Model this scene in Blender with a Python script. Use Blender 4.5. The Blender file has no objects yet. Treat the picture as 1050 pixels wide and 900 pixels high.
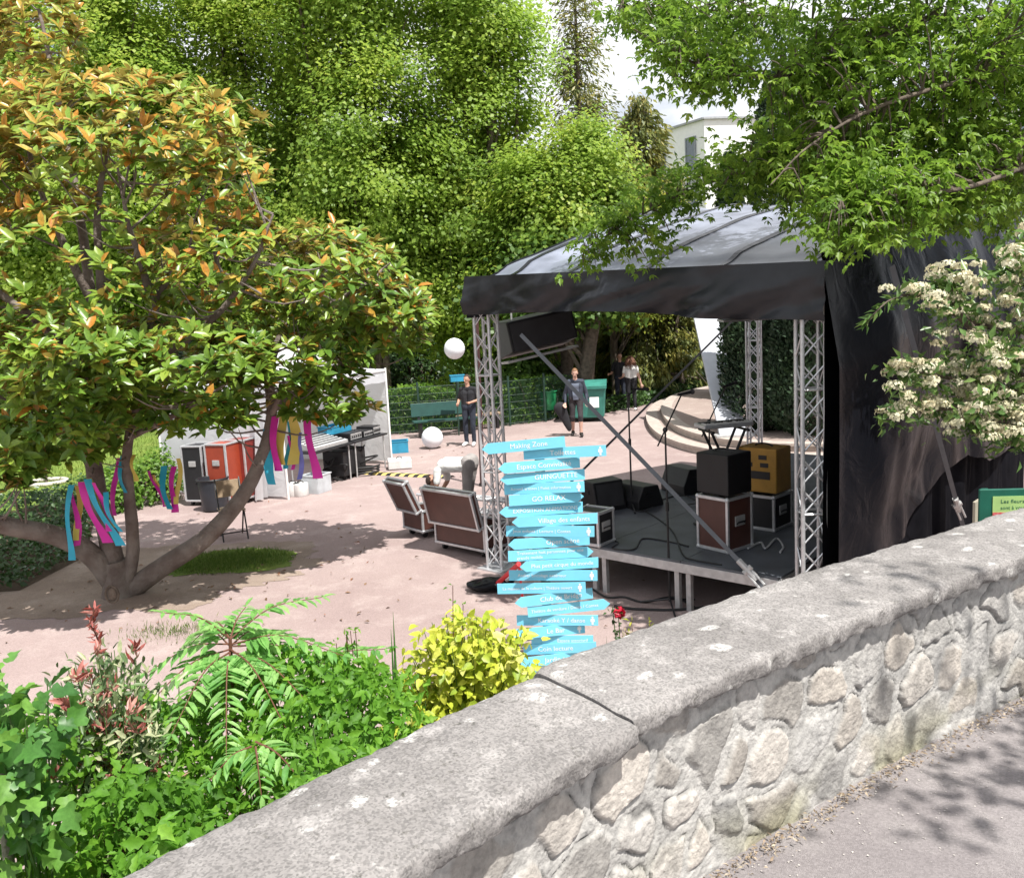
import bpy, bmesh, math, random
import numpy as np
from mathutils import Vector, Matrix

random.seed(11)
rng = np.random.default_rng(11)
R = math.radians
scene = bpy.context.scene
col = scene.collection

# ------------------------------------------------------------------ camera
FPX, PITCH, ROLL, EYE = 900.0, R(8.2), R(3.0), 3.2
cf = np.array([0, math.cos(PITCH), -math.sin(PITCH)])
c_r0 = np.array([1.0, 0, 0]); c_u0 = np.array([0, math.sin(PITCH), math.cos(PITCH)])
cr = math.cos(ROLL) * c_r0 - math.sin(ROLL) * c_u0
cu = math.sin(ROLL) * c_r0 + math.cos(ROLL) * c_u0
CAM = np.array([0, 0, EYE])
cam_data = bpy.data.cameras.new('camera')
cam = bpy.data.objects.new('camera', cam_data); col.objects.link(cam)
cam.matrix_world = Matrix(((cr[0], cu[0], -cf[0], 0), (cr[1], cu[1], -cf[1], 0), (cr[2], cu[2], -cf[2], EYE), (0, 0, 0, 1)))
cam_data.sensor_fit = 'HORIZONTAL'; cam_data.sensor_width = 36.0
cam_data.lens = 36.0 * FPX / 1050.0
cam_data.clip_start = 0.05; cam_data.clip_end = 1500
scene.camera = cam

# ------------------------------------------------------------------ sky, sun, exposure
SUN_EL = 62.0
SUN_AZ = (0.60, -0.80)                      # horizontal direction towards the sun
world = bpy.data.worlds.new('World'); scene.world = world; world.use_nodes = True
wn, wl = world.node_tree.nodes, world.node_tree.links
bg = wn['Background']
sky = wn.new('ShaderNodeTexSky'); sky.sky_type = 'NISHITA'; sky.sun_disc = False
sky.sun_elevation = R(SUN_EL); sky.sun_rotation = math.atan2(SUN_AZ[0], SUN_AZ[1])
sky.air_density = 1.0; sky.dust_density = 2.0
tc = wn.new('ShaderNodeTexCoord'); mp = wn.new('ShaderNodeMapping'); mp.inputs['Scale'].default_value = (1.2, 1.2, 2.6)
nz = wn.new('ShaderNodeTexNoise'); nz.inputs['Scale'].default_value = 2.2; nz.inputs['Detail'].default_value = 7; nz.inputs['Roughness'].default_value = 0.6
rp = wn.new('ShaderNodeValToRGB'); rp.color_ramp.elements[0].position = 0.33; rp.color_ramp.elements[1].position = 0.52
mx = wn.new('ShaderNodeMix'); mx.data_type = 'RGBA'
wl.new(tc.outputs['Generated'], mp.inputs['Vector']); wl.new(mp.outputs['Vector'], nz.inputs['Vector'])
wl.new(nz.outputs['Fac'], rp.inputs['Fac']); wl.new(rp.outputs['Color'], mx.inputs[0])
wl.new(sky.outputs['Color'], mx.inputs[6]); mx.inputs[7].default_value = (9.5, 9.6, 9.9, 1)
wl.new(mx.outputs[2], bg.inputs['Color']); bg.inputs['Strength'].default_value = 0.085
sun_d = bpy.data.lights.new('sun', 'SUN'); sun_d.energy = 5.0; sun_d.angle = R(0.53); sun_d.color = (1.0, 0.965, 0.905)
sun_o = bpy.data.objects.new('sun', sun_d); col.objects.link(sun_o)
_sv = Vector((SUN_AZ[0] * math.cos(R(SUN_EL)), SUN_AZ[1] * math.cos(R(SUN_EL)), math.sin(R(SUN_EL)))).normalized()
sun_o.rotation_euler = _sv.to_track_quat('Z', 'Y').to_euler(); sun_o.location = (10, -15, 30)
scene.view_settings.view_transform = 'Standard'; scene.view_settings.look = 'None'
scene.view_settings.exposure = 0.58; scene.view_settings.gamma = 1.0; scene.view_settings.use_curve_mapping = False
try:
    scene.cycles.max_bounces = 6; scene.cycles.transparent_max_bounces = 6
    scene.cycles.diffuse_bounces = 3; scene.cycles.glossy_bounces = 2; scene.cycles.transmission_bounces = 3
    scene.cycles.use_denoising = True; scene.cycles.sample_clamp_indirect = 6
except Exception:
    pass

# ------------------------------------------------------------------ measuring helpers: real positions read off the photograph
def _ray(x, y): return cf + cr * (x - 525) / FPX - cu * (y - 450) / FPX
def G(x, y, z=0.0):
    d = _ray(x, y); return CAM + d * ((z - EYE) / d[2])
def D(x, y, Y):
    d = _ray(x, y); return CAM + d * (Y / d[1])
def V(*a): return np.array(a, float)

# ------------------------------------------------------------------ materials
MATS = {}
def _pr(name):
    m = bpy.data.materials.new(name); m.use_nodes = True
    n, l = m.node_tree.nodes, m.node_tree.links
    return m, n, l, n['Principled BSDF'], n['Material Output']
def _coord(n, l, scale, kind='Object'):
    t = n.new('ShaderNodeTexCoord'); p = n.new('ShaderNodeMapping'); p.inputs['Scale'].default_value = (scale,) * 3 if not hasattr(scale, '__len__') else scale
    l.new(t.outputs[kind], p.inputs['Vector']); return p.outputs['Vector']
def mat(name, c, rough=0.6, metal=0.0, var=0.12, scale=6.0, bump=0.0, bscale=60.0, spec=0.5, c2=None):
    """plain surface with slight tone variation and grain"""
    if name in MATS: return MATS[name]
    m, n, l, b, o = _pr(name)
    v = _coord(n, l, 1.0)
    a = n.new('ShaderNodeTexNoise'); a.inputs['Scale'].default_value = scale; a.inputs['Detail'].default_value = 5
    l.new(v, a.inputs['Vector'])
    x = n.new('ShaderNodeMix'); x.data_type = 'RGBA'
    d = c2 if c2 else tuple(min(1, q * (1 + var)) for q in c)
    e = c if c2 else tuple(q * (1 - var) for q in c)
    x.inputs[6].default_value = (*e, 1); x.inputs[7].default_value = (*d, 1)
    r = n.new('ShaderNodeValToRGB'); r.color_ramp.elements[0].position = 0.35; r.color_ramp.elements[1].position = 0.65
    l.new(a.outputs['Fac'], r.inputs['Fac']); l.new(r.outputs['Color'], x.inputs[0])
    l.new(x.outputs[2], b.inputs['Base Color'])
    b.inputs['Roughness'].default_value = rough; b.inputs['Metallic'].default_value = metal
    b.inputs['Specular IOR Level'].default_value = spec
    if bump:
        g = n.new('ShaderNodeTexNoise'); g.inputs['Scale'].default_value = bscale; g.inputs['Detail'].default_value = 4; l.new(v, g.inputs['Vector'])
        k = n.new('ShaderNodeBump'); k.inputs['Strength'].default_value = bump; k.inputs['Distance'].default_value = 0.02
        l.new(g.outputs['Fac'], k.inputs['Height']); l.new(k.outputs['Normal'], b.inputs['Normal'])
    MATS[name] = m; return m
def leafmat(name, cols, trans=0.35, rough=0.45, under=None, spec=0.4, blot=38.0):
    """leaf: own colour per leaf from the rnd attribute, light passing through, optional different underside"""
    m, n, l, b, o = _pr(name)
    a = n.new('ShaderNodeAttribute'); a.attribute_name = 'rnd'
    r = n.new('ShaderNodeValToRGB'); cr_ = r.color_ramp
    while len(cr_.elements) < len(cols): cr_.elements.new(0.5)
    for i, (p, c) in enumerate(cols):
        cr_.elements[i].position = p; cr_.elements[i].color = (*c, 1)
    l.new(a.outputs['Fac'], r.inputs['Fac']); src = r.outputs['Color']
    vv = _coord(n, l, 1.0); q = n.new('ShaderNodeTexNoise'); q.inputs['Scale'].default_value = blot; q.inputs['Detail'].default_value = 4; q.inputs['Roughness'].default_value = .7; l.new(vv, q.inputs['Vector'])
    qr = n.new('ShaderNodeValToRGB'); qr.color_ramp.elements[0].position = .32; qr.color_ramp.elements[1].position = .68; qr.color_ramp.elements[0].color = (.72, .74, .70, 1); qr.color_ramp.elements[1].color = (1.22, 1.18, 1.2, 1); l.new(q.outputs['Fac'], qr.inputs['Fac'])
    qm = n.new('ShaderNodeMix'); qm.data_type = 'RGBA'; qm.blend_type = 'MULTIPLY'; qm.inputs[0].default_value = 1; l.new(src, qm.inputs[6]); l.new(qr.outputs['Color'], qm.inputs[7]); src = qm.outputs[2]
    if under:
        g = n.new('ShaderNodeNewGeometry'); x = n.new('ShaderNodeMix'); x.data_type = 'RGBA'
        l.new(g.outputs['Backfacing'], x.inputs[0]); l.new(src, x.inputs[6]); x.inputs[7].default_value = (*under, 1); src = x.outputs[2]
    l.new(src, b.inputs['Base Color']); b.inputs['Roughness'].default_value = rough; b.inputs['Specular IOR Level'].default_value = spec
    t = n.new('ShaderNodeBsdfTranslucent'); l.new(src, t.inputs['Color'])
    s = n.new('ShaderNodeMixShader'); s.inputs[0].default_value = trans
    l.new(b.outputs[0], s.inputs[1]); l.new(t.outputs[0], s.inputs[2]); l.new(s.outputs[0], o.inputs['Surface'])
    return m

# ------------------------------------------------------------------ mesh helpers
class MB:
    def __init__(s): s.v = []; s.f = []; s.m = []; s.n = 0
    def add(s, vs, fs, mi=0):
        vs = np.asarray(vs, float).reshape(-1, 3)
        s.v.append(vs); s.f += [tuple(int(i) + s.n for i in f) for f in fs]; s.m += [mi] * len(fs); s.n += len(vs); return s
    def box(s, c, d, mi=0, rz=0.0, rx=0.0, ry=0.0):
        h = np.array(d, float) / 2
        p = np.array([[x, y, z] for x in (-1, 1) for y in (-1, 1) for z in (-1, 1)]) * h
        if rx or ry or rz: p = p @ np.array(Matrix.Rotation(rz, 3, 'Z') @ Matrix.Rotation(ry, 3, 'Y') @ Matrix.Rotation(rx, 3, 'X')).T
        return s.add(p + np.array(c, float), [(0, 1, 3, 2), (4, 6, 7, 5), (0, 4, 5, 1), (2, 3, 7, 6), (0, 2, 6, 4), (1, 5, 7, 3)], mi)
    def tube(s, pts, rad, k=8, mi=0, cap=True):
        pts = np.asarray(pts, float); n = len(pts)
        rad = np.full(n, rad, float) if np.isscalar(rad) else np.asarray(rad, float)
        T = np.gradient(pts, axis=0); T /= np.linalg.norm(T, axis=1)[:, None] + 1e-12
        u = np.cross(T[0], (0, 0, 1.0) if abs(T[0][2]) < 0.95 else (1.0, 0, 0)); u /= np.linalg.norm(u)
        a = np.arange(k) * 2 * math.pi / k; vs = []
        for i in range(n):
            u = u - T[i] * (u @ T[i]); u /= np.linalg.norm(u) + 1e-12; w = np.cross(T[i], u)
            vs.append(pts[i] + rad[i] * (np.outer(np.cos(a), u) + np.outer(np.sin(a), w)))
        fs = [(i * k + j, i * k + (j + 1) % k, (i + 1) * k + (j + 1) % k, (i + 1) * k + j) for i in range(n - 1) for j in range(k)]
        if cap: fs += [tuple(range(k - 1, -1, -1)), tuple((n - 1) * k + j for j in range(k))]
        return s.add(np.vstack(vs), fs, mi)
    def bar(s, a, b, r, k=8, mi=0): return s.tube([a, b], r, k, mi)
    def cyl(s, c, r, h, k=20, mi=0, r2=None): return s.tube([np.array(c, float), np.array(c, float) + (0, 0, h)], [r, r if r2 is None else r2], k, mi)
    def ball(s, c, r, mi=0, nu=14, nv=9):
        r = np.array((r, r, r) if np.isscalar(r) else r, float)
        vs = [(0, 0, 1)] + [(math.sin(math.pi * i / nv) * math.cos(2 * math.pi * j / nu), math.sin(math.pi * i / nv) * math.sin(2 * math.pi * j / nu), math.cos(math.pi * i / nv)) for i in range(1, nv) for j in range(nu)] + [(0, 0, -1)]
        fs = [(0, 1 + j, 1 + (j + 1) % nu) for j in range(nu)]
        for i in range(nv - 2): fs += [(1 + i * nu + j, 1 + (i + 1) * nu + j, 1 + (i + 1) * nu + (j + 1) % nu, 1 + i * nu + (j + 1) % nu) for j in range(nu)]
        L = 1 + (nv - 1) * nu; fs += [(L, 1 + (nv - 2) * nu + (j + 1) % nu, 1 + (nv - 2) * nu + j) for j in range(nu)]
        return s.add(np.array(vs) * r + np.array(c, float), fs, mi)
    def prism(s, prof, x0, x1, mi=0):
        """outline in (y, z), swept along x"""
        k = len(prof); vs = [(x0, p[0], p[1]) for p in prof] + [(x1, p[0], p[1]) for p in prof]
        return s.add(vs, [(i, (i + 1) % k, k + (i + 1) % k, k + i) for i in range(k)] + [tuple(range(k - 1, -1, -1)), tuple(range(k, 2 * k))], mi)
    def grid(s, P, mi=0):
        a, b = P.shape[:2]
        return s.add(P.reshape(-1, 3), [(i * b + j, (i + 1) * b + j, (i + 1) * b + j + 1, i * b + j + 1) for i in range(a - 1) for j in range(b - 1)], mi)
    def turn(s, rz=0.0, loc=(0, 0, 0), rx=0.0, ry=0.0):
        M = np.array(Matrix.Rotation(rz, 3, 'Z') @ Matrix.Rotation(ry, 3, 'Y') @ Matrix.Rotation(rx, 3, 'X'))
        s.v = [v @ M.T + np.array(loc, float) for v in s.v]; return s
    def merge(s, o, mi_off=0):
        off = s.n
        s.v += o.v; s.f += [tuple(i + off for i in f) for f in o.f]; s.m += [i + mi_off for i in o.m]; s.n += o.n; return s
    def build(s, name, mats, parent=None, world=False, smooth=False, bevel=0.0):
        me = bpy.data.meshes.new(name); vs = np.vstack(s.v)
        if world and parent is not None: vs = vs - BASE[parent.name]
        me.from_pydata(vs.tolist(), [], s.f)
        for q in (mats if isinstance(mats, (list, tuple)) else [mats]): me.materials.append(q)
        me.polygons.foreach_set('material_index', s.m)
        if smooth: me.polygons.foreach_set('use_smooth', [True] * len(s.f))
        me.update()
        o = bpy.data.objects.new(name, me); col.objects.link(o)
        if parent is not None:
            o.parent = parent
            BASE[o.name] = BASE[parent.name]
        else: BASE[o.name] = V(0, 0, 0)
        if bevel:
            b = o.modifiers.new('bevel', 'BEVEL'); b.width = bevel; b.segments = 2; b.limit_method = 'ANGLE'; b.angle_limit = R(40)
        if smooth and hasattr(me, 'set_sharp_from_angle'): me.set_sharp_from_angle(angle=R(50))
        return o
BASE = {}
def tag(o, label=None, cat=None, group=None, kind=None):
    if label: o['label'] = label
    if cat: o['category'] = cat
    if group: o['group'] = group
    if kind: o['kind'] = kind
    return o
def thing(name, label, cat, loc=(0, 0, 0), rz=0.0, group=None):
    o = bpy.data.objects.new(name, None); o.empty_display_size = 0.2; col.objects.link(o)
    o.location = tuple(float(q) for q in loc); o.rotation_euler = (0, 0, rz); BASE[o.name] = np.array(loc, float)
    return tag(o, label, cat, group)
def dup(root, loc, rz=None, label=None):
    r = root.copy(); col.objects.link(r); r.location = tuple(float(q) for q in loc)
    if rz is not None: r.rotation_euler = (0, 0, rz)
    if label: r['label'] = label
    for ch in list(root.children):
        c = ch.copy(); col.objects.link(c); c.parent = r
        for g in ch.children:
            d = g.copy(); col.objects.link(d); d.parent = c
    BASE[r.name] = np.array(loc, float)
    return r
def struct(name, mb, m, **k):
    o = mb.build(name, m, **k); o['kind'] = 'structure'; return o

# noise in numpy -----------------------------------------------------
_perm = rng.integers(0, 1 << 30, 4096)
def _h(ix, iy, iz): return ((_perm[(ix * 73 + iy * 179 + iz * 283) & 4095] * 16807 + ix * 911 + iy * 3571 + iz * 127) & 0xFFFF) / 65535.0
def noise3(p):
    p = np.asarray(p, float); i = np.floor(p).astype(int); f = p - i; f = f * f * (3 - 2 * f); r = 0
    for a in (0, 1):
        for b in (0, 1):
            for c in (0, 1):
                w = (f[..., 0] if a else 1 - f[..., 0]) * (f[..., 1] if b else 1 - f[..., 1]) * (f[..., 2] if c else 1 - f[..., 2])
                r = r + w * _h(i[..., 0] + a, i[..., 1] + b, i[..., 2] + c)
    return r
def fbm(p, o=4):
    r = 0; a = 0.5; t = 0
    for k in range(o): r = r + a * noise3(np.asarray(p) * 2 ** k + 17.3 * k); t += a; a *= 0.5
    return r / t
def spline(pts, n):
    """smooth curve through points, n samples"""
    p = np.asarray(pts, float); m = len(p)
    if m == 2: return p[0] + (p[1] - p[0]) * np.linspace(0, 1, n)[:, None]
    q = np.vstack([2 * p[0] - p[1], p, 2 * p[-1] - p[-2]]); t = np.linspace(0, m - 1 - 1e-9, n); i = t.astype(int); f = (t - i)[:, None]
    a, b, c, d = q[i], q[i + 1], q[i + 2], q[i + 3]
    return 0.5 * (2 * b + (c - a) * f + (2 * a - 5 * b + 4 * c - d) * f ** 2 + (3 * b - a - 3 * c + d) * f ** 3)

# leaves ---------------------------------------------------------------
T_FLAT = (V(0, 0, 0, .42, -.5, .06, 1, 0, 0, .42, .5, .06).reshape(-1, 3), [(0, 1, 2, 3)])
T_FOLD = (V(0, 0, 0, .4, -.5, .13, 1, 0, -.06, .55, 0, 0, .4, .5, .13).reshape(-1, 3), [(0, 1, 2, 3), (0, 3, 2, 4)])
T_LONG = (V(0, 0, 0, .3, 0, 0, .68, 0, .02, 1, 0, -.03, .28, -.44, .10, .66, -.42, .09, .28, .44, .10, .66, .42, .09).reshape(-1, 3),
          [(0, 4, 1), (4, 5, 2, 1), (5, 3, 2), (0, 1, 6), (1, 2, 7, 6), (2, 3, 7)])
T_HEART = (V(0, 0, 0, -.05, -.3, .05, .25, -.5, .1, .65, -.32, .03, 1, 0, -.12, .65, .32, .03, .25, .5, .1, -.05, .3, .05, .5, 0, -.03).reshape(-1, 3),
           [(0, 1, 2, 8), (2, 3, 4, 8), (0, 8, 6, 7), (8, 4, 5, 6)])
T_TOOTH = (V(0, 0, 0, .25, -.38, .08, .38, -.3, .05, .55, -.46, .06, .68, -.22, 0, 1, 0, -.12, .68, .22, 0, .55, .46, .06, .38, .3, .05, .25, .38, .08, .5, 0, -.04).reshape(-1, 3),
           [(0, 1, 2, 10), (10, 2, 3, 4), (10, 4, 5), (10, 5, 6), (10, 6, 7, 8), (0, 10, 8, 9)])
T_LOBE = (V(0, 0, 0, -.08, -.3, 0, .12, -.55, .05, .3, -.28, .02, .62, -.5, .04, .6, -.18, .02, 1, 0, -.08, .6, .18, .02, .62, .5, .04, .3, .28, .02, .12, .55, .05, -.08, .3, 0, .42, 0, -.02).reshape(-1, 3),
          [(0, 1, 2, 12), (12, 2, 3), (12, 3, 4), (12, 4, 5), (12, 5, 6), (12, 6, 7), (12, 7, 8), (12, 8, 9), (12, 9, 10), (0, 12, 10, 11)])
def unit(a): return a / (np.linalg.norm(a, axis=-1, keepdims=True) + 1e-12)
def leaves(name, P, A, N, L, W, tmpl, m, parent=None, rnd=None, extra=None):
    """one mesh of leaves: position, axis, face normal, length, width ratio; extra = MB of stems in slot 2"""
    tv, tf = tmpl; n = len(P); k = len(tv)
    A = unit(np.asarray(A, float)); N = np.asarray(N, float); N = unit(N - A * (A * N).sum(1)[:, None]); B = np.cross(N, A)
    L = np.broadcast_to(np.asarray(L, float), (n,))[:, None, None]; W = np.broadcast_to(np.asarray(W, float), (n,))[:, None, None]
    Vx = P[:, None, :] + A[:, None, :] * L * tv[None, :, 0:1] + B[:, None, :] * L * W * tv[None, :, 1:2] + N[:, None, :] * L * tv[None, :, 2:3]
    Vx = Vx.reshape(-1, 3)
    if parent is not None: Vx = Vx - BASE[parent.name]
    fl = np.array([len(f) for f in tf]); lp = np.concatenate([np.array(f) for f in tf])
    loops = (np.arange(n)[:, None] * k + lp[None]).ravel(); tot = np.tile(fl, n)
    start = np.concatenate([[0], np.cumsum(tot)[:-1]])
    me = bpy.data.meshes.new(name)
    me.vertices.add(len(Vx)); me.vertices.foreach_set('co', Vx.astype(np.float32).ravel())
    me.loops.add(len(loops)); me.loops.foreach_set('vertex_index', loops.astype(np.int32))
    me.polygons.add(len(tot)); me.polygons.foreach_set('loop_start', start.astype(np.int32)); me.polygons.foreach_set('loop_total', tot.astype(np.int32))
    at = me.attributes.new('rnd', 'FLOAT', 'FACE')
    rnd = rng.random(n) if rnd is None else np.clip(rnd, 0, 1)
    at.data.foreach_set('value', np.repeat(rnd, len(tf)).astype(np.float32))
    me.update(calc_edges=True); me.materials.append(m)
    o = bpy.data.objects.new(name, me); col.objects.link(o)
    if parent is not None: o.parent = parent; BASE[o.name] = BASE[parent.name]
    return o
def rvec(n): return unit(rng.normal(size=(n, 3)))
def clump_leaves(C, per, spread, size, out=None, up=0.55, droop=0.25, jit=0.45):
    """C clump centres (n,3); returns P, A, N, L for leaves of all clumps"""
    n = len(C); per = int(per)
    P = np.repeat(C, per, 0) + rng.normal(size=(n * per, 3)) * np.asarray(spread)
    o = rvec(n * per) if out is None else unit(np.repeat(out, per, 0) + 1.3 * jit * rvec(n * per))
    N = unit(o * (1 - up) + V(0, 0, up) + jit * rvec(n * per))
    A = unit(np.cross(N, rvec(n * per)) - V(0, 0, droop))
    return P, A, N, size * rng.uniform(0.7, 1.25, n * per)

# ================================================================== GROUND
def ground_mat(name, a, b, dust, grain=260.0, bump=0.35, blotch=0.35):
    m, n, l, bs, o = _pr(name)
    v = _coord(n, l, 1.0)
    t1 = n.new('ShaderNodeTexNoise'); t1.inputs['Scale'].default_value = blotch; t1.inputs['Detail'].default_value = 8; t1.inputs['Roughness'].default_value = 0.62; l.new(v, t1.inputs['Vector'])
    r1 = n.new('ShaderNodeValToRGB'); r1.color_ramp.elements[0].position = 0.36; r1.color_ramp.elements[1].position = 0.64; l.new(t1.outputs['Fac'], r1.inputs['Fac'])
    x1 = n.new('ShaderNodeMix'); x1.data_type = 'RGBA'; x1.inputs[6].default_value = (*a, 1); x1.inputs[7].default_value = (*b, 1); l.new(r1.outputs['Color'], x1.inputs[0])
    t2 = n.new('ShaderNodeTexNoise'); t2.inputs['Scale'].default_value = 1.7; t2.inputs['Detail'].default_value = 9; t2.inputs['Roughness'].default_value = 0.7; l.new(v, t2.inputs['Vector'])
    r2 = n.new('ShaderNodeValToRGB'); r2.color_ramp.elements[0].position = 0.5; r2.color_ramp.elements[1].position = 0.72; l.new(t2.outputs['Fac'], r2.inputs['Fac'])
    x2 = n.new('ShaderNodeMix'); x2.data_type = 'RGBA'; l.new(r2.outputs['Color'], x2.inputs[0]); l.new(x1.outputs[2], x2.inputs[6]); x2.inputs[7].default_value = (*dust, 1)
    t3 = n.new('ShaderNodeTexVoronoi'); t3.inputs['Scale'].default_value = grain * 0.45; l.new(v, t3.inputs['Vector'])
    x3 = n.new('ShaderNodeMix'); x3.data_type = 'RGBA'; x3.blend_type = 'MULTIPLY'; x3.inputs[0].default_value = 0.30
    sp = n.new('ShaderNodeSeparateColor'); l.new(t3.outputs['Color'], sp.inputs['Color'])
    r3 = n.new('ShaderNodeValToRGB'); r3.color_ramp.elements[0].color = (0.45, 0.45, 0.45, 1); r3.color_ramp.elements[1].color = (1.35, 1.35, 1.35, 1); l.new(sp.outputs[0], r3.inputs['Fac'])
    l.new(x2.outputs[2], x3.inputs[6]); l.new(r3.outputs['Color'], x3.inputs[7]); l.new(x3.outputs[2], bs.inputs['Base Color'])
    k = n.new('ShaderNodeBump'); k.inputs['Strength'].default_value = bump; k.inputs['Distance'].default_value = 0.01
    t4 = n.new('ShaderNodeTexNoise'); t4.inputs['Scale'].default_value = grain; t4.inputs['Detail'].default_value = 3; l.new(v, t4.inputs['Vector'])
    l.new(t4.outputs['Fac'], k.inputs['Height']); l.new(k.outputs['Normal'], bs.inputs['Normal'])
    bs.inputs['Roughness'].default_value = 0.95; bs.inputs['Specular IOR Level'].default_value = 0.2
    return m
M_ground = ground_mat('pink_gravel', (0.305, 0.232, 0.222), (0.37, 0.29, 0.275), (0.43, 0.35, 0.33))
M_soil = ground_mat('bare_soil', (0.24, 0.185, 0.15), (0.31, 0.245, 0.20), (0.38, 0.315, 0.27), blotch=1.2)
M_asph = ground_mat('worn_asphalt', (0.235, 0.213, 0.215), (0.295, 0.27, 0.27), (0.34, 0.315, 0.31), grain=330, bump=0.7, blotch=1.1)
M_turf = ground_mat('turf', (0.11, 0.17, 0.035), (0.17, 0.24, 0.045), (0.22, 0.26, 0.06), grain=90, bump=0.6, blotch=0.8)
M_bed = ground_mat('bed_earth', (0.07, 0.05, 0.035), (0.11, 0.08, 0.055), (0.13, 0.10, 0.07), grain=80, bump=0.8)
M_pale = ground_mat('pale_sand', (0.50, 0.46, 0.40), (0.56, 0.52, 0.46), (0.60, 0.56, 0.50))

def sheet(pts, z, sub=0):
    b = MB(); b.add([(p[0], p[1], z) for p in pts], [tuple(range(len(pts)))]); return b
def blob(c, rx, ry, z, n=420, rough=0.25, seed=0, rot=0.0):
    a = np.linspace(0, 2 * math.pi, n, endpoint=False)
    k = 1 + rough * (2 * fbm(np.c_[np.cos(a) * 1.7 + seed, np.sin(a) * 1.7, np.full(n, seed)], 4) - 1)
    k = k * (1 + .22 * (fbm(np.c_[np.cos(a) * 14 + seed, np.sin(a) * 14, np.full(n, seed)], 3) - .5))
    x, y = rx * k * np.cos(a), ry * k * np.sin(a)
    return [(c[0] + x[i] * math.cos(rot) - y[i] * math.sin(rot), c[1] + x[i] * math.sin(rot) + y[i] * math.cos(rot)) for i in range(n)]
struct('ground', sheet([(-300, -200), (300, -200), (300, 500), (-300, 500)], 0), M_ground)
lawn_pts = [(-8.2, 19.0), (-9.3, 16.2), (-14, 13.5), (-30, 12), (-60, 20), (-60, 30.5), (-8, 30.5), (-7.2, 24)]
struct('lawn', sheet(lawn_pts, 0.004), M_turf)
struct('park_lawn', sheet([(-40, 36.4), (40, 40), (60, 80), (-60, 80)], 0.004), M_turf)
struct('verge', sheet([(-7, 25.2), (-2.4, 24.7), (1.6, 26.6), (5, 29.5), (9.5, 34), (9, 36), (-8, 31.3)], 0.008), M_turf)
struct('park_path', sheet([(-40, 31.5), (-2, 32.2), (8, 34.8), (40, 37), (40, 39), (8, 37.6), (-2, 35.4), (-40, 35)], 0.012), M_pale)
struct('soil_patch', sheet(blob((-5.1, 11.2), 2.3, 1.5, 0.004, seed=3, rough=0.5), 0.004), M_soil)
struct('ivy_bed', sheet([(-14, 10.6), (-6.4, 10.9), (-6.3, 12.5), (-7.6, 15.6), (-7.0, 17.8), (-8.3, 19.0), (-9.4, 16.1), (-14, 13.4)], 0.008), M_bed)
grass_pts = blob((-3.95, 11.75), 0.85, 0.62, 0.0, seed=9, rough=0.5)
struct('turf_base', sheet(grass_pts, 0.009), M_turf)

# round stepped platform behind the stage
M_step = mat('step_stone', (0.42, 0.36, 0.32), rough=0.9, var=0.12, scale=8, bump=0.3, bscale=90)
edge = spline([(9.5, 33.0), (6.6, 30.6), (4.9, 28.2), (4.05, 25.6), (3.66, 23.3), (3.52, 21.2), (3.63, 19.7), (3.95, 18.5), (4.5, 17.6), (5.4, 16.9), (7.0, 16.4), (9.5, 16.2)], 60)
def step_mesh(off, z0, z1):
    t = np.gradient(edge, axis=0); t /= np.linalg.norm(t, axis=1)[:, None]; nrm = np.c_[-t[:, 1], t[:, 0]]
    e = edge + nrm * off
    b = MB(); k = len(e)
    top = [(p[0], p[1], z1) for p in e] + [(13, 17, z1), (13, 33, z1)]
    b.add(top, [tuple(range(len(top)))][::-1], 1)
    nose = [(p[0], p[1], z1 - 0.005) for p in e]; low = [(p[0], p[1], z0) for p in e]
    b.add(nose + low, [(i, i + 1, k + i + 1, k + i) for i in range(k - 1)], 0)
    lip = e - nrm * 0.03; inn = e + nrm * 0.28
    b.add([(p[0], p[1], z1 + 0.004) for p in lip] + [(p[0], p[1], z1 + 0.004) for p in inn] + [(p[0], p[1], z1 - 0.05) for p in lip],
          [(i, i + 1, k + i + 1, k + i) for i in range(k - 1)] + [(2 * k + i, 2 * k + i + 1, i + 1, i) for i in range(k - 1)], 0)
    return b
plat = thing('round_platform', 'low round paved platform with two curved steps behind the stage', 'platform', (6.5, 23, 0))
M_plat = ground_mat('platform_paving', (0.30, 0.235, 0.21), (0.36, 0.29, 0.26), (0.42, 0.35, 0.31))
sgn = 1.0 if ((edge[30] + np.array([-(edge[31] - edge[30])[1], (edge[31] - edge[30])[0]]) * 5)[0] > edge[30][0]) else -1.0
step_mesh(0.0, 0.0, 0.16).build('step', [M_step, M_plat], plat, world=True)
step_mesh(sgn * 0.42, 0.16, 0.32).build('step', [M_step, M_plat], plat, world=True)

# ================================================================== UPPER PATH + STONE WALL
ZP, ZC, CT = 1.60, 2.20, 0.062
far = spline([(-3.6, -3.2), (-3.0, -1.8), (-2.3, -0.55), (-1.55, 0.55), (-0.785, 1.503), (-0.291, 2.03), (0.032, 2.335), (0.24, 2.51), (0.668, 2.825), (1.093, 3.12), (1.703, 3.50), (2.296, 3.87), (3.4, 4.53), (5, 5.45), (8, 7.1), (11, 8.7)], 1600)
sl = np.concatenate([[0], np.cumsum(np.linalg.norm(np.diff(far, axis=0), axis=1))])
ftan = np.gradient(far, axis=0); ftan /= np.linalg.norm(ftan, axis=1)[:, None]
fnrm = np.c_[ftan[:, 1], -ftan[:, 0]]                                  # towards the path
def wallpt(s, off):
    s = np.asarray(s, float)
    x = np.interp(s, sl, far[:, 0]); y = np.interp(s, sl, far[:, 1]); nx = np.interp(s, sl, fnrm[:, 0]); ny = np.interp(s, sl, fnrm[:, 1])
    return np.stack([x + nx * off, y + ny * off], -1)
def arc_of(p): return sl[np.argmin(((far - np.array(p)) ** 2).sum(1))]
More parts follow.
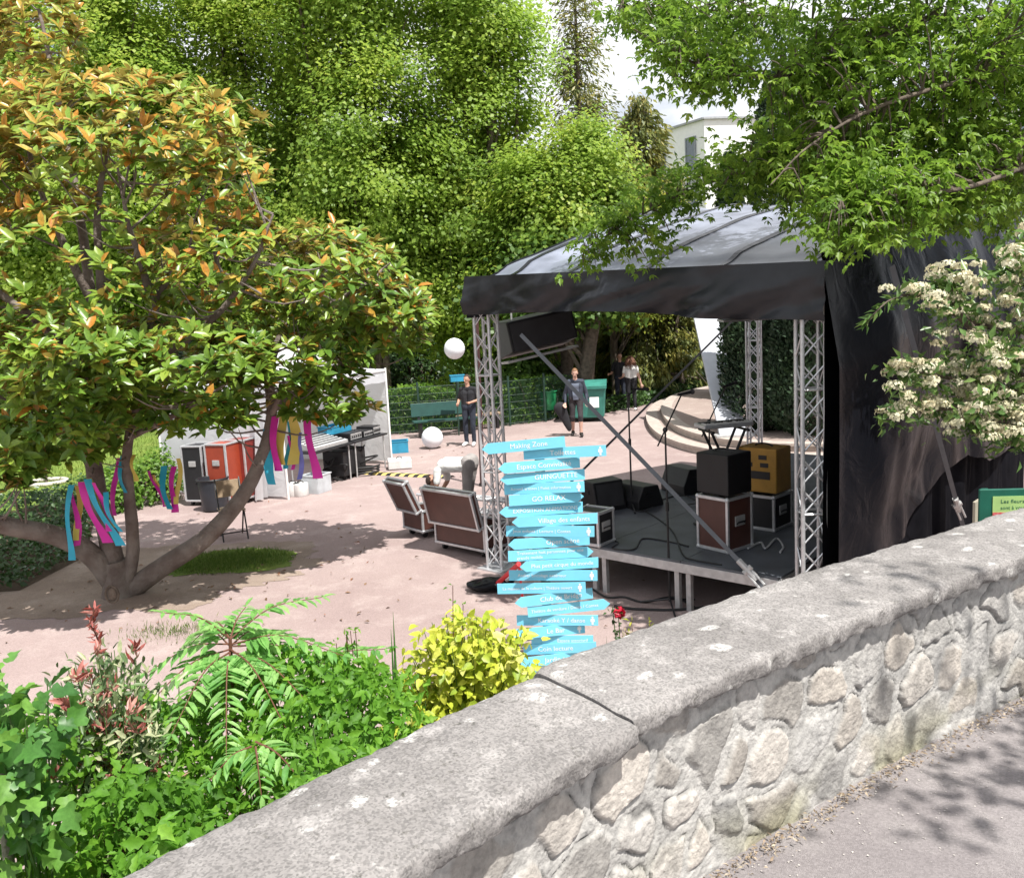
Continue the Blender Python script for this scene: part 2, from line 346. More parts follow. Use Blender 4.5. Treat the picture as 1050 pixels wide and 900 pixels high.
wp = wallpt(np.linspace(0, sl[-1], 80), 0.30)
struct('path', MB().add([(p[0], p[1], ZP) for p in wp] + [(14, 2, ZP), (14, -14, ZP), (-6, -14, ZP)], [tuple(range(len(wp) + 3))][::-1]), M_asph)

def concrete_mat():
    m, n, l, b, o = _pr('old_concrete'); v = _coord(n, l, 1.0)
    def noise(sc, det=6, ro=0.6):
        t = n.new('ShaderNodeTexNoise'); t.inputs['Scale'].default_value = sc; t.inputs['Detail'].default_value = det; t.inputs['Roughness'].default_value = ro; l.new(v, t.inputs['Vector']); return t.outputs['Fac']
    def ramp(src, p0, p1, c0=(0, 0, 0), c1=(1, 1, 1)):
        r = n.new('ShaderNodeValToRGB'); r.color_ramp.elements[0].position = p0; r.color_ramp.elements[1].position = p1; r.color_ramp.elements[0].color = (*c0, 1); r.color_ramp.elements[1].color = (*c1, 1); l.new(src, r.inputs['Fac']); return r.outputs['Color']
    def mix(f, a, c, mode='MIX'):
        x = n.new('ShaderNodeMix'); x.data_type = 'RGBA'; x.blend_type = mode
        if isinstance(f, float): x.inputs[0].default_value = f
        else: l.new(f, x.inputs[0])
        for q, s in ((6, a), (7, c)):
            if isinstance(s, tuple): x.inputs[q].default_value = (*s, 1)
            else: l.new(s, x.inputs[q])
        return x.outputs[2]
    base = mix(ramp(noise(2.2, 9, 0.65), 0.35, 0.68), (0.185, 0.176, 0.171), (0.30, 0.287, 0.279))
    base = mix(ramp(noise(9, 8, 0.7), 0.52, 0.70), base, (0.36, 0.345, 0.335))
    w = n.new('ShaderNodeTexNoise'); w.inputs['Scale'].default_value = 14; l.new(v, w.inputs['Vector'])
    ad = n.new('ShaderNodeVectorMath'); ad.operation = 'MULTIPLY_ADD'; l.new(w.outputs['Color'], ad.inputs[0]); ad.inputs[1].default_value = (0.07,) * 3; l.new(v, ad.inputs[2])
    vo = n.new('ShaderNodeTexVoronoi'); vo.inputs['Scale'].default_value = 13.0; l.new(ad.outputs[0], vo.inputs['Vector'])
    sel = n.new('ShaderNodeSeparateColor'); l.new(vo.outputs['Color'], sel.inputs['Color'])
    lt = n.new('ShaderNodeMath'); lt.operation = 'MULTIPLY_ADD'; l.new(sel.outputs[0], lt.inputs[0]); lt.inputs[1].default_value = 0.62; lt.inputs[2].default_value = -0.20
    df = n.new('ShaderNodeMath'); df.operation = 'SUBTRACT'; l.new(lt.outputs[0], df.inputs[0]); l.new(vo.outputs['Distance'], df.inputs[1])
    lich = ramp(df.outputs[0], -0.02, 0.16)
    gate = ramp(noise(75, 4, 0.7), 0.38, 0.56)
    lich = mix(1.0, lich, gate, 'MULTIPLY')
    base = mix(lich, base, (0.54, 0.53, 0.51))
    base = mix(ramp(noise(38, 4, 0.8), 0.58, 0.68), base, (0.13, 0.125, 0.115))
    grain = n.new('ShaderNodeTexVoronoi'); grain.inputs['Scale'].default_value = 190; l.new(v, grain.inputs['Vector'])
    gs = n.new('ShaderNodeSeparateColor'); l.new(grain.outputs['Color'], gs.inputs['Color'])
    base = mix(0.36, base, ramp(gs.outputs[1], 0.05, 0.75, (0.22, 0.21, 0.21), (1.42, 1.38, 1.36)), 'MULTIPLY')
    l.new(base, b.inputs['Base Color']); b.inputs['Roughness'].default_value = 0.95; b.inputs['Specular IOR Level'].default_value = 0.15
    k = n.new('ShaderNodeBump'); k.inputs['Strength'].default_value = 0.65; k.inputs['Distance'].default_value = 0.006
    ad2 = n.new('ShaderNodeMath'); ad2.operation = 'ADD'; l.new(noise(120, 6, 0.75), ad2.inputs[0]); l.new(noise(34, 4), ad2.inputs[1]); l.new(ad2.outputs[0], k.inputs['Height']); l.new(k.outputs['Normal'], b.inputs['Normal'])
    return m
M_conc = concrete_mat()
wall = thing('stone_wall', 'low curving rubble stone wall with a thick lichen-spotted concrete coping', 'wall', (0.3, 2.4, 0))
s_joint = arc_of((0.02, 2.32))
cuts = [0.0] + [s_joint + k for k in (-4.6, -2.3, 0.0, 2.75, 5.4, 8.0)] + [sl[-1] - 0.01]
cuts = sorted(c for c in cuts if c >= 0)
prof = [(0.02, -CT), (0.004, -CT + .015), (0.0, -0.022), (0.004, -0.008), (0.016, -0.001)] + [(q, 0.007 * math.sin(math.pi * q / 0.41)) for q in np.linspace(0.035, 0.375, 16)] + [(0.396, -0.001), (0.404, -0.004), (0.409, -0.011), (0.411, -0.024), (0.410, -0.040), (0.409, -CT + 0.012), (0.404, -CT + 0.003), (0.385, -CT)]
for i in range(len(cuts) - 1):
    a, c = cuts[i] + 0.0035, cuts[i + 1] - 0.0035
    vis = a < arc_of((3.2, 4.4)) and c > arc_of((-1.4, 0.8))
    S = np.arange(a, c, 0.012 if vis else 0.08); S = np.append(S, c)
    skew = 0.03 * (i % 2)
    P = np.zeros((len(S), len(prof), 3))
    for j, (o_, z_) in enumerate(prof):
        P[:, j, :2] = wallpt(S - (o_ - 0.2) * 0.12, o_); P[:, j, 2] = ZC + z_
    q = fbm(P * 9, 4) - 0.5; P[:, :, 2] += 0.010 * q; e = fbm(P * V(30, 30, 30) + 5, 3) - 0.5
    near = np.array([1.0 if (o_ > 0.38 or o_ < 0.02) else 0.0 for o_, _ in prof])
    off2 = (e * 0.030)[:, :, None] * near[None, :, None]
    nn = np.stack([np.interp(S, sl, fnrm[:, 0]), np.interp(S, sl, fnrm[:, 1])], -1)
    P[:, :, :2] += off2 * nn[:, None, :]
    lowv = np.array([1.0 if z_ < -.035 else 0 for _, z_ in prof]); P[:, :, 2] += lowv[None] * .022 * (fbm(P * 22 + 9, 3) - .5)
    en = np.minimum(S - a, c - S); chip = np.clip(1 - en / 0.025, 0, 1) ** 2
    P[:, :, 2] -= chip[:, None] * (0.008 + 0.02 * (fbm(P * 14 + 3, 3) - 0.4).clip(0)) * np.array([1 if z_ > -0.05 else 0 for _, z_ in prof])[None]
    if i == cuts.index(s_joint) if s_joint in cuts else False: P[:, :, :2] -= nn[:, None, :] * 0.020; P[:, :, 2] += 0.006
    b = MB(); b.grid(P[:, ::-1]); k = len(prof)
    b.add(P[0], [tuple(range(k))]); b.add(P[-1], [tuple(range(k))[::-1]])
    b.build('coping_slab', M_conc, wall, world=True, smooth=True)
# body: rubble face with real relief
def rubble_mat():
    m, n, l, b, o = _pr('rubble_stone'); v = _coord(n, l, 1.0)
    a = n.new('ShaderNodeAttribute'); a.attribute_name = 'tone'
    s = n.new('ShaderNodeTexNoise'); s.inputs['Scale'].default_value = 26; s.inputs['Detail'].default_value = 8; s.inputs['Roughness'].default_value = 0.7; l.new(v, s.inputs['Vector'])
    r = n.new('ShaderNodeValToRGB'); r.color_ramp.elements[0].position = 0.3; r.color_ramp.elements[1].position = 0.7; r.color_ramp.elements[0].color = (0.62, 0.62, 0.62, 1); r.color_ramp.elements[1].color = (1.25, 1.24, 1.22, 1); l.new(s.outputs['Fac'], r.inputs['Fac'])
    x = n.new('ShaderNodeMix'); x.data_type = 'RGBA'; x.blend_type = 'MULTIPLY'; x.inputs[0].default_value = 1; l.new(a.outputs['Color'], x.inputs[6]); l.new(r.outputs['Color'], x.inputs[7])
    l.new(x.outputs[2], b.inputs['Base Color']); b.inputs['Roughness'].default_value = 0.95; b.inputs['Specular IOR Level'].default_value = 0.15
    k = n.new('ShaderNodeBump'); k.inputs['Strength'].default_value = 0.8; k.inputs['Distance'].default_value = 0.008
    t = n.new('ShaderNodeTexNoise'); t.inputs['Scale'].default_value = 70; t.inputs['Detail'].default_value = 6; l.new(v, t.inputs['Vector']); l.new(t.outputs['Fac'], k.inputs['Height']); l.new(k.outputs['Normal'], b.inputs['Normal'])
    return m
M_rub = rubble_mat()
def rubble_face(s0, s1, z0, z1, ds, off, flip=False):
    S = np.arange(s0, s1, ds); Z = np.arange(z0, z1 + ds * .5, ds)
    uu, zz = np.meshgrid(S, Z, indexing='ij')
    cs = 0.20
    pts = []
    for i in range(int((s1 - s0) / cs) + 3):
        for j in range(int((z1 - z0) / (cs * .8)) + 3):
            pts.append((s0 - cs + i * cs + (j % 2) * cs / 2 + rng.uniform(-.075, .075), z0 - cs + j * cs * .8 + rng.uniform(-.05, .05)))
    pts = np.array(pts); sx = rng.uniform(0.8, 1.35, len(pts)); tone = rng.random(len(pts)); hgt = rng.uniform(0.25, 1.25, len(pts)); col_ = rng.random(len(pts))
    wob = np.stack([fbm(np.stack([uu * 9, zz * 9, 0 * uu], -1), 3), fbm(np.stack([uu * 9, zz * 9, 0 * uu + 9], -1), 3)], -1) - .5
    x = uu + wob[..., 0] * .10; y = zz + wob[..., 1] * .10
    f1 = np.full(uu.shape, 9.0); f2 = np.full(uu.shape, 9.0); idx = np.zeros(uu.shape, int)
    for k, (a, c) in enumerate(pts):
        msk = np.abs(S - a) < 0.36
        if not msk.any(): continue
        d = np.hypot((x[msk] - a) / sx[k], y[msk] - c) 
        g1 = f1[msk]; g2 = f2[msk]; ii = idx[msk]
        new = d < g1
        g2 = np.where(new, g1, np.minimum(g2, d)); ii = np.where(new, k, ii); g1 = np.where(new, d, g1)
        f1[msk] = g1; f2[msk] = g2; idx[msk] = ii
    e = (f2 - f1)
    th = 0.018 + 0.03 * (fbm(np.stack([uu * 6, zz * 6, 0 * uu + 4], -1), 3))
    stone = np.clip((e - th) / 0.022, 0, 1); stone = stone * stone * (3 - 2 * stone)
    rel = stone * 0.010 * hgt[idx] + 0.007 * (fbm(np.stack([uu * 14, zz * 14, 0 * uu], -1), 4) - .5) + 0.010 * stone * (fbm(np.stack([uu * 8, zz * 8, idx * 3.7], -1), 3) - .5)
    rel += 0.004 * (fbm(np.stack([uu * 60, zz * 60, 0 * uu], -1), 2) - .5)
    crack = np.clip(1 - np.abs(e - th) / 0.009, 0, 1) * np.clip((fbm(np.stack([uu * 7, zz * 7, 0 * uu + 7], -1), 2) - .42) * 8, 0, 1); rel = rel - .007 * crack
    P = np.zeros(uu.shape + (3,))
    nx = np.interp(S, sl, fnrm[:, 0]); ny = np.interp(S, sl, fnrm[:, 1]); base = wallpt(S, off)
    P[..., 0] = base[:, 0, None] + nx[:, None] * rel; P[..., 1] = base[:, 1, None] + ny[:, None] * rel; P[..., 2] = zz
    warm = col_[idx][..., None]
    cst = (1 - warm) * V(.36, .355, .348) + warm * V(.44, .402, .362); cst = cst * (0.70 + .50 * tone[idx])[..., None]
    mort = V(.42, .41, .395) * (0.85 + .3 * fbm(np.stack([uu * 5, zz * 5, 0 * uu + 2], -1), 4))[..., None]
    c = mort * (1 - stone[..., None]) + cst * stone[..., None]; c = c * (1 - .6 * crack[..., None])
    moss = np.clip((fbm(np.stack([uu * 3, zz * 5, 0 * uu + 1], -1), 3) - .48) * 6, 0, 1) * np.clip((z0 + .22 - zz) / .18, 0, 1)
    c = c * (1 - .6 * moss[..., None]) + V(.20, .19, .09) * .6 * moss[..., None]
    b = MB(); b.grid(P if not flip else P[:, ::-1])
    return b, c.reshape(-1, 3)
va, vb = arc_of((-1.0, 1.25)), arc_of((3.3, 4.45))
fb, fc = rubble_face(va, vb, ZP - 0.03, ZC - CT + 0.003, 0.0065, 0.332)
nv = fb.n
# plain continuation of the face, back face and ends
def strip(b, s0, s1, off, z0, z1, flip):
    S = np.linspace(s0, s1, 60); w = wallpt(S, off); P = np.zeros((60, 2, 3)); P[:, 0, :2] = w; P[:, 1, :2] = w; P[:, 0, 2] = z0; P[:, 1, 2] = z1
    b.grid(P if not flip else P[:, ::-1])
strip(fb, 0.01, va, 0.332, ZP - .03, ZC - CT + .003, False); strip(fb, vb - 0.0065, sl[-1] - .01, 0.332, ZP - .03, ZC - CT + .003, False)
strip(fb, 0.01, sl[-1] - .01, 0.05, -0.02, ZC - CT + .003, True)
body = fb.build('wall_body', M_rub, wall, world=True, smooth=True)
ca = body.data.color_attributes.new('tone', 'FLOAT_COLOR', 'POINT')
allc = np.ones((fb.n, 4)); allc[:, :3] = (.42, .40, .36); allc[:nv, :3] = fc
ca.data.foreach_set('color', allc.astype(np.float32).ravel())

# dry leaf litter and grit along the foot of the wall
n = 2600
S = rng.uniform(va, vb, n); off = 0.345 + np.abs(rng.normal(0, 0.032, n)) + 0.01; w = wallpt(S, 0); nn = np.stack([np.interp(S, sl, fnrm[:, 0]), np.interp(S, sl, fnrm[:, 1])], -1)
P = np.c_[w + nn * off[:, None], ZP + rng.uniform(.004, .025, n)]
M_litter = leafmat('dry_litter', [(0, (.17, .12, .08)), (.5, (.34, .27, .19)), (1, (.46, .40, .31))], trans=.1, rough=.8)
o = leaves('leaf_litter', P, rvec(n) * V(1, 1, .25), unit(rvec(n) + V(0, 0, 1.2)), rng.uniform(.006, .022, n), rng.uniform(.10, .5, n), T_FOLD, M_litter); tag(o, kind='stuff')
n = 900
S = rng.uniform(va, vb, n); off = 0.38 + rng.exponential(0.35, n); w = wallpt(S, 0); nn = np.stack([np.interp(S, sl, fnrm[:, 0]), np.interp(S, sl, fnrm[:, 1])], -1)
P = np.c_[w + nn * off[:, None], np.full(n, ZP + .003)]
o = leaves('path_grit', P, rvec(n) * V(1, 1, .1), unit(rvec(n) * .3 + V(0, 0, 1)), rng.uniform(.003, .009, n), .8, T_FOLD, mat('grit', (.45, .42, .39), rough=.9)); tag(o, kind='stuff')

# fallen leaves and twigs on the gravel
n = 300
P = np.vstack([np.c_[rng.normal(-4.2, 1.5, n // 2), rng.normal(11.0, 1.0, n // 2), rng.uniform(.012, .02, n // 2)], np.c_[rng.uniform(-6, 1.5, n // 2), rng.uniform(8.5, 22, n // 2), rng.uniform(.012, .02, n // 2)]])
o = leaves('fallen_leaves', P, rvec(n) * V(1, 1, .15), unit(rvec(n) * .5 + V(0, 0, 1)), rng.uniform(.03, .10, n), .4, T_FOLD, leafmat('fallen_leaf', [(0, (.10, .06, .03)), (.7, (.24, .15, .09)), (1, (.34, .13, .06))], trans=.1, rough=.7)); tag(o, kind='stuff')

# ================================================================== BUILDING
M_white = mat('white_render', (0.80, 0.80, 0.79), rough=.8, var=.03)
M_pane = mat('window_glass', (0.10, 0.13, 0.16), rough=.08, var=.1, spec=.8)
M_frame = mat('window_frame', (0.22, 0.24, 0.27), rough=.5)
M_ledge = mat('grey_ledge', (0.35, 0.36, 0.38), rough=.7)
cor = D(722, 122, 58.0); zt = cor[2]; zt = float(zt)
bld = thing('apartment_building', 'tall white rendered building with dark narrow windows behind the trees', 'building', (cor[0], cor[1], 0))
L1, L2 = 9.0, 34.0
aL = math.atan2(0.86, -0.5); uL = V(math.cos(aL), math.sin(aL), 0); uR = V(0.99, 0.12, 0)
b = MB(); q = [V(0, 0, 0), uR * L2, uR * L2 + uL * L1, uL * L1]
b.add([(p[0], p[1], z) for z in (0, zt) for p in q], [(0, 1, 5, 4), (1, 2, 6, 5), (2, 3, 7, 6), (3, 0, 4, 7), (4, 5, 6, 7)]); b.build('facade', M_white, bld)
lb = MB()
for u, L in ((uL, L1), (uR, L2)):
    n2 = V(u[1], -u[0], 0) if u is uR else V(-u[1], u[0], 0)
    c = u * L / 2 + n2 * .06; lb.box((c[0], c[1], zt + .02), (L + .1, .25, .12), rz=math.atan2(u[1], u[0]))
    c = u * L / 2 + n2 * .05; lb.box((c[0], c[1], zt - 3.75), (L, .10, .16), rz=math.atan2(u[1], u[0]))
lb.build('roof_edge', M_ledge, bld)
for u, L, nc in ((uL, L1, 3), (uR, L2, 10)):
    n2 = V(u[1], -u[0], 0) if u is uR else V(-u[1], u[0], 0)
    for k in range(nc):
        if u is uR and k == 0: continue
        for st in range(4):
            c = u * (L * (k + .42) / nc) + n2 * .03; z = zt - 2.0 - 3.4 * st
            w_, h_ = (.85, 2.1)
            f = MB(); a = math.atan2(u[1], u[0])
            for dx in (-w_ / 2, w_ / 2): p = c + u * dx; f.box((p[0], p[1], z), (.12, .14, h_ + .12), rz=a)
            for dz in (-h_ / 2, h_ / 2): f.box((c[0], c[1], z + dz), (w_ - .13, .13, .12), rz=a)
            wf = f.build('window', M_frame, bld)
            MB().box((c[0], c[1], z), (w_ - .1, .08, h_ - .1), rz=a).build('pane', M_pane, wf)

# ================================================================== TREES
M_bark = mat('bark', (0.115, 0.09, 0.07), rough=.95, var=.35, scale=9, bump=1.0, bscale=30)
M_barkg = mat('grey_bark', (0.20, 0.175, 0.145), rough=.92, var=.3, scale=7, bump=.7, bscale=40)
M_horn = leafmat('hornbeam_leaf', [(0, (.20, .33, .055)), (.4, (.30, .45, .07)), (.75, (.41, .54, .085)), (1, (.50, .56, .11))], trans=.58)
M_horn2 = leafmat('deep_green_leaf', [(0, (.055, .12, .026)), (.5, (.11, .21, .036)), (1, (.20, .31, .055))], trans=.42)
M_gold = leafmat('golden_leaf', [(0, (.17, .24, .03)), (.5, (.32, .38, .05)), (1, (.46, .45, .08))], trans=.4)
M_dark = leafmat('conifer_needle', [(0, (.016, .036, .018)), (.6, (.032, .066, .028)), (1, (.055, .10, .036))], trans=.15, rough=.6)
M_larch = leafmat('pale_needle', [(0, (.11, .15, .06)), (.5, (.20, .23, .06)), (1, (.36, .31, .07))], trans=.35)
M_ivy = leafmat('ivy_leaf', [(0, (.025, .06, .018)), (.5, (.05, .11, .03)), (1, (.10, .18, .05))], trans=.3, rough=.35)
M_lush = leafmat('lush_leaf', [(0, (.07, .16, .025)), (.5, (.14, .28, .035)), (1, (.26, .40, .06))], trans=.45)

def ellipsoid_pts(n, c, r, inner=0.35, seed=0.0, rough=0.45):
    d = rvec(n * 3); q = inner + (1 - inner) * rng.random(n * 3) ** 0.5
    k = 1 + rough * (2 * fbm(d * 1.6 + seed, 3) - 1)
    p = d * (q * k)[:, None]
    keep = fbm(p * 2.2 + seed + 7, 2) > 0.40
    p = p[keep][:n]; d = d[keep][:n]
    return np.array(c) + p * np.array(r), d
def limbs(b, base, top, pts, r0, k=7):
    """trunk with limbs to a subset of the clump centres"""
    ax = spline([base, base + (top - base) * .35 + rng.normal(size=3) * V(.15, .15, 0), base + (top - base) * .7 + rng.normal(size=3) * V(.25, .25, 0), top], 12)
    b.tube(ax, np.linspace(r0, r0 * .18, 12) * (1 + .35 * np.exp(-np.arange(12) * 1.6)), k + 3)
    for p in pts:
        h = np.clip((p[2] - base[2]) / (top[2] - base[2]) - .25 - .1 * rng.random(), .12, .9); i = h * 11
        a = ax[int(i)]; m_ = (a + p) / 2 + V(0, 0, .12 * np.linalg.norm(p - a)) * rng.uniform(-.3, .8)
        rr = r0 * .30 * (1 - h * .5); b.tube(spline([a, m_, p], 7), np.linspace(rr, rr * .12, 7), k - 2, cap=False)
def broad_tree(name, label, base, h, lobes, per, size, mleaf, group=None, mb=M_bark, r0=.25, nclump=90, spread=(.62, .62, .30), cat='tree', nl=26, tmpl=T_FLAT, wr=.62, up=.5, jit=.45, rough=.45):
    t = thing(name, label, cat, base, group=group); base = np.array(base, float)
    cs, ds = [], []
    for (c, r, f) in lobes:
        p, d = ellipsoid_pts(int(nclump * f), base + np.array(c), r, seed=rng.uniform(0, 50), rough=rough); cs.append(p); ds.append(d)
    cs = np.vstack(cs); ds = np.vstack(ds); ok = cs[:, 2] > base[2] + .25; cs = cs[ok]; ds = ds[ok]
    b = MB(); top = base + V(0, 0, h * .86) + rng.normal(size=3) * V(.3, .3, 0)
    limbs(b, base, top, cs[rng.permutation(len(cs))[:nl]], r0); b.build('trunk', mb, t, world=True, smooth=True)
    P, A, N, L = clump_leaves(cs, per, spread, size, out=ds, up=up, jit=jit)
    tone = np.repeat(rng.uniform(.1, .8, len(cs)), per) + rng.normal(0, .09, len(P)) + .12 * (P[:, 2] - base[2] - h * .5) / h
    leaves('crown', P, A, N, L, wr, tmpl, mleaf, t, tone); return t

# tall hornbeams behind the plaza
HB = [(40, 30.5, 15.5, 'tall green hornbeam beyond the lawn, its top over the magnolia'),
      (165, 29.0, 15.0, 'tall hornbeam with slender grey trunks straight behind the magnolia crown'),
      (285, 30.0, 16.0, 'tall hornbeam with several dark stems between two other hornbeams'),
      (392, 28.5, 16.0, 'broad bright green hornbeam rising behind the white tent'),
      (500, 29.5, 14.6, 'yellow-green hornbeam at the end of the row beside the open sky')]
for i, (x, Y, h, lab) in enumerate(HB):
    p = D(x, 420, Y); base = (p[0], p[1], 0)
    wide = 2.45 if i < 4 else 2.1
    lob = [((0, 0, h * .52), (wide * 1.15, wide * 1.1, h * .43), 1.9), ((.2, 0, h * .83), (wide * .8, wide * .7, h * .18), .45), ((-.9, -.5, h * .26), (1.4, 1.3, 1.4), .25), ((1.2, -.4, h * .42), (1.3, 1.2, 2.2), .3)]
    t = broad_tree('hornbeam', lab, base, h, lob, 320, .140, M_horn, 'row of tall hornbeams behind the plaza', M_bark, .22, nclump=105, spread=(.46, .46, .30), up=.5, jit=.33, rough=1.0, wr=.78)
    for k in range(3):   # the extra slender stems of each hornbeam
        b = MB(); q = V(rng.uniform(-.9, .9), rng.uniform(-.5, .5), 0); b.tube(spline([q, q * 1.2 + V(0, 0, h * .3), q * 1.7 + V(0, 0, h * .62), q * 2 + V(0, 0, h * .85)], 10), np.linspace(.12, .03, 10), 7); b.build('stem', M_bark, t, smooth=True)
# lower golden-green maple filling the gap beside the stage roof
p = D(578, 425, 27.5)
broad_tree('field_maple', 'rounded yellow-green maple just behind the edge of the stage roof', (p[0], p[1], 0), 9.2,
           [((0, 0, 5.6), (2.2, 1.9, 2.6), 1.0), ((-.9, -.3, 3.6), (1.7, 1.4, 1.2), .4), ((.8, 0, 6.8), (1.3, 1.2, 2.0), .5)], 320, .135, M_horn, None, M_bark, .24, nclump=110, spread=(.40, .40, .26), up=.5, jit=.33, rough=.9, wr=.78)
p = G(598, 425)
broad_tree('plane_tree', 'dark-trunked tree with lobed leaves standing behind the walking man in a jacket', (p[0], p[1], 0), 6.4,
           [((-.3, .3, 4.3), (2.0, 1.6, 1.0), .8), ((-1.2, -.4, 3.5), (1.3, 1.0, .6), .3), ((.5, .2, 3.6), (1.0, .8, .5), .25)], 190, .2, M_horn2, None, M_bark, .30, nclump=70, wr=.8)
# pale conifer and the slim tall one against the sky
def conifer(name, label, base, h, r, mleaf, tiers, per, size, droop=.6, r0=.2, gap=.16, group=None, spread=.16, cat='tree'):
    t = thing(name, label, cat, base, group=group); base = np.array(base, float); b = MB()
    b.tube([base, base + V(0, 0, h * .5), base + V(0, 0, h)], [r0, r0 * .6, .02], 9); P = []; D_ = []
    for k in range(tiers):
        f = gap + (1 - gap) * (k + .5) / tiers; rr = r * (1 - f) ** .75 * rng.uniform(.7, 1.15) + .12
        for j in range(int(4 + 5 * (1 - f))):
            a = rng.uniform(0, 2 * math.pi); e = base + V(math.cos(a) * rr, math.sin(a) * rr, h * f - droop * rr * rng.uniform(.3, 1.1)); s = base + V(0, 0, h * f)
            c = spline([s, (s + e) / 2 + V(0, 0, .14 * rr), e], 6); b.tube(c, np.linspace(.03, .008, 6), 4, cap=False)
            m_ = max(3, int(rr * 5)); tt = rng.uniform(.15, 1.05, m_)[:, None]; P.append(s + (e - s) * tt + rng.normal(size=(m_, 3)) * spread * .6); D_.append(np.repeat([[math.cos(a), math.sin(a), -.35]], m_, 0))
    b.build('trunk', M_bark, t, world=True, smooth=True)
    C = np.vstack(P); O = np.vstack(D_); P2 = np.repeat(C, per, 0) + rng.normal(size=(len(C) * per, 3)) * V(spread, spread, spread * .9); A = unit(np.repeat(O, per, 0) + .8 * rvec(len(P2)) - V(0, 0, droop))
    leaves('crown', P2, A, rvec(len(P2)) + V(0, 0, .6), size * rng.uniform(.6, 1.3, len(P2)), .28, T_FLAT, mleaf, t, np.repeat(rng.random(len(C)), per) * .7 + rng.normal(.15, .12, len(P2))); return t
p = D(664, 420, 33)
conifer('cedar', 'feathery yellow-tinted conifer in front of the white building', (p[0], p[1], 0), 10.6, 3.9, M_larch, 30, 34, .28)
p = D(606, 420, 36)
conifer('larch', 'thin tall see-through conifer standing alone against the white sky', (p[0], p[1], 0), 17.8, 2.1, M_larch, 34, 20, .24, droop=.35, spread=.26)
p = D(634, 420, 30)
broad_tree('young_maple', 'small green maple between the thin conifer and the stage roof', (p[0], p[1], 0), 7.6, [((0, 0, 4.9), (2.0, 1.6, 2.3), 1)], 300, .11, M_gold, None, M_bark, .16, nclump=85, jit=.3)
# dark cypresses behind the stage
def cypress(name, label, base, h, r, group=None, n=26000):
    t = thing(name, label, 'tree', base, group=group); base = np.array(base, float)
    MB().tube([base, base + V(0, 0, h * .8)], [.16, .04], 8).build('trunk', M_bark, t, world=True, smooth=True)
    f = rng.random(n) ** .85; a = rng.uniform(0, 2 * math.pi, n)
    prof_ = np.minimum(1, (f * 7) ** .5) * np.clip(1 - f, 0, 1) ** .42
    lump = 1 + .55 * (fbm(np.c_[np.cos(a) * 1.8, np.sin(a) * 1.8, f * h * .9] + rng.uniform(0, 40), 3) - .5)
    rr = r * prof_ * lump * rng.uniform(.72, 1.03, n)
    P = base + np.c_[rr * np.cos(a), rr * np.sin(a), .15 + f * (h - .15)]
    O = np.c_[np.cos(a), np.sin(a), np.zeros(n)]
    A = unit(O * .6 + V(0, 0, 1) + .9 * rvec(n)); N = unit(O + .8 * rvec(n))
    leaves('crown', P, A, N, rng.uniform(.06, .15, n), .5, T_FLAT, M_dark, t, fbm(P * 1.4, 3) * 1.3 - .15 + rng.normal(0, .12, n)); return t
for (x, Y, h, r, lab) in [(783, 19.6, 5.0, 1.05, 'dense dark cypress beside the leaning white slab behind the stage'),
                          (752, 27.5, 7.6, .75, 'short thin cypress top next to the white building'), (800, 25.5, 9.4, 1.25, 'tallest dark cypress column rising over the stage roof'),
                          (850, 23.5, 7.7, 1.25, 'dark cypress column close behind the tallest one, over the black tarpaulin'), (836, 18.6, 5.2, 1.15, 'dark cypress filling the gap between the two truss towers'),
                          (880, 20.5, 5.4, 1.2, 'dark cypress standing behind the black stage curtain')]:
    p = D(x, 430, Y); cypress('cypress', lab, (p[0], p[1], 0), h, r, 'cypresses behind the stage')

# cloud-pruned pine and the bright shrubs behind the couple
p = D(698, 405, 31.0)
t = thing('cloud_pruned_pine', 'cloud-pruned pine with flat dark pads on bent limbs behind the couple', 'tree', (p[0], p[1], 0)); base = np.array((p[0], p[1], 0))
b = MB(); b.tube(spline([base, base + V(.1, 0, 1.2), base + V(-.1, 0, 2.3), base + V(.15, 0, 3.4)], 12), np.linspace(.13, .05, 12), 8)
pads = [(690, 356, .85, .22), (655, 372, .75, .24), (722, 362, .8, .25), (672, 395, .9, .25), (700, 342, .7, .2), (648, 398, .7, .3), (735, 385, .6, .22)]
PP, AA = [], []
for (x, y, r, hh) in pads:
    c = D(x, y, 31.0 + rng.uniform(-.5, .5)); s = base + V(0, 0, max(.7, c[2] - .7)); b.tube(spline([s, (s + c) / 2 - V(0, 0, .1), c - V(0, 0, .1)], 7), np.linspace(.06, .03, 7), 6)
    q = rvec(1500) * V(r, r * .8, hh) * rng.uniform(.6, 1.0, (1500, 1)); PP.append(c + q); AA.append(unit(q * V(.4, .4, 1) + V(0, 0, .25)))
b.build('trunk', M_bark, t, world=True, smooth=True); P = np.vstack(PP); A = np.vstack(AA)
leaves('crown', P, A + .5 * rvec(len(P)), rvec(len(P)), rng.uniform(.08, .16, len(P)), .25, T_FLAT, M_dark, t)
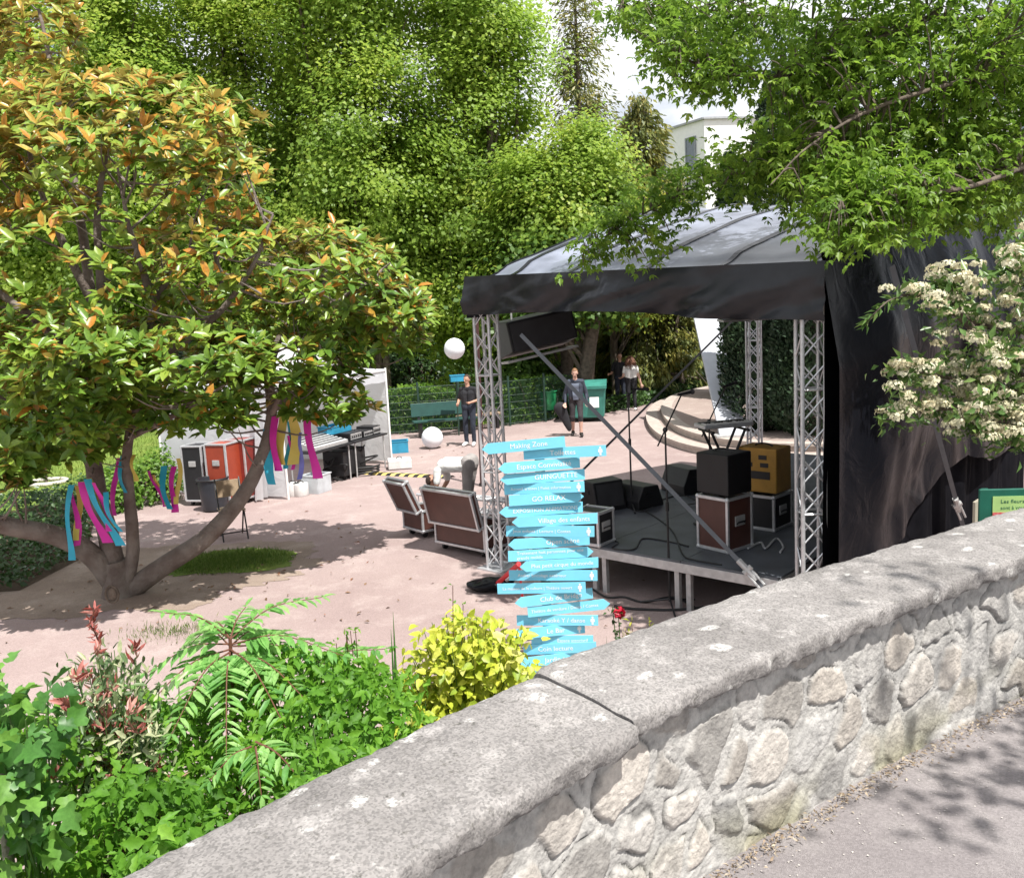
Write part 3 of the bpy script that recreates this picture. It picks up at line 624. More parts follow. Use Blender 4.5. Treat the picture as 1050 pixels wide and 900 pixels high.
def shrub(name, label, c, r, h, n, size, mleaf, group=None, cat='shrub', tmpl=T_FLAT, wr=.6, up=.4, kind=None, stems=8):
    t = thing(name, label, cat, (c[0], c[1], 0), group=group)
    d = rvec(n); d[:, 2] = np.abs(d[:, 2]); k = 1 + .5 * (2 * fbm(d * 2 + rng.uniform(0, 40), 3) - 1); q = rng.uniform(.55, 1.0, n) ** .6
    P = np.array((c[0], c[1], .08)) + d * (q * k)[:, None] * V(r[0], r[1], h); N = unit(d + V(0, 0, up) + .6 * rvec(n))
    b = MB(); base = np.array((c[0], c[1], 0.0))
    for i in range(stems): e = P[rng.integers(n)]; b.tube(spline([base + rng.normal(size=3) * V(.012, .012, 0), (base + e) / 2 + V(0, 0, .1 * h), e], 6), np.linspace(.022, .006, 6) * max(1, h), 5)
    b.build('stem', M_bark, t, world=True, smooth=True)
    leaves('foliage', P, np.cross(N, rvec(n)) - V(0, 0, .2), N, size * rng.uniform(.6, 1.3, n), wr, tmpl, mleaf, t, fbm(P * 1.1, 3) * .9 + rng.normal(.05, .16, n)); return t
SH = [(690, 395, 34.5, (3.0, 1.6), 3.4, M_lush, 'large sunlit bright green shrub behind the cloud-pruned pine'),
      (625, 400, 34.0, (2.0, 1.3), 2.7, M_horn2, 'grey-green shrub in the gap right behind the couple'),
      (745, 410, 33.0, (2.2, 1.6), 4.0, M_lush, 'bright green shrub beside the leaning white slab'),
      (430, 405, 38.0, (2.6, 1.6), 3.3, M_ivy, 'dark shrub behind the upper paper lantern'),
      (490, 405, 39.5, (3.0, 1.6), 4.2, M_ivy, 'dark broad shrub across the pale path behind the bench'),
      (552, 405, 37.5, (2.4, 1.5), 3.0, M_horn2, 'dark shrub across the pale path behind the green bins'),
      (360, 405, 37.0, (2.6, 1.6), 3.2, M_ivy, 'dark shrub beyond the white tent roof'),
      (532, 405, 27.2, (1.3, .9), 2.9, M_horn2, 'dark leafy shrub hanging over the fence between truss and green bin'),
      (300, 405, 36.0, (3.0, 1.6), 3.6, M_horn2, 'dark shrub behind the magnolia and tent'),
      (205, 405, 35.0, (3.0, 1.6), 3.4, M_ivy, 'low dark shrub across the lawn behind the magnolia branches'),
      (100, 405, 34.5, (3.2, 1.6), 3.0, M_horn2, 'wide shrub at the back of the lawn behind the magnolia trunk'),
      (5, 405, 34.0, (3.2, 1.6), 3.2, M_ivy, 'dark shrub at the far corner of the lawn')]
for (x, y, Y, r, h, mm, lab) in SH:
    p = D(x, y, Y); shrub('shrub', lab, p, r, h, 5200, .20, mm, 'shrubs beyond the plaza')
# far wood behind everything
n = 52000
xs = rng.uniform(-34, 4.2, n); d_ = fbm(np.c_[xs * .22, np.zeros(n), np.zeros(n)], 3); top = 5.5 + 10.5 * d_; top = np.where(xs > .5, top * .55, top); P = np.c_[xs, 46 + rng.normal(0, 1.2, n), rng.random(n) ** .8 * top]
P2 = np.c_[rng.uniform(4, 40, 14000), 50 + rng.normal(0, 1.2, 14000), rng.random(14000) * 4.5]; P = np.vstack([P, P2]); n = len(P)
P[:, 1] += 1.2 * (fbm(P * .9, 3) - .5) * 4
N = unit(V(0, -.6, .6) + .7 * rvec(n))
o = leaves('far_wood', P, np.cross(N, rvec(n)), N, rng.uniform(.3, .55, n), .7, T_FLAT, M_horn2, None, fbm(P * .7, 3) * 1.1 - .05); tag(o, kind='stuff')

# ================================================================== FENCE, HEDGE, BENCH, LANTERNS, BINS
M_fence = mat('green_wire', (0.02, 0.05, 0.035), rough=.5)
M_teal = mat('teal_plastic', (0.04, 0.20, 0.16), rough=.45, var=.15)
M_green = mat('green_plastic', (0.02, 0.24, 0.09), rough=.4, var=.1)
M_dgreen = mat('dark_green_paint', (0.012, 0.06, 0.05), rough=.45)
M_blue = mat('blue_crate', (0.03, 0.26, 0.42), rough=.45)
M_cable = mat('black_rubber', (0.014, 0.014, 0.015), rough=.6)
M_lant = mat('white_paper', (0.78, 0.80, 0.84), rough=.9, var=.03)
M_black = mat('black_plastic', (0.011, 0.011, 0.013), rough=.5, var=.2)
M_blackm = mat('black_metal', (0.014, 0.014, 0.016), rough=.4, var=.1)
M_cable = mat('black_rubber', (0.014, 0.014, 0.015), rough=.6)
M_alu = mat('aluminium', (0.60, 0.61, 0.63), rough=.42, metal=.55, var=.08, scale=20)
M_steel = mat('galvanised_steel', (0.50, 0.50, 0.50), rough=.5, metal=.4, var=.12, scale=14)
M_brown = mat('brown_ply', (0.085, 0.035, 0.028), rough=.42, var=.12, scale=5)
M_foam = mat('dark_foam', (0.05, 0.05, 0.055), rough=.9)
M_orange = mat('orange_ply', (0.33, 0.052, 0.024), rough=.45, var=.08)
M_red = mat('red_ply', (0.22, 0.032, 0.024), rough=.45, var=.08)
M_tolex = mat('mustard_tolex', (0.46, 0.25, 0.045), rough=.6, var=.12, bump=.3, bscale=220)
M_grille = mat('speaker_grille', (0.028, 0.028, 0.032), rough=.7, bump=.5, bscale=300)
M_deck = mat('deck_ply', (0.085, 0.095, 0.11), rough=.55, var=.25, scale=2.5, bump=.15, bscale=140)

fpts = [G(392, 447), G(430, 444), G(470, 441), G(520, 437), G(556, 433), G(588, 427)]
fence = thing('wire_fence', 'dark green wire mesh fence with slim posts behind the bench', 'fence', fpts[0])
pp = spline([(p[0], p[1], 0) for p in fpts], 40)
b = MB()
for z in np.arange(.08, 1.3, .2): b.tube(pp + V(0, 0, z), .007, 4)
for k in range(0, 160): 
    i = k / 160 * 39; a = pp[int(i)] + (pp[min(39, int(i) + 1)] - pp[int(i)]) * (i % 1); b.bar(a + V(0, 0, .03), a + V(0, 0, 1.3), .005, 4)
b.build('mesh_panel', M_fence, fence, world=True)
for i in (0, 8, 16, 24, 32, 39): MB().cyl(pp[i], .035, 1.42, 8).build('post', M_fence, fence, world=True)
# leafy hedge growing behind and through it
n = 13000
i = rng.uniform(0, 38.9, n); a = pp[i.astype(int)] + (pp[i.astype(int) + 1] - pp[i.astype(int)]) * (i % 1)[:, None]
q = rng.random(n); P = a + np.c_[rng.normal(0, .12, n) - .2, rng.uniform(.12, .75, n), .04 + q * (1.0 + .5 * fbm(np.c_[i * .3, i * 0, i * 0], 2))]
ok = fbm(P * 1.5, 2) > .42; P = P[ok]; n = len(P)
hd = thing('hedge', 'loose sunlit hedge growing behind the wire fence', 'hedge', (pp[20][0], pp[20][1] + .4, 0))
b = MB()
for k in range(60): s = P[rng.integers(n)] * V(1, 1, 0); b.tube(spline([s, s + V(rng.normal(0, .1), 0, .6), s + V(rng.normal(0, .2), 0, 1.2)], 5), np.linspace(.014, .005, 5), 4)
b.build('stem', M_bark, hd, world=True)
N = unit(rvec(n) + V(.2, -.4, .6)); leaves('foliage', P, np.cross(N, rvec(n)), N, rng.uniform(.07, .15, n), .6, T_FLAT, M_lush, hd, fbm(P * 2, 2) + rng.normal(-.05, .2, n))
# low greenery along the far edge of the plaza, right of the bins
n = 6000
e1 = spline([G(600, 427), G(640, 420), G(690, 409), G(738, 398)], 30); i = rng.uniform(0, 28.9, n); a = e1[i.astype(int)] + (e1[i.astype(int) + 1] - e1[i.astype(int)]) * (i % 1)[:, None]
P = a + np.c_[rng.normal(0, .1, n), rng.uniform(.1, 1.0, n), rng.random(n) ** 1.4 * .42]; N = unit(rvec(n) + V(0, -.3, .9))
o = leaves('ground_cover', P, np.cross(N, rvec(n)), N, rng.uniform(.08, .16, n), .6, T_FLAT, M_ivy, None, fbm(P * 1.6, 2)); tag(o, kind='stuff')

p = G(458, 447)
bench = thing('park_bench', 'dark green park bench with a solid back by the wire fence', 'bench', p, rz=R(14))
for k in range(2): MB().box((0, -.02 + k * .19, .44), (1.75, .16, .045)).build('seat_board', M_dgreen, bench, bevel=.006)
MB().box((0, .34, .72), (1.75, .045, .36), rx=R(-12)).build('backrest', M_dgreen, bench, bevel=.006)
for s in (-.68, .68):
    b = MB(); b.box((s, 0.12, .21), (.07, .36, .42)).box((s, .33, .55), (.06, .05, .55), rx=R(-12)); b.build('leg', M_blackm, bench, bevel=.005)
p = G(505, 441)
bench2 = thing('wooden_bench', 'plain wooden bench board behind the truss tower beside the man in black', 'bench', (p[0] - .35, p[1] + .25, 0), rz=R(25))
MB().box((0, 0, .42), (1.3, .34, .05)).build('seat', mat('weathered_wood', (.30, .22, .15), rough=.8, var=.2), bench2, bevel=.006)
for s in (-.5, .5): MB().box((s, 0, .20), (.08, .28, .39)).build('leg', M_blackm, bench2)

def lantern(name, label, c, r, cord=None):
    t = thing(name, label, 'lantern', (c[0], c[1], c[2]), group='white paper lanterns')
    b = MB(); nu, nv = 28, 23
    P = np.zeros((nv, nu + 1, 3))
    for i in range(nv):
        th = .12 + (math.pi - .24) * i / (nv - 1); k = r * (1 - .022 * (i % 2))
        for j in range(nu + 1): P[i, j] = (k * math.sin(th) * math.cos(2 * math.pi * j / nu), k * math.sin(th) * math.sin(2 * math.pi * j / nu), r * math.cos(th))
    b.grid(P); b.build('paper_globe', M_lant, t, smooth=True)
    b = MB(); a = np.linspace(0, 2 * math.pi, 17); b.tube(np.c_[np.cos(a) * r * .13, np.sin(a) * r * .13, a * 0 + r * .995], .006, 5); b.build('hoop', M_steel, t)
    if cord is not None: MB().tube([V(0, 0, r * .99), V(0.05, .2, cord)], .002, 4).build('cord', M_cable, t)
    return t
p = G(444, 459.5); lantern('paper_lantern', 'white round paper lantern lying on the gravel in front of the bench', (p[0], p[1], .262), .265)
p = D(466, 357.5, 22.3); lantern('paper_lantern', 'white round paper lantern hanging high above the bench', p, .265, cord=3.2)
p = D(392, 347, 37.5); lantern('paper_lantern', 'small far white lantern between the magnolia and the upper lantern', p, .30, cord=2.4)

def crate(name, label, c, d, rz, m, group=None, cat='crate'):
    t = thing(name, label, cat, c, rz=rz, group=group); w, l, h = d; k = .015
    b = MB(); b.box((0, 0, k), (w, l, 2 * k)); b.build('floor_panel', m, t)
    b = MB(); b.box((0, -l / 2, h / 2), (w, k, h)).box((0, l / 2, h / 2), (w, k, h)).box((-w / 2, 0, h / 2), (k, l - k, h)).box((w / 2, 0, h / 2), (k, l - k, h)); b.build('side_wall', m, t, bevel=.004)
    b = MB(); r = .012
    for y in (-l / 2, l / 2): b.box((0, y, h), (w + .04, .035, .025))
    for x in (-w / 2, w / 2): b.box((x, 0, h), (.035, l - .036, .024))
    b.build('rim', m, t, bevel=.003); return t
p = G(410, 463.5); crate('blue_crate', 'blue plastic crate on the gravel beside the white tent post', p, (.40, .34, .28), R(8), M_blue, 'blue plastic crates')
p = D(469, 391, 23.2); t = crate('blue_crate', 'small blue planter box hooked on a fence post above the bench', p, (.36, .2, .16), R(10), M_blue, 'blue plastic crates')
MB().tube([V(-.02, .12, .1), V(-.02, .16, -.3), V(-.02, .2, -p[2])], .02, 6).build('support_post', M_fence, t)

p = G(603, 431)
bin_ = thing('waste_container', 'big teal wheeled waste container with a sloping lid by the tree trunk', 'bin', p, rz=R(-8))
b = MB(); b.add([(-.48, -.4, .12), (.48, -.4, .12), (.48, .4, .12), (-.48, .4, .12), (-.54, -.5, .98), (.54, -.5, .98), (.54, .5, 1.08), (-.54, .5, 1.08)], [(0, 3, 2, 1), (4, 5, 6, 7), (0, 1, 5, 4), (1, 2, 6, 5), (2, 3, 7, 6), (3, 0, 4, 7)])
b.build('body', M_teal, bin_, bevel=.04)
b = MB(); P = np.zeros((9, 2, 3))
for i in range(9):
    y = -.56 + 1.14 * i / 8; z = 1.06 + .16 * math.sin(math.pi * (i / 8) ** .8)
    P[i, 0] = (-.58, y, z - .04); P[i, 1] = (.58, y, z - .04)
b.grid(P[:, ::-1]); b.add([(-.58, -.56, .95), (.58, -.56, .95), (.58, -.56, 1.03), (-.58, -.56, 1.03)], [(0, 1, 2, 3)]); b.build('lid', M_teal, bin_, smooth=True)
MB().box((.22, -.47, .62), (.26, .02, .40), rx=R(-6)).build('notice_plate', M_white, bin_)
for s in ((-.38, -.3), (.38, -.3), (-.38, .3), (.38, .3)): MB().tube([(s[0] - .03, s[1], .085), (s[0] + .03, s[1], .085)], .085, 14).build('wheel', M_black, bin_)
p = G(563, 431)
lb = thing('litter_bin', 'small bright green litter bin on a post in front of the teal container', 'bin', p)
MB().tube([(0, 0, .32), (0, 0, .34), (0, 0, .84), (0, 0, .86)], [.2, .225, .255, .255], 20).build('bucket', M_green, lb, smooth=True)
b = MB(); a = np.linspace(0, 2 * math.pi, 25); b.tube(np.c_[np.cos(a) * .262, np.sin(a) * .262, a * 0 + .86], .018, 6); b.build('rim', M_green, lb, smooth=True)
MB().cyl((0, .29, 0), .03, 1.0, 10).build('post', M_blackm, lb)

# ribbon-yellow cable ramp
p0, p1 = G(343, 484), G(462, 490)
cr_ = thing('cable_ramp', 'yellow and black striped cable ramp lying across the gravel', 'cable ramp', (p0 + p1) / 2)
b = MB(); b2 = MB(); L_ = np.linalg.norm(p1 - p0); u = (p1 - p0) / L_; w_ = V(-u[1], u[0], 0)
nseg = 26
for i in range(nseg):
    a = p0 + u * L_ * i / nseg; c = p0 + u * L_ * (i + 1) / nseg; sh = u * .09
    pr_ = [(-.10, .004), (-.05, .045), (.05, .045), (.10, .004)]
    q = [a + w_ * y + V(0, 0, z) + sh * (y / .15) for y, z in pr_] + [c + w_ * y + V(0, 0, z) + sh * (y / .15) for y, z in pr_]
    b.add(q, [(0, 1, 5, 4), (1, 2, 6, 5), (2, 3, 7, 6)], i % 2)
M_yel = mat('warning_yellow', (.62, .50, .16), rough=.5)
b.build('ramp_strip', [M_yel, M_black], cr_, world=True)
p = G(495, 498)
post = thing('brown_post', 'slim dark brown metal post standing behind the truss tower with the red strap', 'post', p)
MB().cyl((0, 0, 0), .07, .05, 12).build('base_plate', M_blackm, post)
q = D(488, 322, p[1]) - p
MB().tube([(0, 0, .03), tuple(q)], [.052, .045], 10).build('shaft', mat('brown_paint', (.07, .03, .03), rough=.5), post, smooth=True)

# leaning white slab
pb, pt_ = G(752, 447, .32), D(716, 295, 23.6)
sl_ = thing('leaning_slab', 'tall thin white slab leaning on the platform behind the keyboard', 'sculpture', pb)
d_ = pt_ - pb; d_ = d_ * 1.02; b = MB(); w_ = V(.30, .02, 0)
q = [V(0, -.06, 0) - w_, V(0, -.06, 0) + w_, V(0, .06, 0) + w_, V(0, .06, 0) - w_]; b.add(q + [x + d_ for x in q], [(0, 3, 2, 1), (4, 5, 6, 7), (0, 1, 5, 4), (1, 2, 6, 5), (2, 3, 7, 6), (3, 0, 4, 7)])
b.build('slab', mat('white_paint', (.42, .44, .48), rough=.6, var=.04), sl_, bevel=.01)
b = MB(); b.box((0, 0, .02), (.8, .4, .04)); b.build('foot_plate', M_steel, sl_)

# ================================================================== WHITE TENT
def tent_mat():
    m, n, l, b, o = _pr('tent_fabric'); b.inputs['Base Color'].default_value = (.80, .81, .83, 1); b.inputs['Roughness'].default_value = .7
    t = n.new('ShaderNodeBsdfTranslucent'); t.inputs['Color'].default_value = (.74, .75, .78, 1); s = n.new('ShaderNodeMixShader'); s.inputs[0].default_value = .55; l.new(b.outputs[0], s.inputs[1]); l.new(t.outputs[0], s.inputs[2]); l.new(s.outputs[0], o.inputs['Surface'])
    v = _coord(n, l, 1.0); g = n.new('ShaderNodeTexNoise'); g.inputs['Scale'].default_value = 2.2; g.inputs['Detail'].default_value = 3; g.inputs['Distortion'].default_value = 1.0; l.new(v, g.inputs['Vector']); k = n.new('ShaderNodeBump'); k.inputs['Strength'].default_value = .5; k.inputs['Distance'].default_value = .08; l.new(g.outputs['Fac'], k.inputs['Height']); l.new(k.outputs['Normal'], b.inputs['Normal']); l.new(k.outputs['Normal'], t.inputs['Normal']); return m
M_tent = tent_mat()
P1, P2 = G(402, 476), G(296, 512); u = P1 - P2; u /= np.linalg.norm(u); v_ = V(-u[1], u[0], 0); wid = np.linalg.norm(P1 - P2); dep_ = 3.0
P3, P4 = P1 + v_ * dep_, P2 + v_ * dep_
tent = thing('market_tent', 'white pop-up tent with closed side walls and an open front beside the magnolia', 'tent', (P1 + P2) / 2)
def cloth(a, c, z0, z1, amp=.04, freq=5.0, lean=None, seed=0., nu=50, nvv=22, bulge=0.):
    s = np.linspace(0, 1, nu); z = np.linspace(0, 1, nvv); P = np.zeros((nu, nvv, 3)); d = c - a; L = np.linalg.norm(d); n_ = V(-d[1], d[0], 0) / L
    for i in range(nu):
        w = amp * (fbm(np.c_[np.full(nvv, s[i] * L * freq * .5 + seed), z * 1.2, np.zeros(nvv)], 3) - .5) * 2 * (1 - .6 * z) + bulge * math.sin(math.pi * s[i]) * np.sin(math.pi * z)
        P[i] = a + d * s[i] + n_ * w[:, None] + V(0, 0, 1) * (z0 + (z1 - z0) * z)[:, None]
    return P
H_ = 2.12
for nm, a, c, z0 in (('side_wall', P1, P3, .08), ('side_wall', P3, P4, .05), ('side_wall', P4, P2, .05)):
    MB().grid(cloth(a, c, z0, H_, .06, 3, seed=rng.uniform(0, 30))).build(nm, M_tent, tent, world=True, smooth=True)
cn = (P1 + P4) / 2; apex = cn + V(0, 0, H_ + .85); b = MB()
for a, c in ((P2, P1), (P1, P3), (P3, P4), (P4, P2)):
    n_ = 14; P = np.zeros((n_, n_, 3)); 
    for i in range(n_):
        for j in range(n_):
            s, t_ = i / (n_ - 1), j / (n_ - 1); e = a + (c - a) * s + V(0, 0, H_); P[i, j] = e + (apex - e) * t_ - V(0, 0, .22 * math.sin(math.pi * t_) * (1 - .4 * t_))
    b.grid(P); vl = np.zeros((n_, 2, 3)); vl[:, 0] = P[:, 0] - V(0, 0, .28); vl[:, 1] = P[:, 0]; vl[:, 0] += rng.normal(0, .012, (n_, 3)); b.grid(vl)
b.build('roof', M_tent, tent, world=True, smooth=True)
for q in (P1, P2, P3, P4):
    MB().tube([q, q + V(0, 0, H_ + .02)], .022, 8).build('leg', M_white, tent, world=True)
b = MB(); b.tube([P1 + V(0, 0, H_ - .05), P2 + V(0, 0, H_ - .05)], .018, 6); b.build('cross_bar', M_steel, tent, world=True)
# gathered curtain at the near front corner
b = MB(); P = np.zeros((60, 20, 3))
for i in range(60):
    for j in range(20):
        s, z = i / 59, j / 19; w = .10 + .9 * (1 - z) ** 1.5 * .9
        c = P2 + u * (-.05) + v_ * .4; P[i, j] = c + u * (s - .3) * w * .9 + v_ * (.25 * s * w) + V(0, 0, .04 + (H_ - .1) * z) + v_ * (.07 * math.sin(s * 26 + z * 2) * (1 - .5 * z)) - u * 0.1
b.grid(P); b.build('gathered_curtain', M_tent, tent, world=True, smooth=True)
M_weight = mat('concrete_weight', (.62, .61, .60), rough=.9, bump=.3)
for (x, y, r, lab) in ((309, 508, .145, 'right-hand of the two round white weights at the near tent foot'), (301, 508, .145, 'left-hand of the two round white weights at the near tent foot')):
    p = G(x, y); t = thing('tent_weight', lab, 'weight', p, group='white tent weights'); MB().tube([(0, 0, 0), (0, 0, .02), (0, 0, .22), (0, 0, .24)], [r * .94, r, r, r * .94], 20).build('block', M_weight, t, smooth=True); a = np.linspace(0, math.pi, 9); MB().tube(np.c_[np.cos(a) * .06, a * 0, .235 + np.sin(a) * .05], .01, 6).build('handle', M_blackm, t)
p = G(410, 480); t = thing('tent_weight', 'flat square white weight at the far tent foot by the cable ramp', 'weight', p, rz=R(10), group='white tent weights'); MB().box((0, 0, .11), (.5, .42, .20)).build('block', M_weight, t, bevel=.02); a = np.linspace(0, math.pi, 9); MB().tube(np.c_[np.cos(a) * .06, a * 0, .205 + np.sin(a) * .05], .01, 6).build('handle', M_blackm, t)

# tables of sound gear in the tent opening
tc_ = (P1 * .52 + P2 * .48) + v_ * .2; ang = math.atan2(u[1], u[0])
def table(label, c, w, d, rz, h=.74):
    t = thing('folding_table', label, 'table', c, rz=rz, group='tables in the tent'); MB().box((0, 0, h), (w, d, .035)).build('table_top', M_black, t, bevel=.006)
    for x in (-w / 2 + .08, w / 2 - .08):
        for y in (-d / 2 + .07, d / 2 - .07): MB().tube([(x, y, 0), (x, y, h - .02)], .016, 8).build('leg', M_steel, t)
    return t
table('folding table under the white mixing desk in the tent opening', tc_ - u * .55, 1.3, .7, ang)
table('folding table of black rack gear at the far end of the tent opening', tc_ + u * .80, 1.25, .7, ang)
mx_ = thing('mixing_desk', 'pale sloping mixing desk on the table in the tent opening', 'mixing desk', tc_ - u * .55 + V(0, 0, .765), rz=ang)
b = MB(); b.prism([(-.3, 0), (.3, 0), (.3, .2), (-.3, .07)], -.55, .55); b.build('console_body', M_steel, mx_, bevel=.008)
b = MB()
for i in range(24):
    for j in range(5): b.box((-.5 + i * .043, -.22 + j * .1, .095 + j * .0217), (.018, .03, .012), rx=R(12))
b.build('fader_panel', M_black, mx_)
for k, (dx, w_, h_, lab) in enumerate(((.42, .45, .16, 'low black rack unit beside the mixing desk'), (.88, .36, .13, 'flat black effects unit in the middle of the far tent table'), (1.22, .3, .18, 'black rack unit at the far end of the tent table'))):
    t = thing('rack_unit', lab, 'rack unit', tc_ + u * dx + V(0, 0, .76), rz=ang, group='rack units on the tent table'); MB().box((0, 0, h_ / 2), (w_, .42, h_)).build('casing', M_black, t, bevel=.006)
    b = MB()
    for i in range(3): b.box((0, -.213, h_ * (.22 + .28 * i)), (w_ * .88, .012, h_ * .2))
    b.build('front_panel', M_steel, t); b = MB()
    for i in range(5): b.tube([(-w_ * .35 + i * w_ * .17, -.218, h_ * .5), (-w_ * .35 + i * w_ * .17, -.24, h_ * .5)], .014, 8)
    b.build('dial', M_blackm, t)
p = tc_ + u * .35 + v_ * .25 + V(0, 0, .92)
crate('blue_crate', 'wide blue plastic crate on top of the gear on the tent table', p, (.70, .34, .15), ang, M_blue, 'blue plastic crates')
t = thing('gear_shelf', 'low black shelf carrying the blue crate at the back of the tent tables', 'shelf', tc_ + u * .35 + v_ * .25 + V(0, 0, .765), rz=ang)
MB().box((0, 0, .135), (.9, .38, .03)).build('shelf_board', M_black, t)
for s in (-.4, .4): MB().box((s, 0, .06), (.04, .36, .118)).build('side_panel', M_black, t)
def cable(label, pts, r=.009, m=M_cable, name='cable', n=60, group='loose black cables'):
    o = MB().tube(spline(pts, n), r, 6).build(name, m, smooth=True); return tag(o, label, 'cable', group)
for k, lab in enumerate(('tangled cables hanging under the near half of the tent table', 'tangled cables hanging under the far tent table', 'coil of cables on the gravel at the far end of the tent tables')):
    c = tc_ + u * (-.1 + .7 * k); pts = [c + V(*(rng.normal(size=2) * (.22, .15)), max(.02, .6 - .045 * i + rng.normal(0, .1)) if k < 2 else .02 + .06 * rng.random()) for i in range(14)]
    if k == 2: pts = [G(372, 487) + V(math.cos(i * .9) * (.32 + .05 * rng.random()), math.sin(i * .9) * .2, .03 + .008 * i) for i in range(22)]
    cable(lab, pts, .018, n=140)
t = thing('flight_trolley', 'black wheeled equipment trunk under the tent table', 'trunk', tc_ + u * .25 + V(0, 0, 0), rz=ang); MB().box((0, 0, .34), (.8, .5, .5)).build('trunk_body', M_black, t, bevel=.01)
for s in ((-.3, -.18), (.3, -.18), (-.3, .18), (.3, .18)): MB().tube([(s[0] - .02, s[1], .05), (s[0] + .02, s[1], .05)], .05, 12).build('wheel', M_blackm, t)
p = G(325, 504); M_tote = mat('clear_plastic', (.50, .53, .56), rough=.3)
crate('storage_tote', 'grey translucent storage tote on the gravel below the tent table', p, (.42, .38, .34), ang, M_tote, None, 'tote')

# upright road cases, bin, chair beside the tent
def roadcase_upright(label, p, w, d, h, rz, m, group='upright road cases by the tent'):
    t = thing('road_case', label, 'road case', p, rz=rz, group=group)
    MB().box((0, 0, h / 2 + .1), (w, d, h - .02)).build('case_body', m, t)
    b = MB(); z0, z1 = .1, h + .1
    for x in (-w / 2, w / 2):
        for y in (-d / 2, d / 2): b.box((x, y, h / 2 + .1), (.035, .035, h))
    for z in (z0, z1):
        for y in (-d / 2, d / 2): b.box((0, y, z), (w, .032, .032))
        for x in (-w / 2, w / 2): b.box((x, 0, z), (.032, d - .04, .032))
    b.build('edge_frame', M_alu, t, bevel=.004)
    MB().box((0, -d / 2 - .008, h * .78), (.14, .02, .1)).build('latch', M_steel, t, bevel=.004)
    for x in (-w / 2 + .08, w / 2 - .08):
        for y in (-d / 2 + .08, d / 2 - .08): MB().tube([(x - .018, y, .045), (x + .018, y, .045)], .045, 12).build('wheel', M_blackm, t)
    return t
p = G(234, 518); roadcase_upright('orange-red upright road case standing by the white tent', p, .42, .45, 1.05, R(-18), M_orange)
p = G(253, 513); roadcase_upright('darker red upright road case between the orange one and the tent wall', p, .40, .45, 1.06, R(-18), M_red)
p = G(209, 516); roadcase_upright('black upright road case beside the orange one', p, .40, .45, 1.0, R(-14), M_black)
p = G(221, 523)
wb = thing('dustbin', 'dark grey open dustbin in front of the orange road case', 'bin', p)
b = MB(); b.tube([(0, 0, .02), (0, 0, .05), (0, 0, .56), (0, 0, .58)], [.2, .215, .26, .26], 24, cap=False); b.tube([(0, 0, .02), (0, 0, .03)], [.2, .2], 24); b.tube([(0, 0, .58), (0, 0, .05)], [.245, .2], 24, cap=False); b.build('bucket', mat('dark_plastic', (.03, .035, .045), rough=.45), wb, smooth=True)
a = np.linspace(0, 2 * math.pi, 29); MB().tube(np.c_[np.cos(a) * .265, np.sin(a) * .265, a * 0 + .575], .018, 6).build('rim', M_black, wb, smooth=True)
for s in (-1, 1): MB().box((s * .275, 0, .5), (.05, .12, .04)).build('handle', M_black, wb, bevel=.008)
p = G(240, 551)
ch = thing('folding_chair', 'folding chair with a wooden back and thin black legs behind the magnolia bough', 'chair', p, rz=R(25))
M_ply = mat('plywood', (.30, .22, .14), rough=.6, var=.12)
MB().box((0, 0, .45), (.38, .36, .02)).build('seat', M_ply, ch, bevel=.006); MB().box((0, .20, .74), (.38, .018, .26), rx=R(-10)).build('backrest', M_ply, ch, bevel=.006)
for s in (-.18, .18): MB().tube([(s, -.22, 0), (s, -.02, .45), (s, .22, .9)], .012, 6).build('leg', M_blackm, ch); MB().tube([(s * .9, .24, 0), (s * .9, -.12, .46)], .012, 6).build('leg', M_blackm, ch)
MB().tube([(-.18, -.18, .12), (.18, -.18, .12)], .01, 6).build('stretcher', M_blackm, ch)

# ================================================================== STAGE
A_ = V(-.247, 10.81, 0); uF = V(.734, -.679, 0); uD = V(.679, .734, 0)     # uF: along the short side we look at, uD: depth
W_, DP = 4.12, 7.0
def S(t, s, z): return A_ + uF * t + uD * s + V(0, 0, z)
angF = math.atan2(uF[1], uF[0])
DZ = .54
deck = thing('stage_deck', 'grey plywood stage deck on pairs of steel legs', 'stage', S(2.2, 3, 0))
t0, t1, s0, s1 = .55, 3.82, -.10, 6.5
b = MB(); ncol, nrow = 3, 3
for i in range(ncol):
    for j in range(nrow):
        a = t0 + (t1 - t0) * i / ncol + .004; c = t0 + (t1 - t0) * (i + 1) / ncol - .004; e = s0 + (s1 - s0) * j / nrow + .004; f = s0 + (s1 - s0) * (j + 1) / nrow - .004
        p = S((a + c) / 2, (e + f) / 2, DZ - .012); b.box(p, (c - a, f - e, .024), rz=angF)
b.build('deck_panel', M_deck, deck, world=True)
b = MB()
for s in (s0, s1): p = S((t0 + t1) / 2, s + (.02 if s < 1 else -.02), DZ - .075); b.box(p, (t1 - t0, .04, .10), rz=angF)
for t in (t0 + .02, t1 - .02): p = S(t, (s0 + s1) / 2, DZ - .076); b.box(p, (.04, s1 - s0 - .085, .10), rz=angF)
b.build('edge_beam', M_steel, deck, world=True, bevel=.004)
for j in range(nrow + 1):
    s = s0 + .06 + (s1 - s0 - .12) * j / nrow
    for t in (t0 + .06, t0 + (t1 - t0) / 3 - .07, t0 + (t1 - t0) / 3 + .07, t0 + 2 * (t1 - t0) / 3 - .07, t0 + 2 * (t1 - t0) / 3 + .07, t1 - .06):
        p = S(t, s, 0); MB().box((p[0], p[1], (DZ - .126) / 2), (.055, .055, DZ - .126), rz=angF).build('leg', M_steel, deck, world=True)

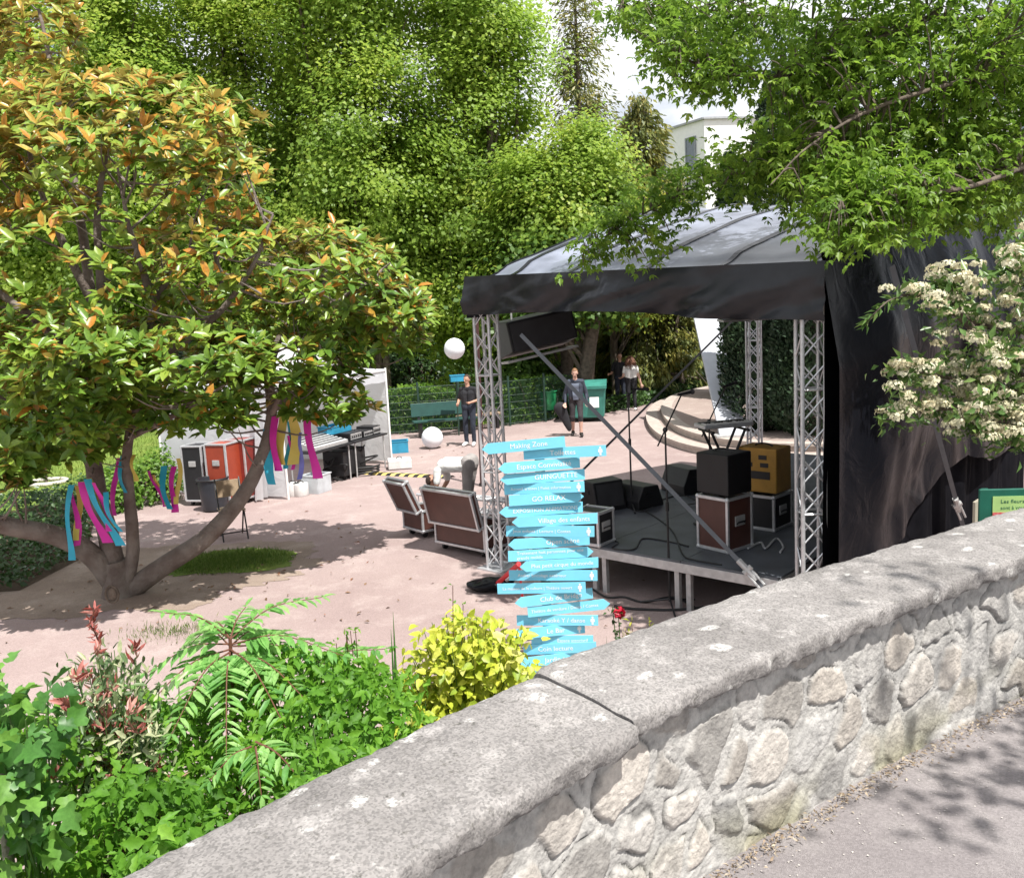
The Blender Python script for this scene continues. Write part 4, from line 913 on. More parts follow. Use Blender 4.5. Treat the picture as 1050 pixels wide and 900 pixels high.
ZE = 3.60
can = thing('stage_canopy', 'black stage canopy with a sagging plastic roof on four aluminium truss towers', 'stage canopy', S(2, 3.5, 0))
def truss(a, c, w=.27, r=.024, n=9, turn=0.0):
    """square lattice tower or beam from a to c"""
    b = MB(); d = c - a; L = np.linalg.norm(d); d = d / L
    e1 = uF if abs(d @ uF) < .9 else uD; e1 = e1 - d * (e1 @ d); e1 /= np.linalg.norm(e1); e2 = np.cross(d, e1); h = w / 2; e1, e2 = e1 * math.cos(turn) - e2 * math.sin(turn), e1 * math.sin(turn) + e2 * math.cos(turn)
    cr4 = [(-h, -h), (h, -h), (h, h), (-h, h)]
    for x, y in cr4: b.tube([a + e1 * x + e2 * y, c + e1 * x + e2 * y], r, 8)
    st = L / n
    for k in range(4):
        x0, y0 = cr4[k]; x1, y1 = cr4[(k + 1) % 4]
        for i in range(n):
            z0, z1 = i * st + .03, (i + 1) * st - .03
            p, q = a + e1 * x0 + e2 * y0 + d * z0, a + e1 * x1 + e2 * y1 + d * z1
            p2, q2 = a + e1 * x1 + e2 * y1 + d * z0, a + e1 * x0 + e2 * y0 + d * z1
            if k % 2 == 0: b.bar(p, q, .009, 5); b.bar(p2, q2, .009, 5)
            else: (b.bar(p, q, .009, 5) if i % 2 else b.bar(p2, q2, .009, 5))
            if i % 4 == 0: b.bar(p, p2, .011, 5)
        b.bar(a + e1 * x0 + e2 * y0 + d * (L - .03), a + e1 * x1 + e2 * y1 + d * (L - .03), .012, 5)
    return b
TW = [(0.0, 0.0), (4.1, 0.0), (4.1, DP - .1), (0.0, DP - .1)]
for (t, s) in TW:
    b = truss(S(t, s, .02), S(t, s, ZE + (.02 if s < 1 else .05) - (.13 if t > 1 else 0)), w=.205, r=.021, n=12, turn=R(-40) if t > 1 else R(-12))
    p = S(t, s, .01); b.box(p, (.40, .40, .02), rz=angF); b.build('truss_tower', M_alu, can, world=True, smooth=True)
for (q0, q1) in (((0.16, 0), (3.94, 0)), ((0, .16), (0, DP - .26)), ((4.1, .16), (4.1, DP - .26)), ((.16, DP - .1), (3.94, DP - .1))):
    truss(S(*q0, ZE - .17 - .13 * q0[0] / 4.1), S(*q1, ZE - .17 - .13 * q1[0] / 4.1), w=.22, n=14).build('truss_beam', M_alu, can, world=True, smooth=True)
def plastic_mat():
    m, n, l, bs, o = _pr('black_plastic_sheet'); v = _coord(n, l, 1.0)
    bs.inputs['Base Color'].default_value = (.006, .0065, .009, 1); bs.inputs['Roughness'].default_value = .24; bs.inputs['Specular IOR Level'].default_value = .13
    t = n.new('ShaderNodeTexNoise'); t.inputs['Scale'].default_value = 2.6; t.inputs['Detail'].default_value = 3; t.inputs['Distortion'].default_value = 1.2; l.new(v, t.inputs['Vector'])
    k = n.new('ShaderNodeBump'); k.inputs['Strength'].default_value = .30; k.inputs['Distance'].default_value = .05; l.new(t.outputs['Fac'], k.inputs['Height']); l.new(k.outputs['Normal'], bs.inputs['Normal']); return m
def roof_mat():
    m, n, l, bs, o = _pr('grey_roof_sheet'); v = _coord(n, l, 1.0)
    t = n.new('ShaderNodeTexNoise'); t.inputs['Scale'].default_value = 1.6; t.inputs['Detail'].default_value = 6; l.new(v, t.inputs['Vector'])
    r = n.new('ShaderNodeValToRGB'); r.color_ramp.elements[0].color = (.085, .095, .125, 1); r.color_ramp.elements[1].color = (.24, .265, .335, 1); r.color_ramp.elements[0].position = .35; r.color_ramp.elements[1].position = .65; l.new(t.outputs['Fac'], r.inputs['Fac']); l.new(r.outputs['Color'], bs.inputs['Base Color'])
    bs.inputs['Roughness'].default_value = .36; bs.inputs['Specular IOR Level'].default_value = .7
    k = n.new('ShaderNodeBump'); k.inputs['Strength'].default_value = .25; k.inputs['Distance'].default_value = .03; l.new(t.outputs['Fac'], k.inputs['Height']); l.new(k.outputs['Normal'], bs.inputs['Normal']); return m
M_sheet, M_roof = plastic_mat(), roof_mat()
M_val = mat('valance_sheet', (.020, .022, .027), rough=.38, var=.3, scale=3, bump=.25, bscale=7, spec=.35)
M_curt = mat('black_curtain', (.007, .007, .009), rough=.8, var=.2, spec=.02)
def roofz(t, s):
    s = np.asarray(s, float); r = np.interp(s, [-.3, 0, .8, 2.15, 3.9, 4.8, DP + .3], [ZE - .02, ZE + .03, ZE + .32, ZE + .70, ZE + 1.08, ZE + 1.08, ZE + .05])
    return ZE + (r - ZE) * (1 - .22 * np.clip(t / 4.1, 0, 1))
T = np.linspace(-.06, 4.34, 64); SS = np.linspace(-.24, DP + .2, 80)
tt, ss = np.meshgrid(T, SS, indexing='ij')
sm = lambda s: roofz(tt, s)
zz = (sm(ss - .35) + sm(ss) + sm(ss + .35)) / 3
edge_ = (np.clip(1 - ss / .5, 0, 1)); zz = zz * (1 - edge_) + (ZE + .03) * edge_ + np.where(ss < .5, 0, 0)
zz -= .13 * np.clip(tt / 4.1, 0, 1)
zz += .060 * np.abs(np.sin((tt - .30) * math.pi / .92)) ** 1.3 * np.clip(ss, 0, 1) * -1 + .05 * (fbm(np.stack([tt * 1.6, ss * .6, tt * 0], -1), 4) - .5) + .03 * (fbm(np.stack([tt * 6, ss * 1.2, tt * 0 + 4], -1), 3) - .5)
RP = A_ + uF * tt[..., None] + uD * ss[..., None] + V(0, 0, 1) * zz[..., None]
MB().grid(RP).build('roof_sheet', M_roof, can, world=True, smooth=True)
b = MB()
for tq in np.arange(.30, 4.3, .92):      # welded seams of the sheet, running up the slope
    i = int(np.argmin(np.abs(T - tq))); c = RP[i] + V(0, 0, .012); d = RP[min(i + 1, len(T) - 1)] + V(0, 0, .012); b.grid(np.stack([c, c + (d - c) * .9], 1))
b.build('seam', M_sheet, can, world=True, smooth=True)
def skirt(path_pts, ztop, h, amp, seed, nvv=16, flare=.0, hv=.12, dz=0., hk=0.):
    p = np.asarray(path_pts, float); n = len(p); tg = np.gradient(p[:, :2], axis=0); tg /= np.linalg.norm(tg, axis=1)[:, None] + 1e-9; nr = np.c_[tg[:, 1], -tg[:, 0]]
    L = np.concatenate([[0], np.cumsum(np.linalg.norm(np.diff(p[:, :2], axis=0), axis=1))]); P = np.zeros((n, nvv, 3)); hh = h * (1 + hv * 2 * (fbm(np.c_[L * .8 + seed, L * 0, L * 0], 3) - .5))
    for j in range(nvv):
        f = j / (nvv - 1); w = amp * (f ** .7) * (fbm(np.c_[L * 2.0 + seed + f * 1.6, L * .35 + f * 2.0, L * 0], 3) - .5) * 2 + .5 * amp * np.abs(fbm(np.c_[L * 3.1 - f * 2.2 + seed, f * 1.4 + L * 0, L * 0 + 5], 2) - .5) * f + .012 * (fbm(np.c_[L * 7 + f * 5 + seed, L * 0 + f * 3, L * 0], 3) - .5) + flare * math.sin(math.pi * f)
        P[:, j, :2] = p[:, :2] + nr * w[:, None]; P[:, j, 2] = ztop - dz * L / L[-1] - hh * f * (1 + hk * L / L[-1])
    return P
rim = [S(t, -.25, 0) for t in np.linspace(-.07, 4.35, 90)]
MB().grid(skirt(rim, np.array([roofz(0, 0)] * 1)[0] + .03 if False else ZE + .05, .44, .20, 3.0, flare=.03, hv=.22, dz=.15, hk=.13)[:, ::-1]).build('valance', M_val, can, world=True, smooth=True)
rim = [S(-.07, s, 0) for s in np.linspace(DP + .2, -.25, 90)]
zt_ = np.array([np.interp(s, SS, zz[0]) for s in np.linspace(DP + .2, -.25, 90)])
P = skirt(rim, 0, .46, .08, 9.0); P[:, :, 2] += zt_[:, None] + .02; MB().grid(P[:, ::-1]).build('valance', M_val, can, world=True, smooth=True)
rim = [S(t, DP + .21, 0) for t in np.linspace(4.35, -.07, 90)]
MB().grid(skirt(rim, ZE + .12, .5, .08, 15.0)[:, ::-1]).build('valance', M_val, can, world=True, smooth=True)
# black back wall on the side towards us and the crumpled sheet over its top
rim = np.array([S(4.30, s, 0) for s in np.linspace(-.10, DP + .2, 190)])
SL = np.linspace(-.10, DP + .2, 190); P = np.zeros((190, 40, 3)); nr = uF
for j in range(40):
    f = j / 39; w = .16 * (fbm(np.c_[SL * 2.1 + .5 * f, SL * .15 + f * .9, SL * 0], 4) - .5) * 2 * (.35 + .65 * f) + .06 * (fbm(np.c_[SL * 5.5 - f * 1.2, f * .8 + SL * 0, SL * 0 + 3], 3) - .5) * f
    P[:, j] = rim + nr * w[:, None] + V(0, 0, 1) * (ZE - .02 - (ZE - .04) * f)
MB().grid(P[:, ::-1]).build('back_curtain', M_curt, can, world=True, smooth=True)
M_tarp = M_sheet.copy(); M_tarp.name = 'black_tarpaulin'; _b = M_tarp.node_tree.nodes['Principled BSDF']; _b.inputs['Specular IOR Level'].default_value = .03; _b.inputs['Roughness'].default_value = .27
SL = np.linspace(-.14, DP + .55, 170); P = np.zeros((170, 60, 3))
low = 2.95 + .9 * fbm(np.c_[SL * .8 + 2, SL * 0, SL * 0], 3) - .25
for j in range(60):
    f = j / 59; bulge = .30 * math.sin(math.pi * min(1, f * 1.15)) * (fbm(np.c_[SL * .9 + 5, SL * 0, SL * 0], 2)) + .22 * (fbm(np.c_[SL * 1.1 + f * 1.4, SL * .4 - f * 1.8, SL * 0 + 3], 2) - .5) + .20 * np.abs(fbm(np.c_[SL * 1.6 - f * 1.6, f * 1.6 + SL * .3, SL * 0 + 8], 2) - .5)
    zz_ = ZE + .28 + .16 * (fbm(np.c_[SL * 1.1, SL * 0 + 6, SL * 0], 3) - .4) + np.interp(SL, [0, 1, 3, 5, 7], [-.34, -.12, .22, .36, .36]) - low * f
    P[:, j] = S(0, 0, 0) + uF * (4.26 + .16 * min(1, f * 3.2) + (bulge * min(1, f * 4) * np.clip((SL + .1) / .9, .05, 1))[:, None]) + uD * SL[:, None] + V(0, 0, 1) * zz_[:, None]
MB().grid(P[:, ::-1]).build('crumpled_sheet', M_tarp, can, world=True, smooth=True)
# ratchet straps
M_strap = mat('grey_strap', (.10, .11, .125), rough=.6)
def strap(a, c, w, rat=None, label=None):
    d = c - a; L = np.linalg.norm(d); d /= L; e = np.cross(d, V(0, 1, 0.2)); e /= np.linalg.norm(e); n_ = np.cross(d, e)
    b = MB(); q = [a + e * w / 2, a - e * w / 2, c - e * w / 2, c + e * w / 2]; b.add(q + [x + n_ * .004 for x in q], [(0, 1, 2, 3), (7, 6, 5, 4), (0, 3, 7, 4), (1, 5, 6, 2), (0, 4, 5, 1), (3, 2, 6, 7)])
    o = b.build('brace_strap', M_strap, can, world=True)
    if rat is not None:
        p = a + d * L * rat; b = MB(); b.tube([p - d * .13, p + d * .13], .032, 8); b.tube([p - e * .05, p + e * .05], .03, 10); b.tube([p + d * .02 + e * .03, p + d * .22 + n_ * .06 + e * .03], .012, 6); b.tube([p + d * .02 - e * .03, p + d * .22 + n_ * .06 - e * .03], .012, 6); b.build('ratchet', M_steel, o, world=True)
strap(D(534, 343, 10.2), S(3.72, -.12, .40), .045, .93)
strap(S(0.0, .16, .25), S(0, DP - .3, 3.1), .035)
strap(S(4.85, -.1, 3.42), G(993, 560, .15), .05, .80)
# loudspeakers slung under the roof
def hung(label, c, d, rz, rx, ry=0.):
    t = thing('hanging_loudspeaker', label, 'loudspeaker', c, rz=rz, group='loudspeakers slung under the roof')
    b = MB(); w, l, h = d; b.prism([(-l / 2, -h * .35), (l / 2, -h / 2), (l / 2, h / 2), (-l / 2, h * .42)], -w / 2, w / 2); b.turn(0, rx=rx, ry=ry).build('cabinet', M_black, t, bevel=.015)
    b = MB(); b.box((0, -l / 2 - .012, 0), (w * .92, .018, h * .70)); b.turn(0, rx=rx, ry=ry); b.build('grille', M_grille, t)
    b = MB(); b.box((0, .02, -h / 2 - .045), (w * 1.08, l * .55, .03)); b.turn(0, rx=rx, ry=ry).build('support_plate', M_steel, t)
    for s in (-w * .35, w * .35): MB().bar((s, 0, h * .3), (s, .0, ZE - c[2] - .25), .012, 6).build('hanging_rod', M_steel, t)
hung('black slanted loudspeaker slung under the roof near the truss tower by the road cases', D(549, 341, 12.0), (.95, .60, .52), R(18), R(-4), R(-9))
hung('smaller black loudspeaker slung under the far corner of the roof', S(.45, DP - 1.2, 3.12), (.85, .5, .40), R(10), R(4))

# things on the deck
def wedge(label, p, rz, w=.62, d=.46, h=.38):
    t = thing('stage_monitor', label, 'monitor speaker', p, rz=rz, group='black wedge monitors on the deck')
    b = MB(); b.prism([(-d / 2, 0), (d / 2, 0), (d / 2, h * .35), (d * .28, h), (-d * .30, h * .97), (-d / 2, h * .12)], -w / 2, w / 2); b.build('cabinet', M_black, t, bevel=.012)
    a_ = math.atan2(h * .85, d * .2); b = MB(); b.add([(-w * .43, -d / 2 - .012, h * .16), (w * .43, -d / 2 - .012, h * .16), (w * .43, -d * .32 - .014, h * .9), (-w * .43, -d * .32 - .014, h * .9)], [(0, 1, 2, 3)]); b.build('grille', M_grille, t)
    for s in (-1, 1): MB().box((s * (w / 2 + .004), .03, h * .62), (.012, .12, .05)).build('handle', M_blackm, t)
    return t
p = G(619, 521, DZ); wedge('upright black wedge monitor nearest the blue signs', p, R(25), .46, .42, .40)
p = G(652, 517, DZ); wedge('low black wedge monitor in the middle, touching its neighbour by the signs', p, R(125), .60, .46, .30)
p = G(703, 503, DZ); wedge('black wedge monitor farthest back, beside the guitar amplifier', p, R(115), .56, .46, .36)
def flight(label, p, w, d, h, rz, m, open_=None, wheels=True, group=None, name='flight_case', edge=M_alu, front=None):
    t = thing(name, label, 'flight case', p, rz=rz, group=group); z0 = .11 if wheels else .02
    if open_ is None:
        MB().box((0, 0, z0 + h / 2), (w, d, h)).build('case_body', m, t)
    else:
        k = .014; b = MB(); b.box((0, 0, z0 + k), (w, d, 2 * k)).box((0, -d / 2 + k / 2, z0 + h / 2), (w, k, h)).box((0, d / 2 - k / 2, z0 + h / 2), (w, k, h)).box((-w / 2 + k / 2, 0, z0 + h / 2), (k, d - 2 * k, h)).box((w / 2 - k / 2, 0, z0 + h / 2), (k, d - 2 * k, h)); b.build('case_body', m, t)
    def frame(w, d, h, z0, M=None):
        b = MB(); e = .03
        for x in (-w / 2, w / 2):
            for y in (-d / 2, d / 2): b.box((x, y, z0 + h / 2), (e, e, h))
        for z in (z0, z0 + h):
            for y in (-d / 2, d / 2): b.box((0, y, z), (w + e, e + .003, e + .003))
            for x in (-w / 2, w / 2): b.box((x, 0, z), (e + .002, d - e, e + .002))
        for x in (-w / 2, w / 2):
            for y in (-d / 2, d / 2):
                for z in (z0, z0 + h): b.ball((x, y, z), .028, nu=8, nv=6)
        return b
    frame(w, d, h, z0).build('edge_frame', edge, t, bevel=.003)
    b = MB(); b.box((w / 2 + .006, 0, z0 + h * .55), (.014, .16, .11)); hd_ = b.build('handle_plate', M_steel, t, bevel=.003)
    MB().tube([(w / 2 + .016, -.06, z0 + h * .5), (w / 2 + .03, -.06, z0 + h * .53), (w / 2 + .03, .06, z0 + h * .53), (w / 2 + .016, .06, z0 + h * .5)], .009, 6).build('handle', M_blackm, hd_)
    if wheels:
        for x in (-w / 2 + .09, w / 2 - .09):
            for y in (-d / 2 + .08, d / 2 - .08):
                wh = MB().tube([(x - .018, y, .048), (x + .018, y, .048)], .048, 14).build('castor', M_blackm, t); MB().box((x, y, .092), (.06, .06, .03)).build('bracket', M_steel, wh)
    if open_ is not None:
        lh = open_[1]; b = MB(); k = .012; b.box((0, 0, lh - k / 2), (w, d, k)).box((0, -d / 2 + k / 2, lh / 2), (w, k, lh)).box((0, d / 2 - k / 2, lh / 2), (w, k, lh)).box((-w / 2 + k / 2, 0, lh / 2), (k, d - 2 * k, lh)).box((w / 2 - k / 2, 0, lh / 2), (k, d - 2 * k, lh))
        fr = frame(w, d, lh, 0.0); hinge = V(0, -d / 2 - .02, z0 + h + .02)
        for q, nm, mm in ((b, 'lid', m), (fr, 'lid_frame', edge)):
            q.turn(0, (0, d / 2, 0)); q.turn(0, tuple(hinge), rx=R(open_[0]))
        ld = b.build('lid', m, t); fr.build('lid_frame', edge, ld, bevel=.003)
    return t
# two big open cases on the gravel
ca, cb = G(446, 563), G(497, 574)
rzc = math.atan2((cb - ca)[1], (cb - ca)[0])
dv = V(-math.sin(rzc), math.cos(rzc), 0)
c2 = (ca + cb) / 2 + dv * .28
flight('long brown flight case with its lid swung open, beside the truss tower', c2, np.linalg.norm(cb - ca) - .02, .50, .30, rzc, M_brown, open_=(104, .08), group='brown flight cases with open lids')
ca2, cb2 = G(408, 547), G(436, 558); c1 = (ca2 + cb2) / 2 + dv * .40 
flight('brown flight case with a tilted open lid, behind the long one', c1 + V(-.05, .0, 0), .50, .50, .30, rzc - R(7), M_brown, open_=(114, .08), group='brown flight cases with open lids')
# drum hardware, grey tubes lying behind the cases
b = truss(G(432, 512, .16), G(524, 520, .16), w=.22, n=6); o = b.build('spare_truss', M_alu, smooth=True); tag(o, 'spare aluminium truss length lying on the gravel behind the open cases', 'truss')
p = G(609, 556, DZ); flight('small black flight case with rounded silver edges at the deck corner by the signs', p, .34, .30, .36, R(-40), M_black, wheels=False)
def amp(label, p, w, d, h, rz, m, grille=True, name='guitar_amplifier', controls=True):
    t = thing(name, label, 'amplifier', p, rz=rz, group='amplifiers on the deck')
    MB().box((0, 0, h / 2 + .015), (w, d, h)).build('cabinet', m, t, bevel=.015)
    MB().box((0, -d / 2 - .004, h * .40 + .015), (w * .88, .014, h * .62)).build('grille', M_grille, t, bevel=.004)
    b = MB(); b.box((0, -d / 2 - .003, h * .86 + .015), (w * .88, .012, h * .13)); cp = b.build('control_panel', M_blackm, t)
    b = MB()
    for i in range(7): b.tube([(-w * .36 + i * w * .12, -d / 2 - .008, h * .86 + .015), (-w * .36 + i * w * .12, -d / 2 - .026, h * .86 + .015)], .011, 8)
    b.build('knob', M_alu, cp)
    b = MB(); a = np.linspace(0, math.pi, 9); b.tube(np.c_[np.cos(a) * .11, a * 0, h + .012 + np.sin(a) * .035], .010, 6); b.build('handle', M_blackm, t)
    for x in (-w / 2 + .05, w / 2 - .05):
        for y in (-d / 2 + .05, d / 2 - .05): MB().cyl((x, y, 0), .016, .016, 8).build('rubber_foot', M_blackm, t)
    return t
rzA = angF + math.pi * 1.5 - R(10)          # amps face the audience side
pa = G(744, 563, DZ) + V(.02, .10, 0)
flight('upright brown flight case with silver edges under the black amplifier', pa, .40, .40, .56, angF - R(10), M_brown, wheels=False)
amp('black guitar amplifier standing on the upright brown flight case', pa + V(0, 0, .605), .43, .40, .44, angF - R(10) + R(180), M_black)
py_ = G(785, 541, DZ) + V(.02, .10, 0)
flight('black rack flight case with silver edges under the yellow amplifier', py_, .46, .42, .38, angF - R(2), M_black, wheels=False)
amp('mustard yellow guitar amplifier with dark sockets in its back panel', py_ + V(0, 0, .425), .50, .36, .52, angF - R(2) + R(180), M_tolex)
b = MB()
for o in [q for q in bpy.data.objects if q.name.startswith('guitar_amplifier') and 'mustard' in q.get('label', '')]:
    for i, (x, z, w_, h_) in enumerate(((-.10, .34, .1, .05), (.10, .34, .1, .05), (0.0, .22, .34, .09), (-.08, .43, .1, .05))): MB().box((x, .182, z), (w_, .012, h_)).build('back_socket', M_black, o)
# X stand with a small keyboard on it
pk = S(2.55, 1.55, DZ)
pk_top = D(742, 436, pk[1]); pk = V(pk_top[0], pk_top[1], DZ)
ks = thing('keyboard_stand', 'black crossed-leg stand carrying the small keyboard behind the black amplifier', 'stand', pk, rz=R(12)); hk = pk_top[2] - DZ - .05
for y in (-.12, .12):
    for s in (-1, 1): MB().tube([(-.30 * s, y + .015 * s, .02), (.22 * s, y + .015 * s, hk)], .017, 8).build('leg', M_blackm, ks)
for s in (-1, 1): MB().tube([(.22 * s, -.2, hk), (.22 * s, .2, hk)], .016, 8).build('support_arm', M_blackm, ks); MB().tube([(.30 * s, -.22, .018), (.30 * s, .22, .018)], .016, 8).build('foot_bar', M_blackm, ks)
kb = thing('keyboard', 'small silver keyboard lying on the crossed-leg stand', 'keyboard', pk + V(0, 0, hk + .017), rz=R(12))
MB().box((0, 0, .045), (.62, .30, .05), rx=R(0)).build('housing', M_alu, kb, bevel=.01)
b = MB()
for i in range(15): b.box((-.27 + i * .0385, -.075, .075), (.035, .13, .012))
b.build('white_keys', M_white, kb); b = MB()
for i in range(14):
    if i % 7 not in (2, 6): b.box((-.251 + i * .0385, -.045, .085), (.018, .075, .014))
b.build('black_keys', M_black, kb); MB().box((0, .08, .073), (.54, .09, .008)).build('control_panel', M_black, kb)
def mic_stand(label, p, z, tip, zj=None, straight=False, mic=True):
    t = thing('microphone_stand', label, 'microphone stand', p, group='microphone stands')
    for k in range(3): a = k * 2.094 + .5; MB().tube([(0, 0, .09), (math.cos(a) * .34, math.sin(a) * .34, .012)], .011, 6).build('leg', M_blackm, t)
    MB().tube([(0, 0, .06), (0, 0, z)], [.013, .010], 8).build('pole', M_blackm, t); MB().tube([(0, 0, z * .55), (0, 0, z * .55 + .1)], .02, 8).build('clutch', M_blackm, t)
    d = np.array(tip) - np.array(p) - V(0, 0, z); L = np.linalg.norm(d); d /= L
    MB().tube([V(0, 0, z) - d * .22, V(0, 0, z) + d * L], .009, 6).build('boom', M_blackm, t); MB().ball((0, 0, z), .028, nu=8, nv=6).build('joint', M_blackm, t)
    q = V(0, 0, z) + d * L; dd = unit(d + V(.5, -.2, -.55)); m_ = MB().tube([q - dd * .05, q + dd * .11], [.013, .019], 8).build('microphone', M_blackm, t); MB().ball(q + dd * .135, .027, nu=10, nv=7).build('mic_head', M_grille, m_)
    return t
p = G(648, 521, DZ); j = D(648, 424, p[1]); mic_stand('black microphone stand behind the low wedge monitor', p, j[2] - DZ + .25, D(653, 399, p[1]))
p = G(687, 622); j = D(676, 441, p[1]); mic_stand('tall black microphone stand standing on the gravel before the deck', p, j[2], D(699, 404, p[1] + .3))
p = S(2.2, 2.6, DZ); j = D(727, 432, p[1]); p = V(j[0], j[1], DZ); mic_stand('black microphone stand behind the keyboard with its boom raised', p, j[2] - DZ, D(744, 396, p[1] + .1))
# cables on deck and gravel
def gcable(label, px, z, r=.009, n=80, m=M_cable): return cable(label, [G(x, y, z + r) for x, y in px], r, m, n=n)
gcable('thin black cable lying along the front edge of the deck', [(622, 552), (634, 556), (628, 562), (650, 563), (660, 552), (690, 556), (706, 560)], DZ)
gcable('black cable curling from the microphone stand towards the brown case', [(655, 521), (672, 530), (690, 545), (700, 568), (712, 574), (740, 579)], DZ)
gcable('black cable lying between the two wedge monitors', [(640, 519), (660, 524), (680, 512), (700, 508), (716, 514)], DZ)
cable('pale curly lead on the deck below the yellow amplifier', [G(767, 562, DZ + .015), G(780, 556, DZ + .02), G(785, 562, DZ + .02), G(796, 552, DZ + .015), G(803, 560, DZ + .015), G(800, 566, DZ + .015)], .012, mat('pale_cable', (.45, .45, .46)), n=70)
gcable('black cable coming out from under the deck onto the gravel', [(608, 604), (622, 612), (640, 612), (660, 617), (690, 612), (712, 622)], 0.0, .012)
gcable('black cable bundle lying across the gravel under the front of the deck', [(630, 621), (650, 624), (690, 625), (725, 622)], 0.0, .014)
# loose bits at the foot of the near truss
p = G(519, 590)
rs = thing('red_barrier', 'red and white folding barrier leaning at the foot of the truss tower', 'barrier', p)
M_redp = mat('red_paint', (.55, .02, .03), rough=.45)
b = MB(); q = G(507, 601, .06) - p; r_ = G(532, 578, .5) - p; b.tube([q, r_], .028, 8); b.build('red_rail', M_redp, rs); MB().tube([q + V(.1, .1, 0), r_ + V(.08, .1, -.04)], .022, 8).build('white_rail', M_white, rs); MB().tube([q + V(.16, .2, 0), r_ + V(.1, .2, -.14)], .024, 8).build('red_rail', M_redp, rs)
MB().tube([r_, r_ + V(.02, .22, -.45)], .014, 6).build('strut', M_redp, rs)
t = thing('equipment_bag', 'crumpled black bag on the gravel beside the red barrier', 'bag', G(503, 605)); P = []
b = MB(); b.ball((0, 0, .085), (.26, .17, .09), nu=22, nv=12); vv = b.v[-1]; b.v[-1] = vv * V(1, 1, .8) * (1 + .9 * (fbm(vv * 7, 3) - .5)[:, None]); b.build('bag_body', M_sheet, t, smooth=True)
a = np.linspace(0, math.pi, 9); MB().tube(np.c_[np.cos(a) * .10, a * .02, .11 + np.sin(a) * .035], .010, 6).build('handle', M_cable, t)
p = G(524, 560); t = thing('speaker_cabinet', 'black speaker cabinet standing on the gravel behind the truss tower', 'loudspeaker', p + uD * .75, rz=angF); MB().box((0, 0, .38), (.5, .5, .7)).build('cabinet', M_black, t, bevel=.015); MB().box((0, -.256, .38), (.44, .012, .62)).build('grille', M_grille, t)
for x in (-.2, .2):
    for y in (-.2, .2): MB().cyl((x, y, 0), .03, .035, 8).build('rubber_foot', M_blackm, t)
# green information board behind the wall
p = D(1033, 520, 6.6)
gb = thing('information_board', 'dark green information board with a pale text panel behind the wall', 'sign', (p[0], p[1], 0), rz=R(-8))
z0 = D(1033, 501, 6.6)[2]
M_brd = mat('board_green', (.012, .11, .075), rough=.5); M_panel = mat('pale_green_panel', (.36, .55, .20), rough=.5); M_flow = mat('red_flower_print', (.55, .05, .07), rough=.6, c2=(.62, .42, .40), scale=22)
MB().box((.10, 0, z0 - .3), (.62, .03, .6)).build('board', M_brd, gb, bevel=.006)
b = MB(); b.box((.125, -.019, z0 - .27), (.48, .006, .43)); pn = b.build('text_panel', M_panel, gb)
b = MB(); b.box((-.02, -.025, z0 - .30), (.19, .004, .24)); b.build('flower_picture', M_flow, gb)
def text_mb(txt, size, extr=.001, align='LEFT', width=None):
    cu_ = bpy.data.curves.new('lettering', 'FONT'); cu_.body = txt; cu_.size = size; cu_.align_x = align; cu_.align_y = 'CENTER'; cu_.resolution_u = 2
    ob = bpy.data.objects.new('lettering', cu_); col.objects.link(ob); bpy.context.view_layer.update()
    me = ob.evaluated_get(bpy.context.evaluated_depsgraph_get()).to_mesh(); vs = np.array([v.co[:] for v in me.vertices]); fs = [tuple(p.vertices) for p in me.polygons]
    ob.to_mesh_clear(); col.objects.unlink(ob); bpy.data.objects.remove(ob); bpy.data.curves.remove(cu_)
    if width and len(vs): k = width / (vs[:, 0].max() - vs[:, 0].min()); vs[:, 0] *= min(1.0, k) if k < 1 else min(k, 1.35)
    return vs, fs
b = MB()
for i, tx in enumerate(('Les fleurs du jardin', 'sont à vous regarder,', 'ne les cueillez pas')):
    vs, fs = text_mb(tx, .042, width=.34); vs = np.c_[vs[:, 0] - .06, np.full(len(vs), -.0235), vs[:, 1] + z0 - .095 - .05 * i]; b.add(vs, fs)
b.build('lettering', M_brd, pn)
for s in (-.16, .36): MB().box((s, .025, z0 / 2), (.05, .02, z0)).build('post', M_brd, gb)
p2 = D(1005, 520, 7.0); zb = D(1005, 511, 7.0)[2]
bp = thing('beige_panel', 'narrow beige wooden panel with a slanted top beside the green board', 'panel', (p2[0], p2[1], 0)); MB().add([(-.05, -.02, 0), (.05, -.02, 0), (.05, .02, 0), (-.05, .02, 0), (-.05, -.02, zb - .03), (.05, -.02, zb + .03), (.05, .02, zb + .03), (-.05, .02, zb - .03)], [(0, 3, 2, 1), (4, 5, 6, 7), (0, 1, 5, 4), (1, 2, 6, 5), (2, 3, 7, 6), (3, 0, 4, 7)]).build('plank', mat('beige_wood', (.42, .38, .30), rough=.8), bp)
MB().box((0, .03, zb * .4), (.04, .03, zb * .8)).build('stake', M_ply, bp)

